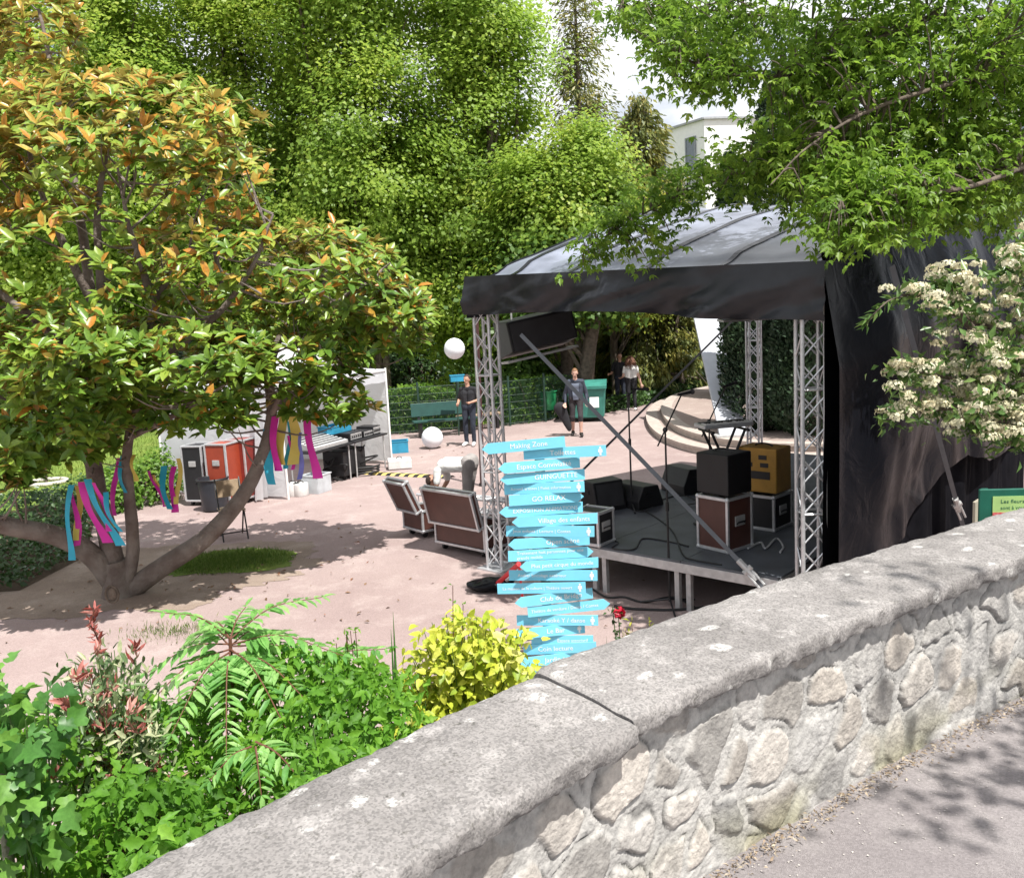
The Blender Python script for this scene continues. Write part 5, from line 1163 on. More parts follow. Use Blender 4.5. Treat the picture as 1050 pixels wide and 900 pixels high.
# ================================================================== SIGNPOST
sp = D(564, 690, 7.5); spx, spy = float(sp[0]), float(sp[1])
post_ = thing('signpost', 'wooden post stacked with some twenty blue arrow boards pointing both ways', 'signpost', (spx, spy, 0))
M_sblue = mat('sign_blue', (.20, .62, .82), rough=.5, var=.04); M_ink = mat('white_ink', (.86, .88, .88), rough=.6, var=.01)
MB().box((0, .07, 1.02), (.085, .085, 2.04)).build('post', M_ply, post_, bevel=.006)
BO = [  # left end, right end (px), shape, text, text start fraction, extra
 ((494, 461.5), (579, 452), 'L', 'Making Zone', .34, 0), ((537, 466.5), (621, 461), 'R0', 'Toilettes', .32, 1), ((511, 479.5), (595, 475), 'L', 'Espace Convivialité', .22, 0),
 ((513, 491), (600, 487), 'L', 'GUINGUETTE', .40, 0), ((517, 502.5), (599, 498), 'S', 'Accueil artistes | Point information', .08, 1), ((522, 512.5), (599, 509.5), 'R', 'GO RELAX', .30, 0),
 ((512, 524), (598, 521), 'L', 'EXPOSITION ANIMATIONS', .16, 0), ((525, 534.5), (613, 532), 'L', 'Village des enfants', .30, 0), ((519, 545.5), (609, 543.5), 'S', 'Jeux enfants | Lecture | Contes', .08, 1),
 ((521, 557), (605, 554.5), 'L', 'Open scène', .46, 0), ((521, 569), (609, 566.5), 'R', 'Traitement huit personnes pour une\ngrande mobile', .1, 0), ((533, 579.5), (614, 578), 'L', 'Plus petit cirque du monde', .14, 0),
 ((522, 591.5), (612, 588), 'S', 'Atelier bricolage extérieur', .1, 1), ((510, 605.5), (600, 600), 'S', 'La maison de la culture | Théâtre ouvert', .06, 1), ((528, 617), (608, 609), 'L', 'Club de Bridge', .32, 0),
 ((541, 626), (626, 620), 'R', 'Théâtre de verdure / Danse / Contes', .04, 0), ((530, 637), (613, 634.5), 'S', 'Karaoké Y / danse', .26, 1), ((524, 649), (600, 645), 'L', 'Le Bar', .48, 1),
 ((545, 658), (608, 655), 'S', 'Espace associatif', .42, 0), ((537, 668), (611, 661), 'S', 'Coin lecture', .2, 0), ((534, 678), (616, 672), 'S', 'Jardin partagé', .3, 0), ((548, 687), (604, 683), 'L', '', .3, 0)]
for i, ((xl, yl), (xr, yr), kind, txt, tf_, icon) in enumerate(BO):
    yb = spy - .012 - .010 * (i % 3)
    pl, pr2 = D(xl, yl, yb), D(xr, yr, yb); mid = (pl + pr2) / 2; d = pr2 - pl; L = np.linalg.norm(d); d /= L; tilt = math.atan2(d[2], math.hypot(d[0], d[1]))
    h = .094; yaw = (R(6.5) if kind in 'L' else R(-6.5)) * (.7 + .6 * rng.random()) * (1 if i % 5 else -1); L = L / math.cos(yaw)
    off = -L / 2
    if kind == 'L': out = [(off, 0), (off + .055, -h / 2), (-off, -h / 2), (-off, h / 2), (off + .055, h / 2)]
    elif kind == 'R': out = [(off, -h / 2), (-off - .055, -h / 2), (-off, 0), (-off - .055, h / 2), (off, h / 2)]
    else: out = [(off, -h / 2), (-off, -h / 2), (-off, h / 2), (off, h / 2)]
    b = MB(); k = len(out); b.add([(x, -.004, z) for x, z in out] + [(x, .004, z) for x, z in out], [tuple(range(k)), tuple(range(2 * k - 1, k - 1, -1))] + [(j, k + j, k + (j + 1) % k, (j + 1) % k) for j in range(k)], 0)
    if txt:
        lines = txt.split('\n'); x0 = off + L * tf_; room = L * (1 - tf_) - (.12 if icon else .05)
        for q, ln in enumerate(lines):
            sz = .062 if len(lines) == 1 and len(ln) < 27 else .040
            vs, fs = text_mb(ln, sz); w = vs[:, 0].max() - vs[:, 0].min(); kx = min(1.0, room / w)
            vs = np.c_[vs[:, 0] * kx + x0, np.full(len(vs), -.0062), vs[:, 1] * max(kx, .8) + (0 if len(lines) == 1 else .021 - .042 * q)]; b.add(vs, fs, 1)
    if icon:
        x = -off - .05; a = np.linspace(0, 2 * math.pi, 12, endpoint=False)
        b.add([(x + .009 * math.cos(q), -.0062, .029 + .009 * math.sin(q)) for q in a], [tuple(range(12))], 1)
        b.add([(x - .016, -.0062, .017), (x - .019, -.0062, -.012), (x - .008, -.0062, -.012), (x - .008, -.0062, -.038), (x + .008, -.0062, -.038), (x + .008, -.0062, -.012), (x + .019, -.0062, -.012), (x + .016, -.0062, .017)], [tuple(range(8))], 1)
    b.turn(0, ry=-tilt); b.turn(yaw, tuple(mid - V(spx, spy, 0)))
    b.build('sign_board', [M_sblue, M_ink], post_)

# ================================================================== PEOPLE
M_skin = mat('skin', (.48, .27, .19), rough=.55, var=.05); M_skin2 = mat('fair_skin', (.58, .36, .28), rough=.55, var=.05)
M_hairb = mat('brown_hair', (.045, .024, .014), rough=.6, bump=.5, bscale=120); M_hairl = mat('light_hair', (.22, .11, .05), rough=.6, bump=.5, bscale=120); M_haira = mat('auburn_hair', (.16, .07, .04), rough=.6)
M_tee = mat('black_cotton', (.018, .018, .022), rough=.9); M_jean = mat('dark_denim', (.022, .028, .045), rough=.9); M_shoew = mat('white_shoe', (.7, .7, .69), rough=.6); M_shoeb = mat('black_leather', (.02, .018, .017), rough=.5)
M_jack = mat('slate_jacket', (.045, .055, .08), rough=.85); M_short = mat('dark_shorts', (.035, .03, .034), rough=.9); M_wht = mat('white_cotton', (.74, .74, .72), rough=.9); M_gshort = mat('grey_shorts', (.30, .28, .27), rough=.9); M_gtee = mat('grey_cotton', (.16, .19, .25), rough=.9)
M_eye = mat('dark_eye', (.02, .015, .012), rough=.3)
def capsule(b, p, q, r0, r1):
    p, q = V(*p), V(*q); d = q - p; L = np.linalg.norm(d); d = d / L; ts = [-1, -.8, -.45, 0]
    pts, rs = [], []
    for a in (-.98, -.8, -.5, 0): pts.append(p + d * a * r0); rs.append(r0 * math.sqrt(1 - a * a))
    for a in (0, .5, .8, .98): pts.append(q + d * a * r1); rs.append(r1 * math.sqrt(1 - a * a))
    b.tube(pts, rs, 12)
def person(label, loc, rz, J, mats, hair, hair_n=0, sleeve=.5, shorts=None, skin=None, group='people', lean=None, extra=None):
    """one continuous skinned body from joints; mats: skin, top, legs, shoe"""
    t = thing('person', label, 'person', loc, rz=rz, group=group); segs = []
    def sg(a, c, r0, r1, m_): segs.append((V(*a), V(*c), r0, r1, m_))
    pel, che, nek, hd = (V(*J[k]) for k in ('pelvis', 'chest', 'neck', 'head'))
    rt = V(*J.get('right', (1, 0, 0))); up = unit(hd - nek); fw = V(*J.get('face', (0, 1, 0))); fw = unit(fw - up * (fw @ up)); hr = np.cross(fw, up)
    for s in (-1, 1):
        sg(pel + rt * s * .075, che + rt * s * .085, .105, .112, 1); sg(pel + rt * s * .08, pel + rt * s * .085 + (0, 0, .05), .115, .11, 2)
        sh = che + unit(nek - che) * .10 + rt * s * .17; sg(che + unit(nek - che) * .11, sh, .075, .066, 1)
        k = 'L' if s < 0 else 'R'; el, wr = V(*J['elbow' + k]), V(*J['wrist' + k])
        mid = sh + (el - sh) * sleeve; sg(sh, mid, .062, .054, 1); sg(mid, el, .045, .038, 0 if sleeve < 1 else 1); sg(el, wr, .038, .026, 0 if sleeve <= 1 else 1)
        hdv = unit(wr - el + V(*J.get('hand' + k, (0, 0, 0)))); side = unit(np.cross(hdv, fw if abs(hdv @ fw) < .9 else up)); palm = wr + hdv * .075; sg(wr, palm, .024, .030, 0)
        bend = unit(np.cross(side, hdv))
        for f in range(4):
            o_ = side * (f - 1.5) * .021; ln = (.065, .078, .074, .055)[f]; m1 = palm + o_ + hdv * ln * .55 + bend * .006; sg(palm + o_ * .8, m1, .0105, .0095, 0); sg(m1, m1 + hdv * ln * .4 + bend * .028, .0095, .008, 0)
        th = wr + hdv * .03 + side * .028; sg(th, th + hdv * .035 + side * .026, .011, .010, 0); sg(th + hdv * .035 + side * .026, th + hdv * .068 + side * .030 + bend * .012, .010, .008, 0)
        hip = pel + rt * s * .09 - V(0, 0, .03); kn, an, to = V(*J['knee' + k]), V(*J['ankle' + k]), V(*J['toe' + k])
        sg(hip, kn, .098, .064, 2)
        if shorts is not None: m2 = kn + (an - kn) * shorts; sg(kn, m2, .068, .062, 2); sg(m2, an, .052, .038, 0)
        else: sg(kn, an, .066, .050, 2)
        sg(an - V(0, 0, .02), to, .046, .038, 3); sg(an - V(0, 0, .03), an - V(0, 0, .045) - (to - an) * V(.25, .25, 0), .045, .042, 3)
    sg(che + unit(nek - che) * .1, hd - up * .06, .058, .052, 0)
    b = MB(); ns = len(segs)
    for s_ in segs: capsule(b, *s_[:4])
    # head: skull, jaw, nose, ears
    hb = MB(); hb.ball((0, 0, .02), (.074, .094, .098)); hb.ball((0, .022, -.055), (.052, .062, .056)); hb.tube([(0, .085, .015), (0, .106, -.022), (0, .088, -.032)], [.008, .015, .009], 8)
    for s in (-1, 1): hb.ball((s * .076, -.005, -.005), (.012, .022, .032), nu=8, nv=6)
    MT = np.stack([hr, fw, up]); hb.v = [v @ MT + hd for v in hb.v]; b.merge(hb)
    tmp = b.build('body_form', M_skin); md = tmp.modifiers.new('r', 'REMESH'); md.mode = 'VOXEL'; md.voxel_size = .0095; sm_ = tmp.modifiers.new('s', 'SMOOTH'); sm_.iterations = 3; sm_.factor = .5
    bpy.context.view_layer.update(); me = bpy.data.meshes.new_from_object(tmp.evaluated_get(bpy.context.evaluated_depsgraph_get())); bpy.data.objects.remove(tmp)
    co = np.zeros(len(me.vertices) * 3); me.vertices.foreach_get('co', co); co = co.reshape(-1, 3); ce = np.zeros(len(me.polygons) * 3); me.polygons.foreach_get('center', ce); ce = ce.reshape(-1, 3)
    best = np.full(len(ce), 9.); mi = np.zeros(len(ce), int)
    for p, q, r0, r1, m_ in segs:
        d = q - p; f = np.clip(((ce - p) @ d) / (d @ d), 0, 1); ds = np.linalg.norm(ce - p - f[:, None] * d, axis=1) - (r0 + (r1 - r0) * f); k = ds < best; best[k] = ds[k]; mi[k] = m_
    hdist = np.linalg.norm((ce - hd) / V(1, 1, 1.05), axis=1); mi[hdist < .125] = 0
    # cloth folds
    vn = np.zeros(len(co) * 3); me.vertices.foreach_get('normal', vn); vn = vn.reshape(-1, 3); q = (np.linalg.norm(co - hd, axis=1) > .2); co = co + vn * ((fbm(co * V(14, 14, 9), 3) - .5) * .02 * q)[:, None]; me.vertices.foreach_set('co', co.ravel())
    # trousers' waist line and hems stay where the segments change
    eb = MB()
    me.materials.clear()
    for m_ in mats: me.materials.append(m_)
    me.polygons.foreach_set('material_index', mi.astype(np.int32)); me.polygons.foreach_set('use_smooth', [True] * len(mi)); me.update()
    o = bpy.data.objects.new('body', me); col.objects.link(o); o.parent = t
    eb = MB()
    for s in (-1, 1): eb.ball((s * .031, .086, .018), (.011, .008, .007), nu=8, nv=6)
    eb.tube([(-.022, .083, -.062), (0, .088, -.064), (.022, .083, -.062)], .004, 6)
    eb.v = [v @ MT + hd for v in eb.v]; eb.build('eyes_and_mouth', M_eye, t)
    hbm = MB(); n_ = 26; P = np.zeros((n_, 15, 3))
    for i in range(n_):
        a = 2 * math.pi * i / (n_ - 1)
        front = math.sin(a)
        for j in range(15):
            th = (1.0 if front > .3 else 2.0) * j / 14 * (.86 if front > .3 else 1.0) ; r = 1.12 + .05 * (noise3(V(a * 3, j * .6, 1.0)) - .5)
            P[i, j] = (.074 * r * math.sin(th) * math.cos(a), .094 * r * math.sin(th) * math.sin(a) - .006, .02 + .098 * r * math.cos(th))
    hbm.grid(P)
    hbm.v = [v @ MT + hd for v in hbm.v]; ho = hbm.build('hair', hair, t, smooth=True)
    if hair_n:   # long loose curls
        cb = MB()
        for i in range(hair_n):
            a = rng.uniform(0, 2 * math.pi); th = rng.uniform(.2, 1.9); st = V(.08 * math.sin(th) * math.cos(a), .098 * math.sin(th) * math.sin(a) - .02, .02 + .10 * math.cos(th))
            if st[1] > .05: st[1] *= -.5
            dr = unit(st + rng.normal(size=3) * .03); pts = [st + dr * .1 * q + V(0, -.02 * q, -.20 * q * q) + V(math.sin(q * 14 + i), math.cos(q * 14 + i), 0) * .014 for q in np.linspace(0, 1, 9)]
            cb.tube(pts, np.linspace(.012, .005, 9), 5)
        cb.v = [v @ MT + hd for v in cb.v]; cb.build('curls', hair, ho, smooth=True)
    return t
STAND = dict(pelvis=(0, 0, .96), chest=(0, .0, 1.30), neck=(0, 0, 1.47), head=(0, .02, 1.635), elbowL=(-.25, -.03, 1.12), elbowR=(.25, -.03, 1.12), wristL=(-.27, .06, .88), wristR=(.27, .06, .88),
             kneeL=(-.10, .03, .51), kneeR=(.10, .03, .51), ankleL=(-.10, -.01, .10), ankleR=(.11, -.01, .10), toeL=(-.12, .15, .038), toeR=(.14, .15, .038))
def J(**k): d = dict(STAND); d.update(k); return d
p = G(483, 457)
person('man in a black t-shirt and dark jeans standing by the bench with both forearms raised', p, R(160), J(elbowL=(-.26, -.02, 1.13), elbowR=(.26, -.02, 1.13), wristL=(-.16, .24, 1.10), wristR=(.17, .25, 1.08), ankleL=(-.09, .0, .10), face=(.25, 1, 0)),
       [M_skin, M_tee, M_jean, M_shoew], M_hairb, sleeve=.75)
p = G(592, 447)
pw = person('fair-haired person in an open slate jacket and dark shorts walking with a black instrument bag', p, R(176), J(chest=(0, .03, 1.29), neck=(0, .06, 1.46), head=(0, .11, 1.61), face=(0, 1, -.35), elbowL=(-.25, -.03, 1.11), elbowR=(.25, -.04, 1.11), wristL=(-.28, .07, .87), wristR=(.27, .08, .87),
            kneeL=(-.10, .16, .52), ankleL=(-.10, .14, .10), toeL=(-.12, .31, .05), kneeR=(.10, .03, .51), ankleR=(.10, -.16, .12), toeR=(.12, .0, .038)), [M_skin2, M_jack, M_short, M_shoeb], M_hairl, sleeve=1.5, shorts=.22)
b = MB(); P = np.zeros((12, 8, 3))
for i in range(12):
    for j in range(8): x = -.09 + .18 * j / 7; z = 1.36 - .42 * i / 11; P[i, j] = (x * (1 - .25 * i / 11), .148 - 1.1 * x * x + .012 * math.sin(i) + .03 * (1 - i / 11), z)
b.grid(P); b.build('shirt_front', M_gtee, pw, smooth=True)
gbag = thing('instrument_bag', 'black padded instrument bag held low by the walking person', 'bag', p + V(.0, 0, 0), rz=R(176))
b = MB(); cth = [(.46, .04, .88), (.42, .04, .78), (.36, .03, .62), (.28, .02, .44), (.22, .02, .28), (.18, .02, .14)]; b.tube(spline(cth, 16), [.04, .10, .145, .16, .16, .15, .14, .13, .12, .11, .10, .095, .085, .075, .06, .03], 14); b.v[-1] = (b.v[-1] - V(.32, .03, 0)) * V(1, .5, 1) + V(.32, .03, 0); b.build('padded_case', M_tee, gbag, smooth=True)
MB().tube(spline([(.40, .06, .84), (.30, .09, .82), (.29, .09, .76), (.36, .07, .66)], 12), .010, 6).build('handle', M_black, gbag)
p = G(648, 421)
person('woman with big auburn curls in a white top and black trousers seen from behind', p, R(-8), J(pelvis=(0, 0, .95), chest=(0, 0, 1.24), neck=(0, 0, 1.40), head=(0, .01, 1.56), elbowL=(-.23, .0, 1.08), wristL=(-.30, .18, 1.02), elbowR=(.24, -.02, 1.07), wristR=(.30, .0, .82), kneeL=(-.09, .02, .5), kneeR=(.09, .02, .5), ankleL=(-.11, -.02, .1), toeL=(-.14, .13, .04)),
       [M_skin2, M_wht, M_tee, M_shoew], M_haira, hair_n=170, sleeve=.55)
p = G(640, 419) + V(-.05, .35, 0)
person('dark-haired man in black facing the camera, half hidden by the curly-haired woman', p, R(170), J(elbowR=(.27, .0, 1.12), wristR=(.34, .22, 1.10), face=(-.3, 1, 0)), [M_skin, M_tee, M_jean, M_shoeb], M_hairb, sleeve=.7)
# bending man behind the cases
p = G(482, 537); p = V(p[0], p[1], 0)
person('man in a white shirt and grey shorts bent right over the open flight case', p, R(72), J(pelvis=(0, -.05, .93), chest=(0, .34, .93), neck=(0, .47, .81), head=(0, .57, .69), face=(0, .25, -1), right=(1, 0, 0), elbowL=(-.22, .42, .66), elbowR=(.22, .42, .64), wristL=(-.14, .52, .45), wristR=(.16, .54, .43),
       kneeL=(-.12, -.02, .50), kneeR=(.12, .02, .50), ankleL=(-.13, -.10, .10), ankleR=(.13, -.04, .10), toeL=(-.14, .06, .038), toeR=(.15, .12, .038)), [M_skin, M_wht, M_gshort, M_shoeb], M_hairb, sleeve=.8, shorts=.12)

# ================================================================== MAGNOLIA
M_mbark = mat('magnolia_bark', (.125, .095, .08), rough=.9, var=.35, scale=4, bump=1.0, bscale=24, c2=(.22, .19, .165))
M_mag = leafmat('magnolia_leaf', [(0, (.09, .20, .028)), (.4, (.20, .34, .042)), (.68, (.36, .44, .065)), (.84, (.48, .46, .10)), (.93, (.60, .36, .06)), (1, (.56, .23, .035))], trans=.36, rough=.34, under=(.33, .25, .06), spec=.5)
mb0 = G(125, 612); mag = thing('magnolia_tree', 'large old magnolia with glossy leaves, rusty leaf undersides and spreading low boughs', 'tree', mb0)
def wp_(l): return [D(x, y, Y) for x, y, Y in l]
BR = [([(124, 622, 10.5), (123, 600, 10.5), (118, 575, 10.5)], .25, .16), ([(118, 598, 10.5), (95, 570, 10.4), (60, 550, 10.25), (10, 540, 10.0), (-60, 520, 9.7), (-130, 470, 9.4)], .145, .08),
      ([(120, 592, 10.5), (110, 545, 10.55), (100, 500, 10.6), (93, 450, 10.6), (95, 380, 10.6), (104, 300, 10.7), (100, 220, 10.7), (112, 140, 10.8)], .135, .025), ([(130, 600, 10.45), (136, 560, 10.5), (133, 510, 10.45), (131, 455, 10.4), (148, 380, 10.3), (160, 310, 10.2), (200, 250, 10.2)], .088, .025),
      ([(132, 606, 10.5), (168, 580, 10.55), (210, 552, 10.7), (246, 512, 10.9), (268, 470, 11.0), (279, 425, 11.1), (276, 380, 11.1), (296, 330, 11.2), (340, 285, 11.3)], .135, .028),
      ([(104, 330, 10.7), (70, 260, 10.4), (40, 190, 10.2), (20, 110, 10.4)], .06, .015), ([(98, 400, 10.6), (50, 340, 9.9), (0, 300, 9.6), (-50, 250, 9.6)], .07, .02), ([(160, 320, 10.2), (135, 240, 9.8), (120, 170, 9.8)], .045, .012), ([(150, 375, 10.3), (215, 330, 9.9), (255, 280, 9.8), (280, 220, 9.9)], .05, .012),
      ([(278, 420, 11.1), (330, 385, 11.3), (390, 350, 11.5), (430, 310, 11.6)], .06, .014), ([(276, 390, 11.1), (240, 330, 11.6), (220, 250, 11.8), (235, 180, 11.8)], .055, .012), ([(95, 430, 10.6), (40, 420, 10.0), (-30, 400, 9.6)], .05, .015), ([(131, 450, 10.4), (190, 420, 9.7), (230, 395, 9.5)], .04, .012), ([(300, 330, 11.2), (360, 300, 10.9), (400, 270, 10.8)], .04, .01), ([(93, 300, 10.7), (75, 180, 11.6), (55, 80, 12.2), (40, 10, 12.6)], .06, .02), ([(279, 425, 11.1), (290, 400, 10.6), (310, 380, 10.2)], .04, .012)]
b = MB(); tips = []
for l, r0, r1 in BR:
    c = spline(wp_(l), 6 * len(l)); rr = np.linspace(r0, r1, len(c)); c = c + .022 * (fbm(c * 2.5, 2) - .5)[:, None]; b.tube(c, rr * (1 + .10 * (fbm(c * 4 + 2, 2) - .5)), 12)
    tips.append(c[len(c) // 3:])
tips = np.vstack(tips)
RG = [(120, 135, 150, 62, 10.6, 1.7, 380), (45, 170, 90, 70, 10.1, 1.5, 190), (210, 180, 70, 60, 10.9, 1.4, 130), (60, 265, 110, 75, 10.1, 1.8, 90), (215, 270, 90, 55, 10.7, 1.5, 190), (330, 290, 80, 62, 11.2, 1.3, 300), (395, 325, 48, 42, 11.4, .9, 130), (55, 375, 110, 62, 9.7, 1.6, 420), (175, 375, 110, 52, 10.3, 1.6, 330), (290, 372, 95, 40, 11.0, 1.1, 230),
      (60, 440, 80, 36, 9.6, 1.1, 150), (200, 425, 60, 22, 10.1, .9, 70), (-110, 300, 120, 160, 9.9, 1.9, 380), (10, 470, 35, 40, 9.3, .7, 60), (40, 40, 50, 60, 12.5, .9, 130), (330, 415, 60, 16, 11.0, .7, 50), (-30, 130, 80, 70, 10.6, 1.5, 140)]
RP_, RD = [], []
for x, y, rx, ry, Y, rY, n in RG:
    d = rvec(n); q = rng.uniform(.55, 1.0, n) ** .5; d2 = d * q[:, None]
    for k in range(n):
        RP_.append(D(x + rx * d2[k, 0], y - ry * d2[k, 2], Y + rY * d2[k, 1])); RD.append(d[k])
RP_ = np.array(RP_); RD = np.array(RD); _k = fbm(RP_ * 1.25 + 3, 2) > .315; RP_ = RP_[_k]; RD = RD[_k]
USED = {}
for k in range(0, len(RP_), 4):      # twigs from the nearest limb to some of the rosettes
    e = RP_[k]; j = np.argmin(((tips - e) ** 2).sum(1) * rng.uniform(.4, 1.6, len(tips)) + .8 * (tips[:, 2] > e[2])); s = tips[j]
    used = USED.get(j // 2, 0); USED[j // 2] = used + 1
    if used < 2 and np.linalg.norm(e - s) < 1.25: b.tube(spline([s, (s + e) / 2 - V(0, 0, .12) + rng.normal(size=3) * .06, e - V(0, 0, .05)], 7), np.linspace(.016, .004, 7), 5, cap=False)
b.build('trunk', M_mbark, mag, world=True, smooth=True)
b = MB(); a = np.linspace(0, 2 * math.pi, 19); c = G(122, 604, .22) + V(0, -.185, 0)
b.tube(np.c_[c[0] + .075 * np.cos(a), c[1] + .02 * np.sin(a) * 0, c[2] + .10 * np.sin(a) + 0 * a], .014, 7); b.ball(c + V(0, .012, 0), (.06, .02, .085)); b.build('bark_scar', M_bark, mag, world=True, smooth=True)
nr_ = len(RP_); per = 9
ax = unit(RD * .35 + V(.05, -.30, .85) + .35 * rvec(nr_)); e1_ = unit(np.cross(ax, rvec(nr_))); e2_ = np.cross(ax, e1_)
A_l, P_l, N_l = [], [], []
for k in range(per):
    ph = k * 2.4 + rng.uniform(0, 6.28, nr_); el = rng.uniform(-.05, .55, nr_) + .45 * (k % 4 == 0)
    rad = e1_ * np.cos(ph)[:, None] + e2_ * np.sin(ph)[:, None]; A_l.append(rad * np.cos(el)[:, None] + ax * np.sin(el)[:, None] - V(0, 0, .12)); N_l.append(ax * np.cos(el)[:, None] - rad * np.sin(el)[:, None]); P_l.append(RP_ + ax * .02 * (k / per))
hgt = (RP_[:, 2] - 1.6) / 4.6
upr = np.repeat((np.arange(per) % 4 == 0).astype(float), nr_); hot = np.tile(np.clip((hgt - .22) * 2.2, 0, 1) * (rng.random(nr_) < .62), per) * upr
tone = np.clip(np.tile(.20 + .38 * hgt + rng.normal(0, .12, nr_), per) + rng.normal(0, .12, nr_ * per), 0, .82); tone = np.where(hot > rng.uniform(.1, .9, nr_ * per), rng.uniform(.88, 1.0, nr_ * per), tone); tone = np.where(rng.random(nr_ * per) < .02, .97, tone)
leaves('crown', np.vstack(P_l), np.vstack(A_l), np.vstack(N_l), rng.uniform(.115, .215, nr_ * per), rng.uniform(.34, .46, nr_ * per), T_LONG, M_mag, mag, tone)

# ribbons tied to the magnolia
M_pink = mat('magenta_ribbon', (.62, .02, .36), rough=.5, var=.06); M_turq = mat('turquoise_ribbon', (.02, .38, .55), rough=.5, var=.06); M_yelr = mat('yellow_ribbon', (.62, .50, .10), rough=.5, var=.06)
RB = [(73, 497, 71, 575, 10.15, 'T', 6, 'turquoise ribbon hanging straight below the low bough, leftmost of the ribbons round the trunk'), (76, 499, 78, 560, 10.2, 'P', 5, 'thin magenta ribbon hanging next to the leftmost turquoise one on the low bough'), (78, 498, 81, 553, 10.25, 'Y', 5, 'pale yellow ribbon hanging below the low bough'),
      (84, 494, 108, 557, 10.1, 'P', 9, 'broad magenta ribbon slanting across the big trunk'), (90, 491, 121, 560, 10.05, 'T', 8, 'broad turquoise ribbon slanting across the big trunk'), (88, 491, 116, 540, 10.08, 'Y', 5, 'yellow ribbon slanting between the magenta and turquoise ones on the trunk'), (99, 494, 112, 545, 10.02, 'P', 5, 'second magenta ribbon slanting over the trunk, above the broad one'), (106, 505, 122, 545, 10.0, 'T', 5, 'short turquoise ribbon at the edge of the trunk bundle'),
      (119, 470, 118, 528, 10.4, 'P', 5, 'magenta ribbon hanging between the two upright trunks'), (123, 466, 128, 505, 10.4, 'T', 4, 'turquoise ribbon hanging between the two upright trunks'), (138, 466, 137, 494, 10.4, 'Y', 4, 'short yellow ribbon beside the thinner upright trunk'),
      (155, 482, 168, 520, 10.8, 'P', 4, 'magenta ribbon curving at the side of the middle cluster under the leaves'), (160, 486, 170, 518, 10.8, 'Y', 4, 'yellow ribbon in the middle cluster under the leaves'), (166, 478, 173, 522, 10.8, 'T', 6, 'turquoise ribbon in the middle cluster under the leaves'), (179, 478, 177, 526, 10.8, 'P', 6, 'longest magenta ribbon of the middle cluster under the leaves'), (182, 470, 183, 516, 10.8, 'Y', 4, 'yellow ribbon beside the longest magenta one of the middle cluster'),
      (272, 440, 280, 496, 11.0, 'T', 8, 'turquoise ribbon beside the long bough before the white tent'), (281, 427, 284, 483, 11.0, 'P', 7, 'magenta ribbon hanging on the bough before the white tent'), (288, 424, 289, 476, 11.05, 'Y', 8, 'wide yellow ribbon closest to the bough before the white tent'), (296, 432, 295, 480, 11.1, 'T', 4, 'thin turquoise ribbon between the two wide yellow ones'), (301, 427, 302, 476, 11.05, 'Y', 9, 'widest yellow ribbon before the gathered tent curtain'), (298, 446, 300, 482, 11.1, 'P', 3, 'thin short magenta ribbon behind the widest yellow one'),
      (310, 443, 306, 492, 11.1, 'B', 4, 'slender violet-blue ribbon before the tent opening'), (315, 421, 324, 491, 11.0, 'P', 8, 'long magenta ribbon hanging alone before the mixing desk'), (194, 417, 196, 434, 10.6, 'P', 6, 'short magenta ribbon tied high among the leaves')]
MB_ = {'T': M_turq, 'P': M_pink, 'Y': M_yelr, 'B': mat('violet_ribbon', (.16, .18, .55), rough=.5)}
for x0, y0, x1, y1, Y, c, w, lab in RB:
    a, e = D(x0, y0, Y), D(x1, y1, Y - .05); wid = w / 900 * Y * 1.05; n_ = 18; b = MB(); P = np.zeros((n_, 3, 3)); ph = rng.uniform(0, 6)
    for i in range(n_):
        f = i / (n_ - 1); m_ = a + (e - a) * f + V(.02 * math.sin(f * 5 + ph), .04 * math.sin(f * 4 + ph), 0); tw = .5 * math.sin(f * 3.2 + ph) ; dw = V(math.cos(tw), math.sin(tw), 0) * wid / 2 * (1 + .25 * f)
        P[i, 0] = m_ - dw; P[i, 1] = m_ + V(0, -.006, 0); P[i, 2] = m_ + dw
    b.grid(P); b.grid((P + V(0, .0015, 0))[:, ::-1]); o = b.build('ribbon', MB_[c], smooth=True); tag(o, lab, 'ribbon', 'coloured ribbons tied to the magnolia')

# grass patch under the bough, ivy bed, lawn blades
def blades(name, P, h, m, wr=.10, parent=None):
    n = len(P); o = leaves(name, P, unit(V(0, 0, 1) + .5 * rvec(n)), rvec(n), h * rng.uniform(.5, 1.3, n), wr, T_FLAT, m, parent)
    if parent is None: tag(o, kind='stuff')
    return o
M_grass = leafmat('grass_blade', [(0, (.07, .14, .02)), (.6, (.14, .24, .035)), (1, (.26, .31, .09))], trans=.35)
n = 9000; g = rng.normal(size=(n, 2)) * (.42, .30); g = g[(g ** 2 / V(.85, .62)[:2] ** 2).sum(1) < 1.1]; blades('grass', np.c_[g[:, 0] - 3.95, g[:, 1] + 11.75, np.full(len(g), .008)], .06, M_grass, .12)
n = 500; blades('grass', np.c_[rng.normal(-3.75, .25, n), rng.normal(9.05, .14, n), np.full(n, .003)], .06, M_grass, .12)
n = 26000; P = np.c_[rng.uniform(-22, -7.6, n), rng.uniform(13.5, 30, n), np.full(n, .004)]; P = P[(P[:, 0] < -8.2 - (P[:, 1] > 19) * 0) & (P[:, 1] > 13.4 + (P[:, 0] + 14).clip(0) * .75)]; blades('lawn_grass', P, .09, leafmat('lawn_blade', [(0, (.10, .17, .02)), (.6, (.17, .24, .035)), (1, (.24, .28, .06))], trans=.35), .16)
from_poly = [(-14, 10.6), (-6.4, 10.9), (-6.3, 12.5), (-7.6, 15.6), (-7.0, 17.8), (-8.3, 19.0), (-9.4, 16.1), (-14, 13.4)]
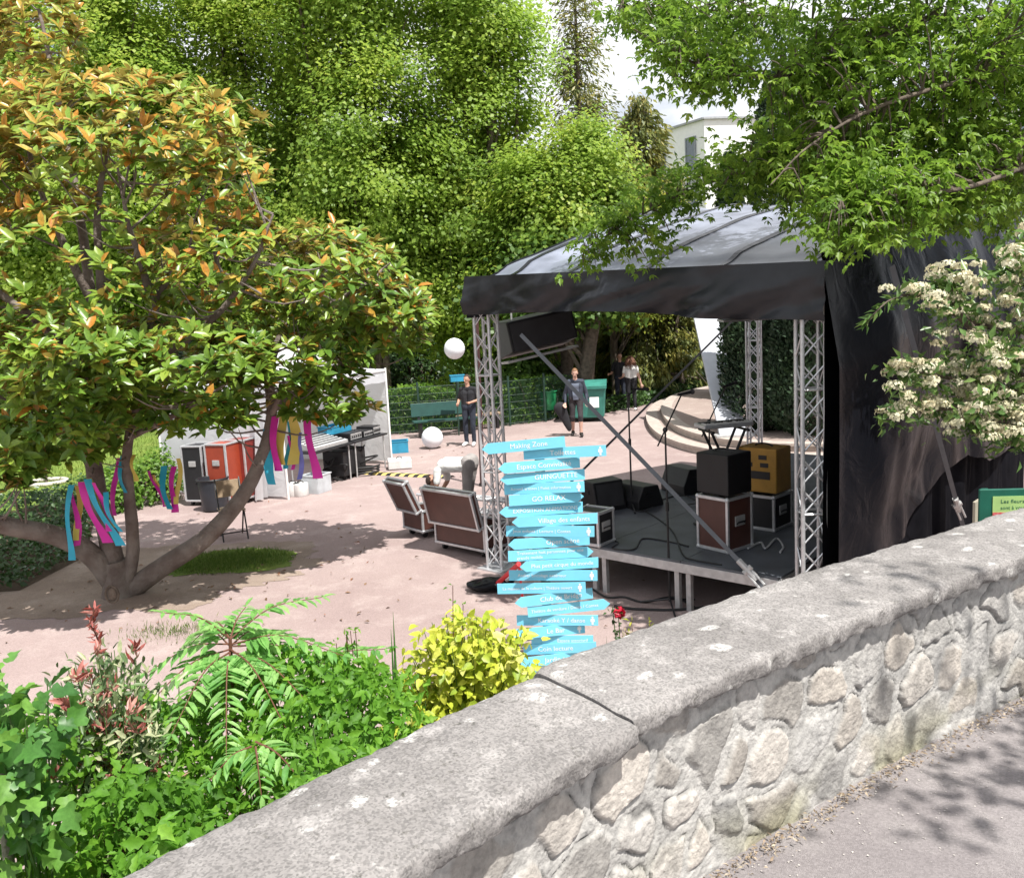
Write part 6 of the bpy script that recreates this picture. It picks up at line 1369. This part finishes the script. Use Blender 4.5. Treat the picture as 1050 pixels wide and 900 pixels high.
def inpoly(P, poly):
    x, y = P[:, 0], P[:, 1]; r = np.zeros(len(P), bool); n = len(poly)
    for i in range(n):
        (x1, y1), (x2, y2) = poly[i], poly[(i + 1) % n]; c = ((y1 > y) != (y2 > y)) & (x < (x2 - x1) * (y - y1) / (y2 - y1 + 1e-9) + x1); r ^= c
    return r
n = 24000; P = np.c_[rng.uniform(-14, -6.2, n), rng.uniform(10.6, 19, n)]; P = P[inpoly(P, from_poly)]; n = len(P)
hh = .10 + .42 * fbm(np.c_[P * .9, P[:, :1] * 0], 3) * np.clip((P[:, 1] - 12.5) / 3 + .55, .35, 1.5); P = np.c_[P, .02 + hh * rng.random(n) ** .5]; N = unit(V(0, -.2, 1) + .8 * rvec(n))
o = leaves('ivy_cover', P, np.cross(N, rvec(n)) - V(0, 0, .25), N, rng.uniform(.05, .11, n), .75, T_FOLD, M_ivy, None, fbm(P * 2, 2) * .9); tag(o, kind='stuff')
for (x, y, r, h, lab) in ((165, 520, .55, .95, 'green bush behind the middle cluster of ribbons'), (205, 500, .5, .9, 'green bush beside the black road case'), (120, 530, .5, .75, 'low green bush right behind the upright magnolia trunks')):
    p = G(x, y) + V(-.3, .6, 0); shrub('bush', lab, p, (r, r), h, 1700, .09, M_lush, 'bushes by the lawn', 'bush', T_FOLD)
p = G(48, 496); t = thing('young_tree', 'thin staked sapling in a round pale planting ring on the lawn', 'tree', p)
a = np.linspace(0, 2 * math.pi, 33); MB().tube(np.c_[.42 * np.cos(a), .36 * np.sin(a), 0 * a + .04], .05, 8).build('stone_ring', M_pale, t, smooth=True)
MB().tube([(0, 0, 0), (.02, 0, .8), (0, .02, 1.9)], [.028, .022, .01], 8).build('trunk', M_bark, t, smooth=True); n = 420; P = p + V(0, 0, 1.75) + rng.normal(size=(n, 3)) * V(.3, .3, .4); leaves('crown', P, rvec(n), rvec(n), rng.uniform(.06, .12, n), .5, T_FOLD, M_horn2, t)

# ================================================================== OVERHANGING MAPLE (box elder)
M_acer = leafmat('box_elder_leaf', [(0, (.12, .23, .03)), (.45, (.20, .34, .042)), (.8, (.30, .45, .06)), (1, (.40, .52, .09))], trans=.58, rough=.42)
mp0 = V(6.9, 8.3, 0); acer = thing('box_elder', 'big leafy tree with hanging light green leaves arching over the stage roof', 'tree', mp0)
b = MB(); trunk = spline([mp0, mp0 + V(-.1, 0, 2.5), mp0 + V(-.4, .1, 5.0), mp0 + V(-.6, .3, 7.5), mp0 + V(-.5, .4, 10)], 24); b.tube(trunk, np.linspace(.30, .08, 24), 12)
BO_ = [[(1110, 120, 8.4), (1030, 55, 8.3), (960, 15, 8.2), (880, -40, 8.0)], [(1105, 130, 8.4), (1010, 140, 8.6), (930, 150, 8.8), (860, 160, 8.9), (790, 175, 9.0), (720, 190, 8.9), (650, 225, 8.8), (600, 255, 8.6)], [(1090, 60, 8.4), (1000, 80, 7.6), (900, 110, 7.3), (830, 150, 7.1), (790, 190, 7.0)],
       [(1080, 20, 8.4), (940, 20, 9.2), (820, 20, 9.4), (720, 10, 9.3), (640, 10, 9.0)], [(960, 15, 8.2), (850, 60, 8.0), (780, 80, 7.8), (700, 60, 7.6), (650, 30, 7.6)], [(1100, 150, 8.4), (1000, 190, 7.2), (920, 200, 6.9), (860, 210, 6.8)], [(1100, 160, 8.4), (1020, 210, 9.6), (950, 215, 10.2)], [(1080, 0, 8.4), (1000, -60, 7.8), (880, -90, 7.4), (760, -80, 7.4), (660, -50, 7.6)], [(860, 160, 8.9), (810, 172, 8.7), (760, 182, 8.5)]]
bl = []
for l in BO_:
    c = spline(wp_(l), 7 * len(l)); b.tube(c, np.linspace(.024, .005, len(c)), 8); bl.append(c)
bl = np.vstack(bl)
# twig tips: regions in which the photograph shows foliage, each with its own depth
RGm = [(920, 60, 120, 70, 8.2, 1.2, 300), (1010, 130, 75, 90, 8.4, 1.2, 260), (880, 150, 110, 60, 8.4, 1.1, 340), (900, 205, 95, 38, 7.4, .7, 250), (985, 205, 50, 35, 8.0, .9, 110), (812, 172, 58, 28, 8.4, .8, 110), (742, 185, 40, 16, 8.7, .5, 46), (690, 206, 34, 13, 8.8, .4, 30), (640, 238, 26, 16, 8.7, .3, 30), (608, 262, 16, 18, 8.6, .25, 18), (750, 35, 90, 40, 9.2, .9, 150), (660, 18, 48, 26, 9.0, .6, 60), (735, 82, 38, 26, 7.8, .5, 55), (690, 62, 30, 24, 7.7, .5, 36), (835, 90, 60, 45, 8.0, .9, 90), (880, -60, 200, 60, 8.0, 1.4, 330), (1070, 40, 60, 140, 8.4, 1.4, 220), (880, 238, 60, 14, 6.9, .4, 60), (812, 214, 20, 10, 8.5, .3, 9), (676, 246, 16, 12, 8.7, .3, 8), (660, 262, 18, 10, 8.6, .2, 8), (1035, 215, 25, 40, 9.0, .6, 40)]
TP = []
for x, y, rx, ry, Y, rY, n in RGm:
    d = rvec(n) * (rng.random(n) ** .4)[:, None]; TP += [D(x + rx * d[k, 0], y - ry * d[k, 2], Y + rY * d[k, 1]) for k in range(n)]
TP = np.array(TP); P_l, A_l, N_l, T_l = [], [], [], []
for e in TP:
    j = np.argmin(((bl - e) ** 2).sum(1)); s = bl[j]; L = np.linalg.norm(e - s)
    if L < 2.2 and rng.random() < .5: b.tube(spline([s, (s + e) / 2 + V(0, 0, .10), e], 5), np.linspace(.010, .003, 5), 4, cap=False)
    dr = unit(e - s + rng.normal(size=3) * .3 - V(0, 0, .25)); tn = rng.normal(.42, .2)
    for k in range(6):                                    # compound leaves: three to five toothed leaflets on a stalk
        st = e - dr * .075 * k + rng.normal(size=3) * .045; pd = unit(dr * .5 + rng.normal(size=3) * .8 - V(0, 0, .35)); pe = st + pd * .09; nn_ = unit(V(0, -.1, 1) + rng.normal(size=3) * .33); sd = unit(np.cross(pd, nn_))
        for q, (fa, fs) in enumerate(((1, 0), (.45, .9), (.45, -.9), (.2, 1.0), (.2, -1.0))[:3 if rng.random() < .5 else 5]):
            P_l.append(pe - pd * (.035 if q > 2 else 0)); A_l.append(unit(pd * fa + sd * fs - V(0, 0, .35) + rng.normal(size=3) * .12)); N_l.append(nn_ + rng.normal(size=3) * .25); T_l.append(tn + rng.normal(0, .1))
b.build('trunk', M_bark, acer, world=True, smooth=True); n = len(P_l)
leaves('crown', np.array(P_l), np.array(A_l), np.array(N_l), rng.uniform(.05, .092, n), rng.uniform(.46, .64, n), T_TOOTH, M_acer, acer, np.array(T_l))

# street tree above the path (throws the shade at the edge of the path)
st_ = thing('roadside_tree', 'tree beside the upper path whose branches shade the paving', 'tree', (4.6, -.4, ZP)); b = MB(); b.tube(spline([(4.6, -.4, ZP), (4.5, -.3, 3.4), (4.2, 0, 5.2), (3.9, .2, 6.6)], 14), np.linspace(.16, .04, 14), 10)
PP = []
for (x, y, z, r, k) in ((3.05, 1.15, 5.2, .34, 20), (3.3, .6, 5.6, .5, 26), (4.2, .2, 6.6, .9, 60), (2.5, -.05, 5.5, .33, 14), (4.6, .9, 6.2, .8, 40)):
    s = V(4.25, -.05, 4.6); c = V(x, y, z); b.tube(spline([s, (s + c) / 2 + V(0, 0, .3), c], 8), np.linspace(.05, .012, 8), 6); PP.append(c + rng.normal(size=(k, 3)) * r * .55)
b.build('trunk', M_barkg, st_, world=True, smooth=True); P, A, N, L = clump_leaves(np.vstack(PP), 14, (.12, .12, .1), .10); leaves('crown', P, A, N, L, .6, T_FOLD, M_acer, st_)

# ================================================================== FLOWERING SHRUB AT THE RIGHT
M_vib = leafmat('glossy_leaf', [(0, (.06, .13, .03)), (.6, (.12, .22, .05)), (1, (.20, .29, .08))], trans=.3, rough=.34); M_flo = leafmat('cream_floret', [(0, (.54, .46, .29)), (.3, (.66, .62, .42)), (1, (.76, .74, .58))], trans=.25, rough=.8)
vb0 = V(3.75, 5.35, 0); vib = thing('flowering_shrub', 'shrub covered in cream flower clusters reaching over the wall before the black curtain', 'shrub', vb0)
VB = [[(1100, 330, 5.3), (1040, 340, 5.2), (985, 325, 5.1), (945, 305, 5.0), (925, 302, 5.0)], [(1100, 420, 5.3), (1040, 400, 5.2), (985, 390, 5.1), (935, 380, 5.0), (925, 385, 5.0)], [(1100, 430, 5.3), (1040, 420, 5.1), (980, 418, 5.0), (930, 425, 4.9), (908, 431, 4.9)], [(1100, 300, 5.3), (1055, 280, 5.2), (1030, 268, 5.2)], [(1110, 470, 5.3), (1060, 440, 5.1), (1005, 430, 5.0), (985, 440, 4.95)], [(1100, 380, 5.3), (1060, 365, 5.0), (1020, 370, 4.9)], [(1060, 440, 5.1), (1050, 450, 5.0), (1030, 448, 4.9)], [(985, 325, 5.1), (974, 296, 5.05), (970, 286, 5.05)], [(1100, 330, 5.3), (1080, 250, 5.3), (1060, 240, 5.2)]]
b = MB(); FC, LP, LA = [], [], []
stem = spline([vb0, vb0 + V(-.05, 0, .9), vb0 + V(-.1, 0, 1.8), D(1110, 380, 5.3)], 12); b.tube(stem, np.linspace(.06, .03, 12), 8)
for l in VB:
    c = spline(wp_(l), 40); b.tube(np.vstack([stem[-3][None], c]), np.linspace(.022, .005, 41), 6)
    for k in range(3, 40, 1):
        for q in range(4): LP.append(c[k] + rng.normal(size=3) * .035); LA.append(unit(rng.normal(size=3) + V(-.3, 0, .2)))
        if k % 2 == 0 and k > 6 or k == 39: FC.append(c[k] + V(rng.normal(0, .05), rng.normal(0, .06) - .02, abs(rng.normal(0.03, .035))))
for (x, y, rx, ry, n) in ((985, 385, 60, 45, 46), (1030, 330, 30, 60, 34), (1030, 420, 40, 36, 22), (970, 310, 40, 16, 16), (1045, 280, 18, 30, 16), (935, 400, 25, 28, 14), (1000, 430, 26, 16, 12), (1080, 350, 30, 100, 40)):
    for k in range(n): e = D(x + rx * rng.uniform(-1, 1), y + ry * rng.uniform(-1, 1), 5.05 + rng.normal(0, .15)); FC.append(e); LP += [e + rng.normal(size=3) * .05 for _ in range(9)]; LA += [unit(rng.normal(size=3)) for _ in range(9)]
b.build('stem', M_bark, vib, world=True, smooth=True)
n = len(LP); leaves('foliage', np.array(LP), np.array(LA), rvec(n) + V(0, -.2, .8), rng.uniform(.04, .085, n), .42, T_FOLD, M_vib, vib)
sp_ = spline(wp_([(930, 303, 5.0), (912, 308, 4.95), (898, 320, 4.9), (888, 332, 4.9)]), 12); LP = np.repeat(sp_, 3, 0); n = len(LP); leaves('foliage', LP, unit(rvec(n) * .6 + V(-.6, 0, -.35)), rvec(n) + V(0, -.3, .6), .07, .3, T_FOLD, M_vib, vib); MB().tube(sp_, .004, 5).build('stem', M_bark, vib, world=True)
FC = np.array(FC); per = 70; d = rvec(len(FC) * per); d[:, 2] = np.abs(d[:, 2]) * .9 - .15; rr = np.repeat(rng.uniform(.034, .062, len(FC)), per); P = np.repeat(FC, per, 0) + d * V(1, 1, .65) * rr[:, None]; n = len(P)
leaves('flower_cluster', P, np.cross(d, rvec(n)), d + .4 * rvec(n), rng.uniform(.014, .024, n), .9, T_FLAT, M_flo, vib, np.repeat(rng.random(len(FC)), per) * .7 + rng.random(n) * .3)
# wire across the gap beside the building at the upper edge

# ================================================================== PLANTS BELOW THE WALL
T_FIG = (V(0, 0, 0, -.06, -.22, .03, .02, -.44, .12, .20, -.54, .16, .34, -.27, .05, .56, -.50, .13, .74, -.40, .05, .72, -.19, -.02, .98, 0, -.20, .72, .19, -.02, .74, .40, .05, .56, .50, .13, .34, .27, .05, .20, .54, .16, .02, .44, .12, -.06, .22, .03, .4, 0, -.04).reshape(-1, 3), [(i, i + 1, 16) for i in range(15)] + [(15, 0, 16)])
M_weed = leafmat('fresh_weed_leaf', [(0, (.07, .19, .018)), (.4, (.13, .32, .028)), (.8, (.24, .46, .045)), (1, (.38, .55, .07))], trans=.48, rough=.55)
M_ailan = leafmat('tree_of_heaven_leaf', [(0, (.13, .34, .08)), (.5, (.24, .50, .13)), (1, (.36, .60, .20))], trans=.48, rough=.40)
M_fig = leafmat('fig_leaf', [(0, (.05, .15, .035)), (.5, (.09, .24, .045)), (1, (.18, .36, .06))], trans=.32, rough=.38)
M_varie = leafmat('variegated_leaf', [(0, (.06, .11, .04)), (.5, (.12, .19, .07)), (.66, (.36, .40, .22)), (1, (.50, .52, .32))], trans=.25, rough=.4)
M_pinkl = leafmat('red_young_leaf', [(0, (.28, .06, .05)), (.5, (.48, .16, .14)), (1, (.60, .34, .28))], trans=.3, rough=.4)
M_yell = leafmat('yellow_leaf', [(0, (.26, .38, .03)), (.3, (.50, .58, .055)), (.8, (.66, .68, .10)), (1, (.74, .72, .24))], trans=.40, rough=.42)
struct('planting_bed', MB().grid(np.stack([np.stack([np.r_[wallpt(np.full(14, s), 0.03)], ], 0)[0] + np.outer(np.linspace(0, 1, 14), -np.array([np.interp(s, sl, fnrm[:, 0]), np.interp(s, sl, fnrm[:, 1])]) * 2.4) for s in np.linspace(0.2, arc_of((3.2, 4.4)), 60)]).reshape(60, 14, 2).copy() if False else
       np.concatenate([np.stack([wallpt(np.linspace(.2, arc_of((3.2, 4.4)), 60), .03 - 2.3 * q / 13) for q in range(14)], 1), np.stack([np.full(60, .012 + .30 * (1 - q / 13) ** 1.5) for q in range(14)], 1)[..., None]], -1)), M_bed, smooth=True)
# dense fresh undergrowth
poly = [G(x, y, 1.35)[:2] for x, y in ((-260, 1100), (-260, 800), (-60, 770), (40, 745), (120, 712), (200, 690), (262, 672), (335, 655), (395, 672), (425, 705), (430, 740))] + [wallpt(arc_of((.1, 2.4)), -.04), wallpt(arc_of((-.785, 1.5)), -.04), wallpt(arc_of((-2.3, -.55)), -.04)]
n = 90000
px0, px1 = min(p[0] for p in poly), max(p[0] for p in poly); py0, py1 = min(p[1] for p in poly), max(p[1] for p in poly)
def in_poly(P, q):
    x, y = P[:, 0], P[:, 1]; r = np.zeros(len(P), bool); m_ = len(q)
    for i in range(m_):
        (x1, y1), (x2, y2) = q[i], q[(i + 1) % m_]; c = ((y1 > y) != (y2 > y)) & (x < (x2 - x1) * (y - y1) / (y2 - y1 + 1e-9) + x1); r ^= c
    return r
XY = np.c_[rng.uniform(px0, px1, n), rng.uniform(py0, py1, n)]; XY = XY[in_poly(XY + rng.normal(0, .06, XY.shape), poly)][:34000]; n = len(XY)
zt = .92 + .95 * fbm(np.c_[XY * 2.6, XY[:, :1] * 0], 3)
z = zt * (1 - .6 * rng.random(n) ** 2.0); P = np.c_[XY, z]; N = unit(V(.1, -.35, .8) + .75 * rvec(n))
o = leaves('undergrowth', P, np.cross(N, rvec(n)) - V(0, 0, .3), N, rng.uniform(.035, .085, n), rng.uniform(.4, .7, n), T_TOOTH, M_weed, None, fbm(P * 2.2, 3) * .9 + rng.normal(0, .14, n)); tag(o, kind='stuff')
b = MB()
for k in range(170):
    i = rng.integers(n); e = P[i]; b.tube(spline([V(e[0], e[1], .05), V(e[0] + rng.normal(0, .06), e[1] + rng.normal(0, .06), e[2] * .6), e + V(0, 0, .05)], 6), np.linspace(.008, .003, 6), 4, cap=False)
o = b.build('undergrowth_stems', mat('green_stem', (.07, .13, .03), rough=.7)); tag(o, kind='stuff')
# herb spikes poking out beside the yellow shrub
def tall_herb(label, x0, top, Y, m_, n_=3, size=.05, group=None):
    a = D(x0, top[1] + 90, Y); t = thing('tall_herb', label, 'plant', (a[0], a[1], 0), group=group); b = MB(); P, A = [], []
    for k in range(n_):
        e = D(top[0] + rng.normal(0, 9), top[1] + 6 * k + rng.normal(0, 5), Y + rng.normal(0, .1)); c = spline([V(a[0] + rng.normal(0, .05), a[1], .05), V((a[0] + e[0]) / 2, a[1], e[2] * .5), e], 20); b.tube(c, np.linspace(.006, .002, 20), 4)
        for q in c[9:]: 
            for _ in range(3): P.append(q + rng.normal(size=3) * .008); A.append(unit(rng.normal(size=3) + V(0, 0, .3)))
    b.build('stem', mat('reddish_stem', (.13, .05, .03), rough=.7), t, world=True); n = len(P); leaves('foliage', np.array(P), np.array(A), rvec(n) + V(0, 0, 1), size * rng.uniform(.5, 1.1, n), .42, T_FOLD, m_, t)
tall_herb('thin reddish-stemmed herb poking above the undergrowth beside the sword-shaped leaf', 372, (362, 640), 4.5, M_weed, 4)
tall_herb('second thin herb with tiny leaves, closer to the fern-like sapling', 350, (335, 662), 4.4, M_weed, 3)
tall_herb('slender herb with orange-brown leaves beside the red rose', 648, (645, 645), 5.6, M_litter, 3, .05)
tall_herb('small yellow-green herb peeping over the wall before the deck legs', 665, (664, 636), 5.7, M_yell, 3, .06)
tall_herb('thin dry sprig standing above the yellow shrub', 452, (468, 605), 4.7, M_weed, 2, .03)
def sword(label, x, y0, y1, Y, n_, w):
    a = D(x, y0, Y); t = thing('sword_leaf_plant', label, 'plant', (a[0], a[1], 0), group='plants with upright sword leaves')
    for k in range(n_):
        e = D(x + rng.normal(0, 3) * (k > 0), y1 + 18 * k, Y); b = MB(); P = np.zeros((14, 3, 3)); h = e[2]
        for i in range(14): f = i / 13; ww = w * (1 - f ** 2.5) * (.7 + .3 * f); c = V(a[0] + (e[0] - a[0]) * f, a[1], .02 + (h - .02) * f); P[i] = [c - V(ww, .0, 0), c + V(0, -.008, 0), c + V(ww, 0, 0)]
        b.grid(P); b.grid((P + V(0, .003, 0))[:, ::-1]); b.build('blade', M_swd, t, world=True, smooth=True)
M_swd = mat('sword_leaf', (.06, .16, .035), rough=.5, var=.15)
sword('single tall sword-shaped leaf standing above the undergrowth beside the yellow shrub', 403, 745, 627, 4.5, 2, .018); sword('small sword-leaved plant between the signpost and the red rose', 622, 720, 652, 5.6, 3, .012)
# fern-like sapling (tree of heaven)
p = D(234, 760, 4.2); top = D(236, 655, 4.2)
ail = thing('fern_leaved_sapling', 'fresh green sapling with long fern-like leaves in the middle of the bed', 'sapling', (p[0], p[1], 0)); b = MB(); P, A, N, LL = [], [], [], []
c = spline([V(p[0], p[1], .05), V(p[0] + .02, p[1], top[2] * .5), top], 20); b.tube(c, np.linspace(.016, .009, 20), 7)
FR = [((236, 655), (168, 628), 4.0), ((236, 655), (330, 612), 4.4), ((235, 660), (150, 690), 4.1), ((238, 660), (352, 672), 4.2), ((236, 668), (176, 752), 3.7), ((236, 668), (232, 775), 3.6), ((236, 665), (300, 760), 3.75), ((237, 662), (372, 705), 4.3), ((236, 655), (252, 622), 4.35), ((236, 655), (214, 640), 4.5), ((237, 665), (140, 735), 3.9), ((237, 668), (330, 735), 3.9), ((236, 662), (195, 660), 4.7), ((236, 662), (290, 655), 4.7),
      ((262, 760), (318, 812), 3.3), ((262, 765), (268, 815), 3.25), ((258, 765), (215, 800), 3.4), ((180, 745), (118, 700), 3.9), ((300, 700), (395, 665), 4.5)]
for (s0_, e0_, Y) in FR:
    s = D(s0_[0], s0_[1], 4.2 if s0_[1] < 700 else Y + .1); e = D(e0_[0], e0_[1], Y); L = np.linalg.norm(e - s); rc = spline([s, s + (e - s) * .45 + V(0, 0, .13 * L), e - V(0, 0, .0)], 26); b.tube(rc, np.linspace(.005, .002, 26), 5)
    d = np.gradient(rc, axis=0); d = unit(d); k_ = max(8, int(L / .036)); ii = np.linspace(4, 25, k_).astype(int)
    for i in ii:
        sd = unit(np.cross(d[i], V(0, 0, 1))); l_ = .13 * (1 - .45 * (i / 25) ** 2) * min(1.0, .55 + L)
        for sg_ in (-1, 1): P.append(rc[i]); A.append(unit(sd * sg_ + d[i] * .55 - V(0, 0, .22) + rng.normal(size=3) * .08)); N.append(V(0, 0, 1) + rng.normal(size=3) * .15); LL.append(l_ * rng.uniform(.85, 1.15))
    P.append(rc[-1]); A.append(d[-1]); N.append(V(0, 0, 1)); LL.append(.08)
b.build('stem', mat('reddish_stem', (.13, .05, .03)), ail, world=True, smooth=True); n = len(P); leaves('foliage', np.array(P), np.array(A), np.array(N), np.array(LL), .30, T_LONG, M_ailan, ail)
# yellow-leaved shrub
def leafy(name, label, cx, cy, rx, ry, Y, rY, n, size, m_, tm, wr, cat='shrub', down=.7, group=None, shoots=16, tone=None, span=.42):
    base = D(cx, cy, Y); t = thing(name, label, cat, (base[0], base[1], 0), group=group); b = MB(); P, A, N = [], [], []
    for k in range(shoots):
        a = rng.uniform(0, 2 * math.pi); q = rng.random() ** .5; e = D(cx + rx * q * math.cos(a), cy - ry * q * math.sin(a), Y + rY * rng.uniform(-1, 1)); s = V(base[0] + rng.normal(0, .04), base[1] + rng.normal(0, .04), .03); c = spline([s, V((s[0] * 2 + e[0]) / 3, (s[1] * 2 + e[1]) / 3, e[2] * .55), e], 24); b.tube(c, np.linspace(.009, .002, 24), 5)
        for i in range(int(n / shoots)):
            f = 23 * (1 - span * rng.random() ** 1.5); q = c[int(f)] + rng.normal(size=3) * .045; P.append(q); o_ = unit(q - base - V(0, 0, -.2)); A.append(unit(o_ * .6 + rng.normal(size=3) * .6 - V(0, 0, down))); N.append(unit(o_ * .7 + V(0, -.3, .7) + rng.normal(size=3) * .4))
    b.build('stem', mat('green_stem', (.07, .13, .03)), t, world=True); n = len(P); P = np.array(P)
    leaves('foliage', P, np.array(A), np.array(N), size * rng.uniform(.65, 1.25, n), wr, tm, m_, t, tone(P) if tone else None); return t, P
leafy('yellow_shrub', 'bright yellow-leaved shrub leaning in front of the signpost', 483, 690, 74, 64, 4.7, .28, 4200, .060, M_yell, T_HEART, .70, shoots=100)
leafy('yellow_shrub', 'low yellow sprig hanging over the wall below the big yellow shrub', 425, 735, 22, 20, 4.3, .1, 200, .055, M_yell, T_HEART, .7, shoots=10)
# variegated shrub with pink tips
t, P = leafy('variegated_shrub', 'cream-edged dark shrub with pink and red young shoots', 112, 738, 60, 84, 3.7, .3, 2600, .058, M_varie, T_LONG, .30, down=-.1, shoots=60)
n = 420; i = rng.integers(0, len(P), 150); C = P[i] + V(0, 0, .02); P2 = np.repeat(C, 8, 0) + rng.normal(size=(150 * 8, 3)) * .008; leaves('pink_foliage', P2, unit(rvec(len(P2)) * .7 + V(0, 0, .75)), rvec(len(P2)), rng.uniform(.04, .075, len(P2)), .27, T_LONG, M_pinkl, t)
tp = spline(wp_([(108, 690, 3.75), (100, 655, 3.8), (94, 640, 3.8), (97, 625, 3.8)]), 14); b = MB(); b.tube(tp, .004, 5); b.build('young_stem', mat('reddish_stem', (.13, .05, .03)), t, world=True); P2 = np.repeat(tp[3:], 5, 0); leaves('young_shoot', P2, unit(rvec(len(P2)) + V(0, 0, .6)), rvec(len(P2)), rng.uniform(.03, .06, len(P2)), .26, T_LONG, M_pinkl, t)
# fig at the picture's edge
t, P = leafy('fig_tree', 'young fig tree with big rounded lobed leaves on a thin grey stem', 12, 698, 50, 52, 3.0, .25, 180, .09, M_fig, T_FIG, .9, cat='tree', down=.35, shoots=9, span=.30)
MB().tube(spline([D(14, 930, 3.0), D(8, 870, 3.0), D(2, 800, 3.0), D(-4, 740, 3.0)], 16), np.linspace(.022, .016, 16), 9).build('trunk', M_barkg, t, world=True, smooth=True)
# red rose between the sign and the wall
a = D(640, 700, 5.6); rs_ = thing('rose_bush', 'small rose with one red flower beside the signpost', 'rose', (a[0], a[1], 0)); b = MB(); P = []
for (x, y) in ((634, 628), (628, 622), (641, 655), (632, 648)): e = D(x, y, 5.6); c = spline([V(a[0], a[1], .03), V((a[0] + e[0]) / 2, a[1], e[2] * .6), e], 20); b.tube(c, np.linspace(.006, .003, 20), 5); P += [q + rng.normal(size=3) * .02 for q in c[11:] for _ in range(2)]
b.build('stem', mat('green_stem', (.07, .13, .03)), rs_, world=True); n = len(P); leaves('foliage', np.array(P), rvec(n), rvec(n) + V(0, 0, .8), rng.uniform(.03, .05, n), .6, T_FOLD, M_ivy, rs_)
c = D(635, 628, 5.6); k = 40; d = rvec(k); leaves('flower', c + d * .018, np.cross(d, rvec(k)), d, .045, .9, T_HEART, leafmat('rose_petal', [(0, (.45, .01, .03)), (1, (.62, .03, .07))], trans=.3), rs_)
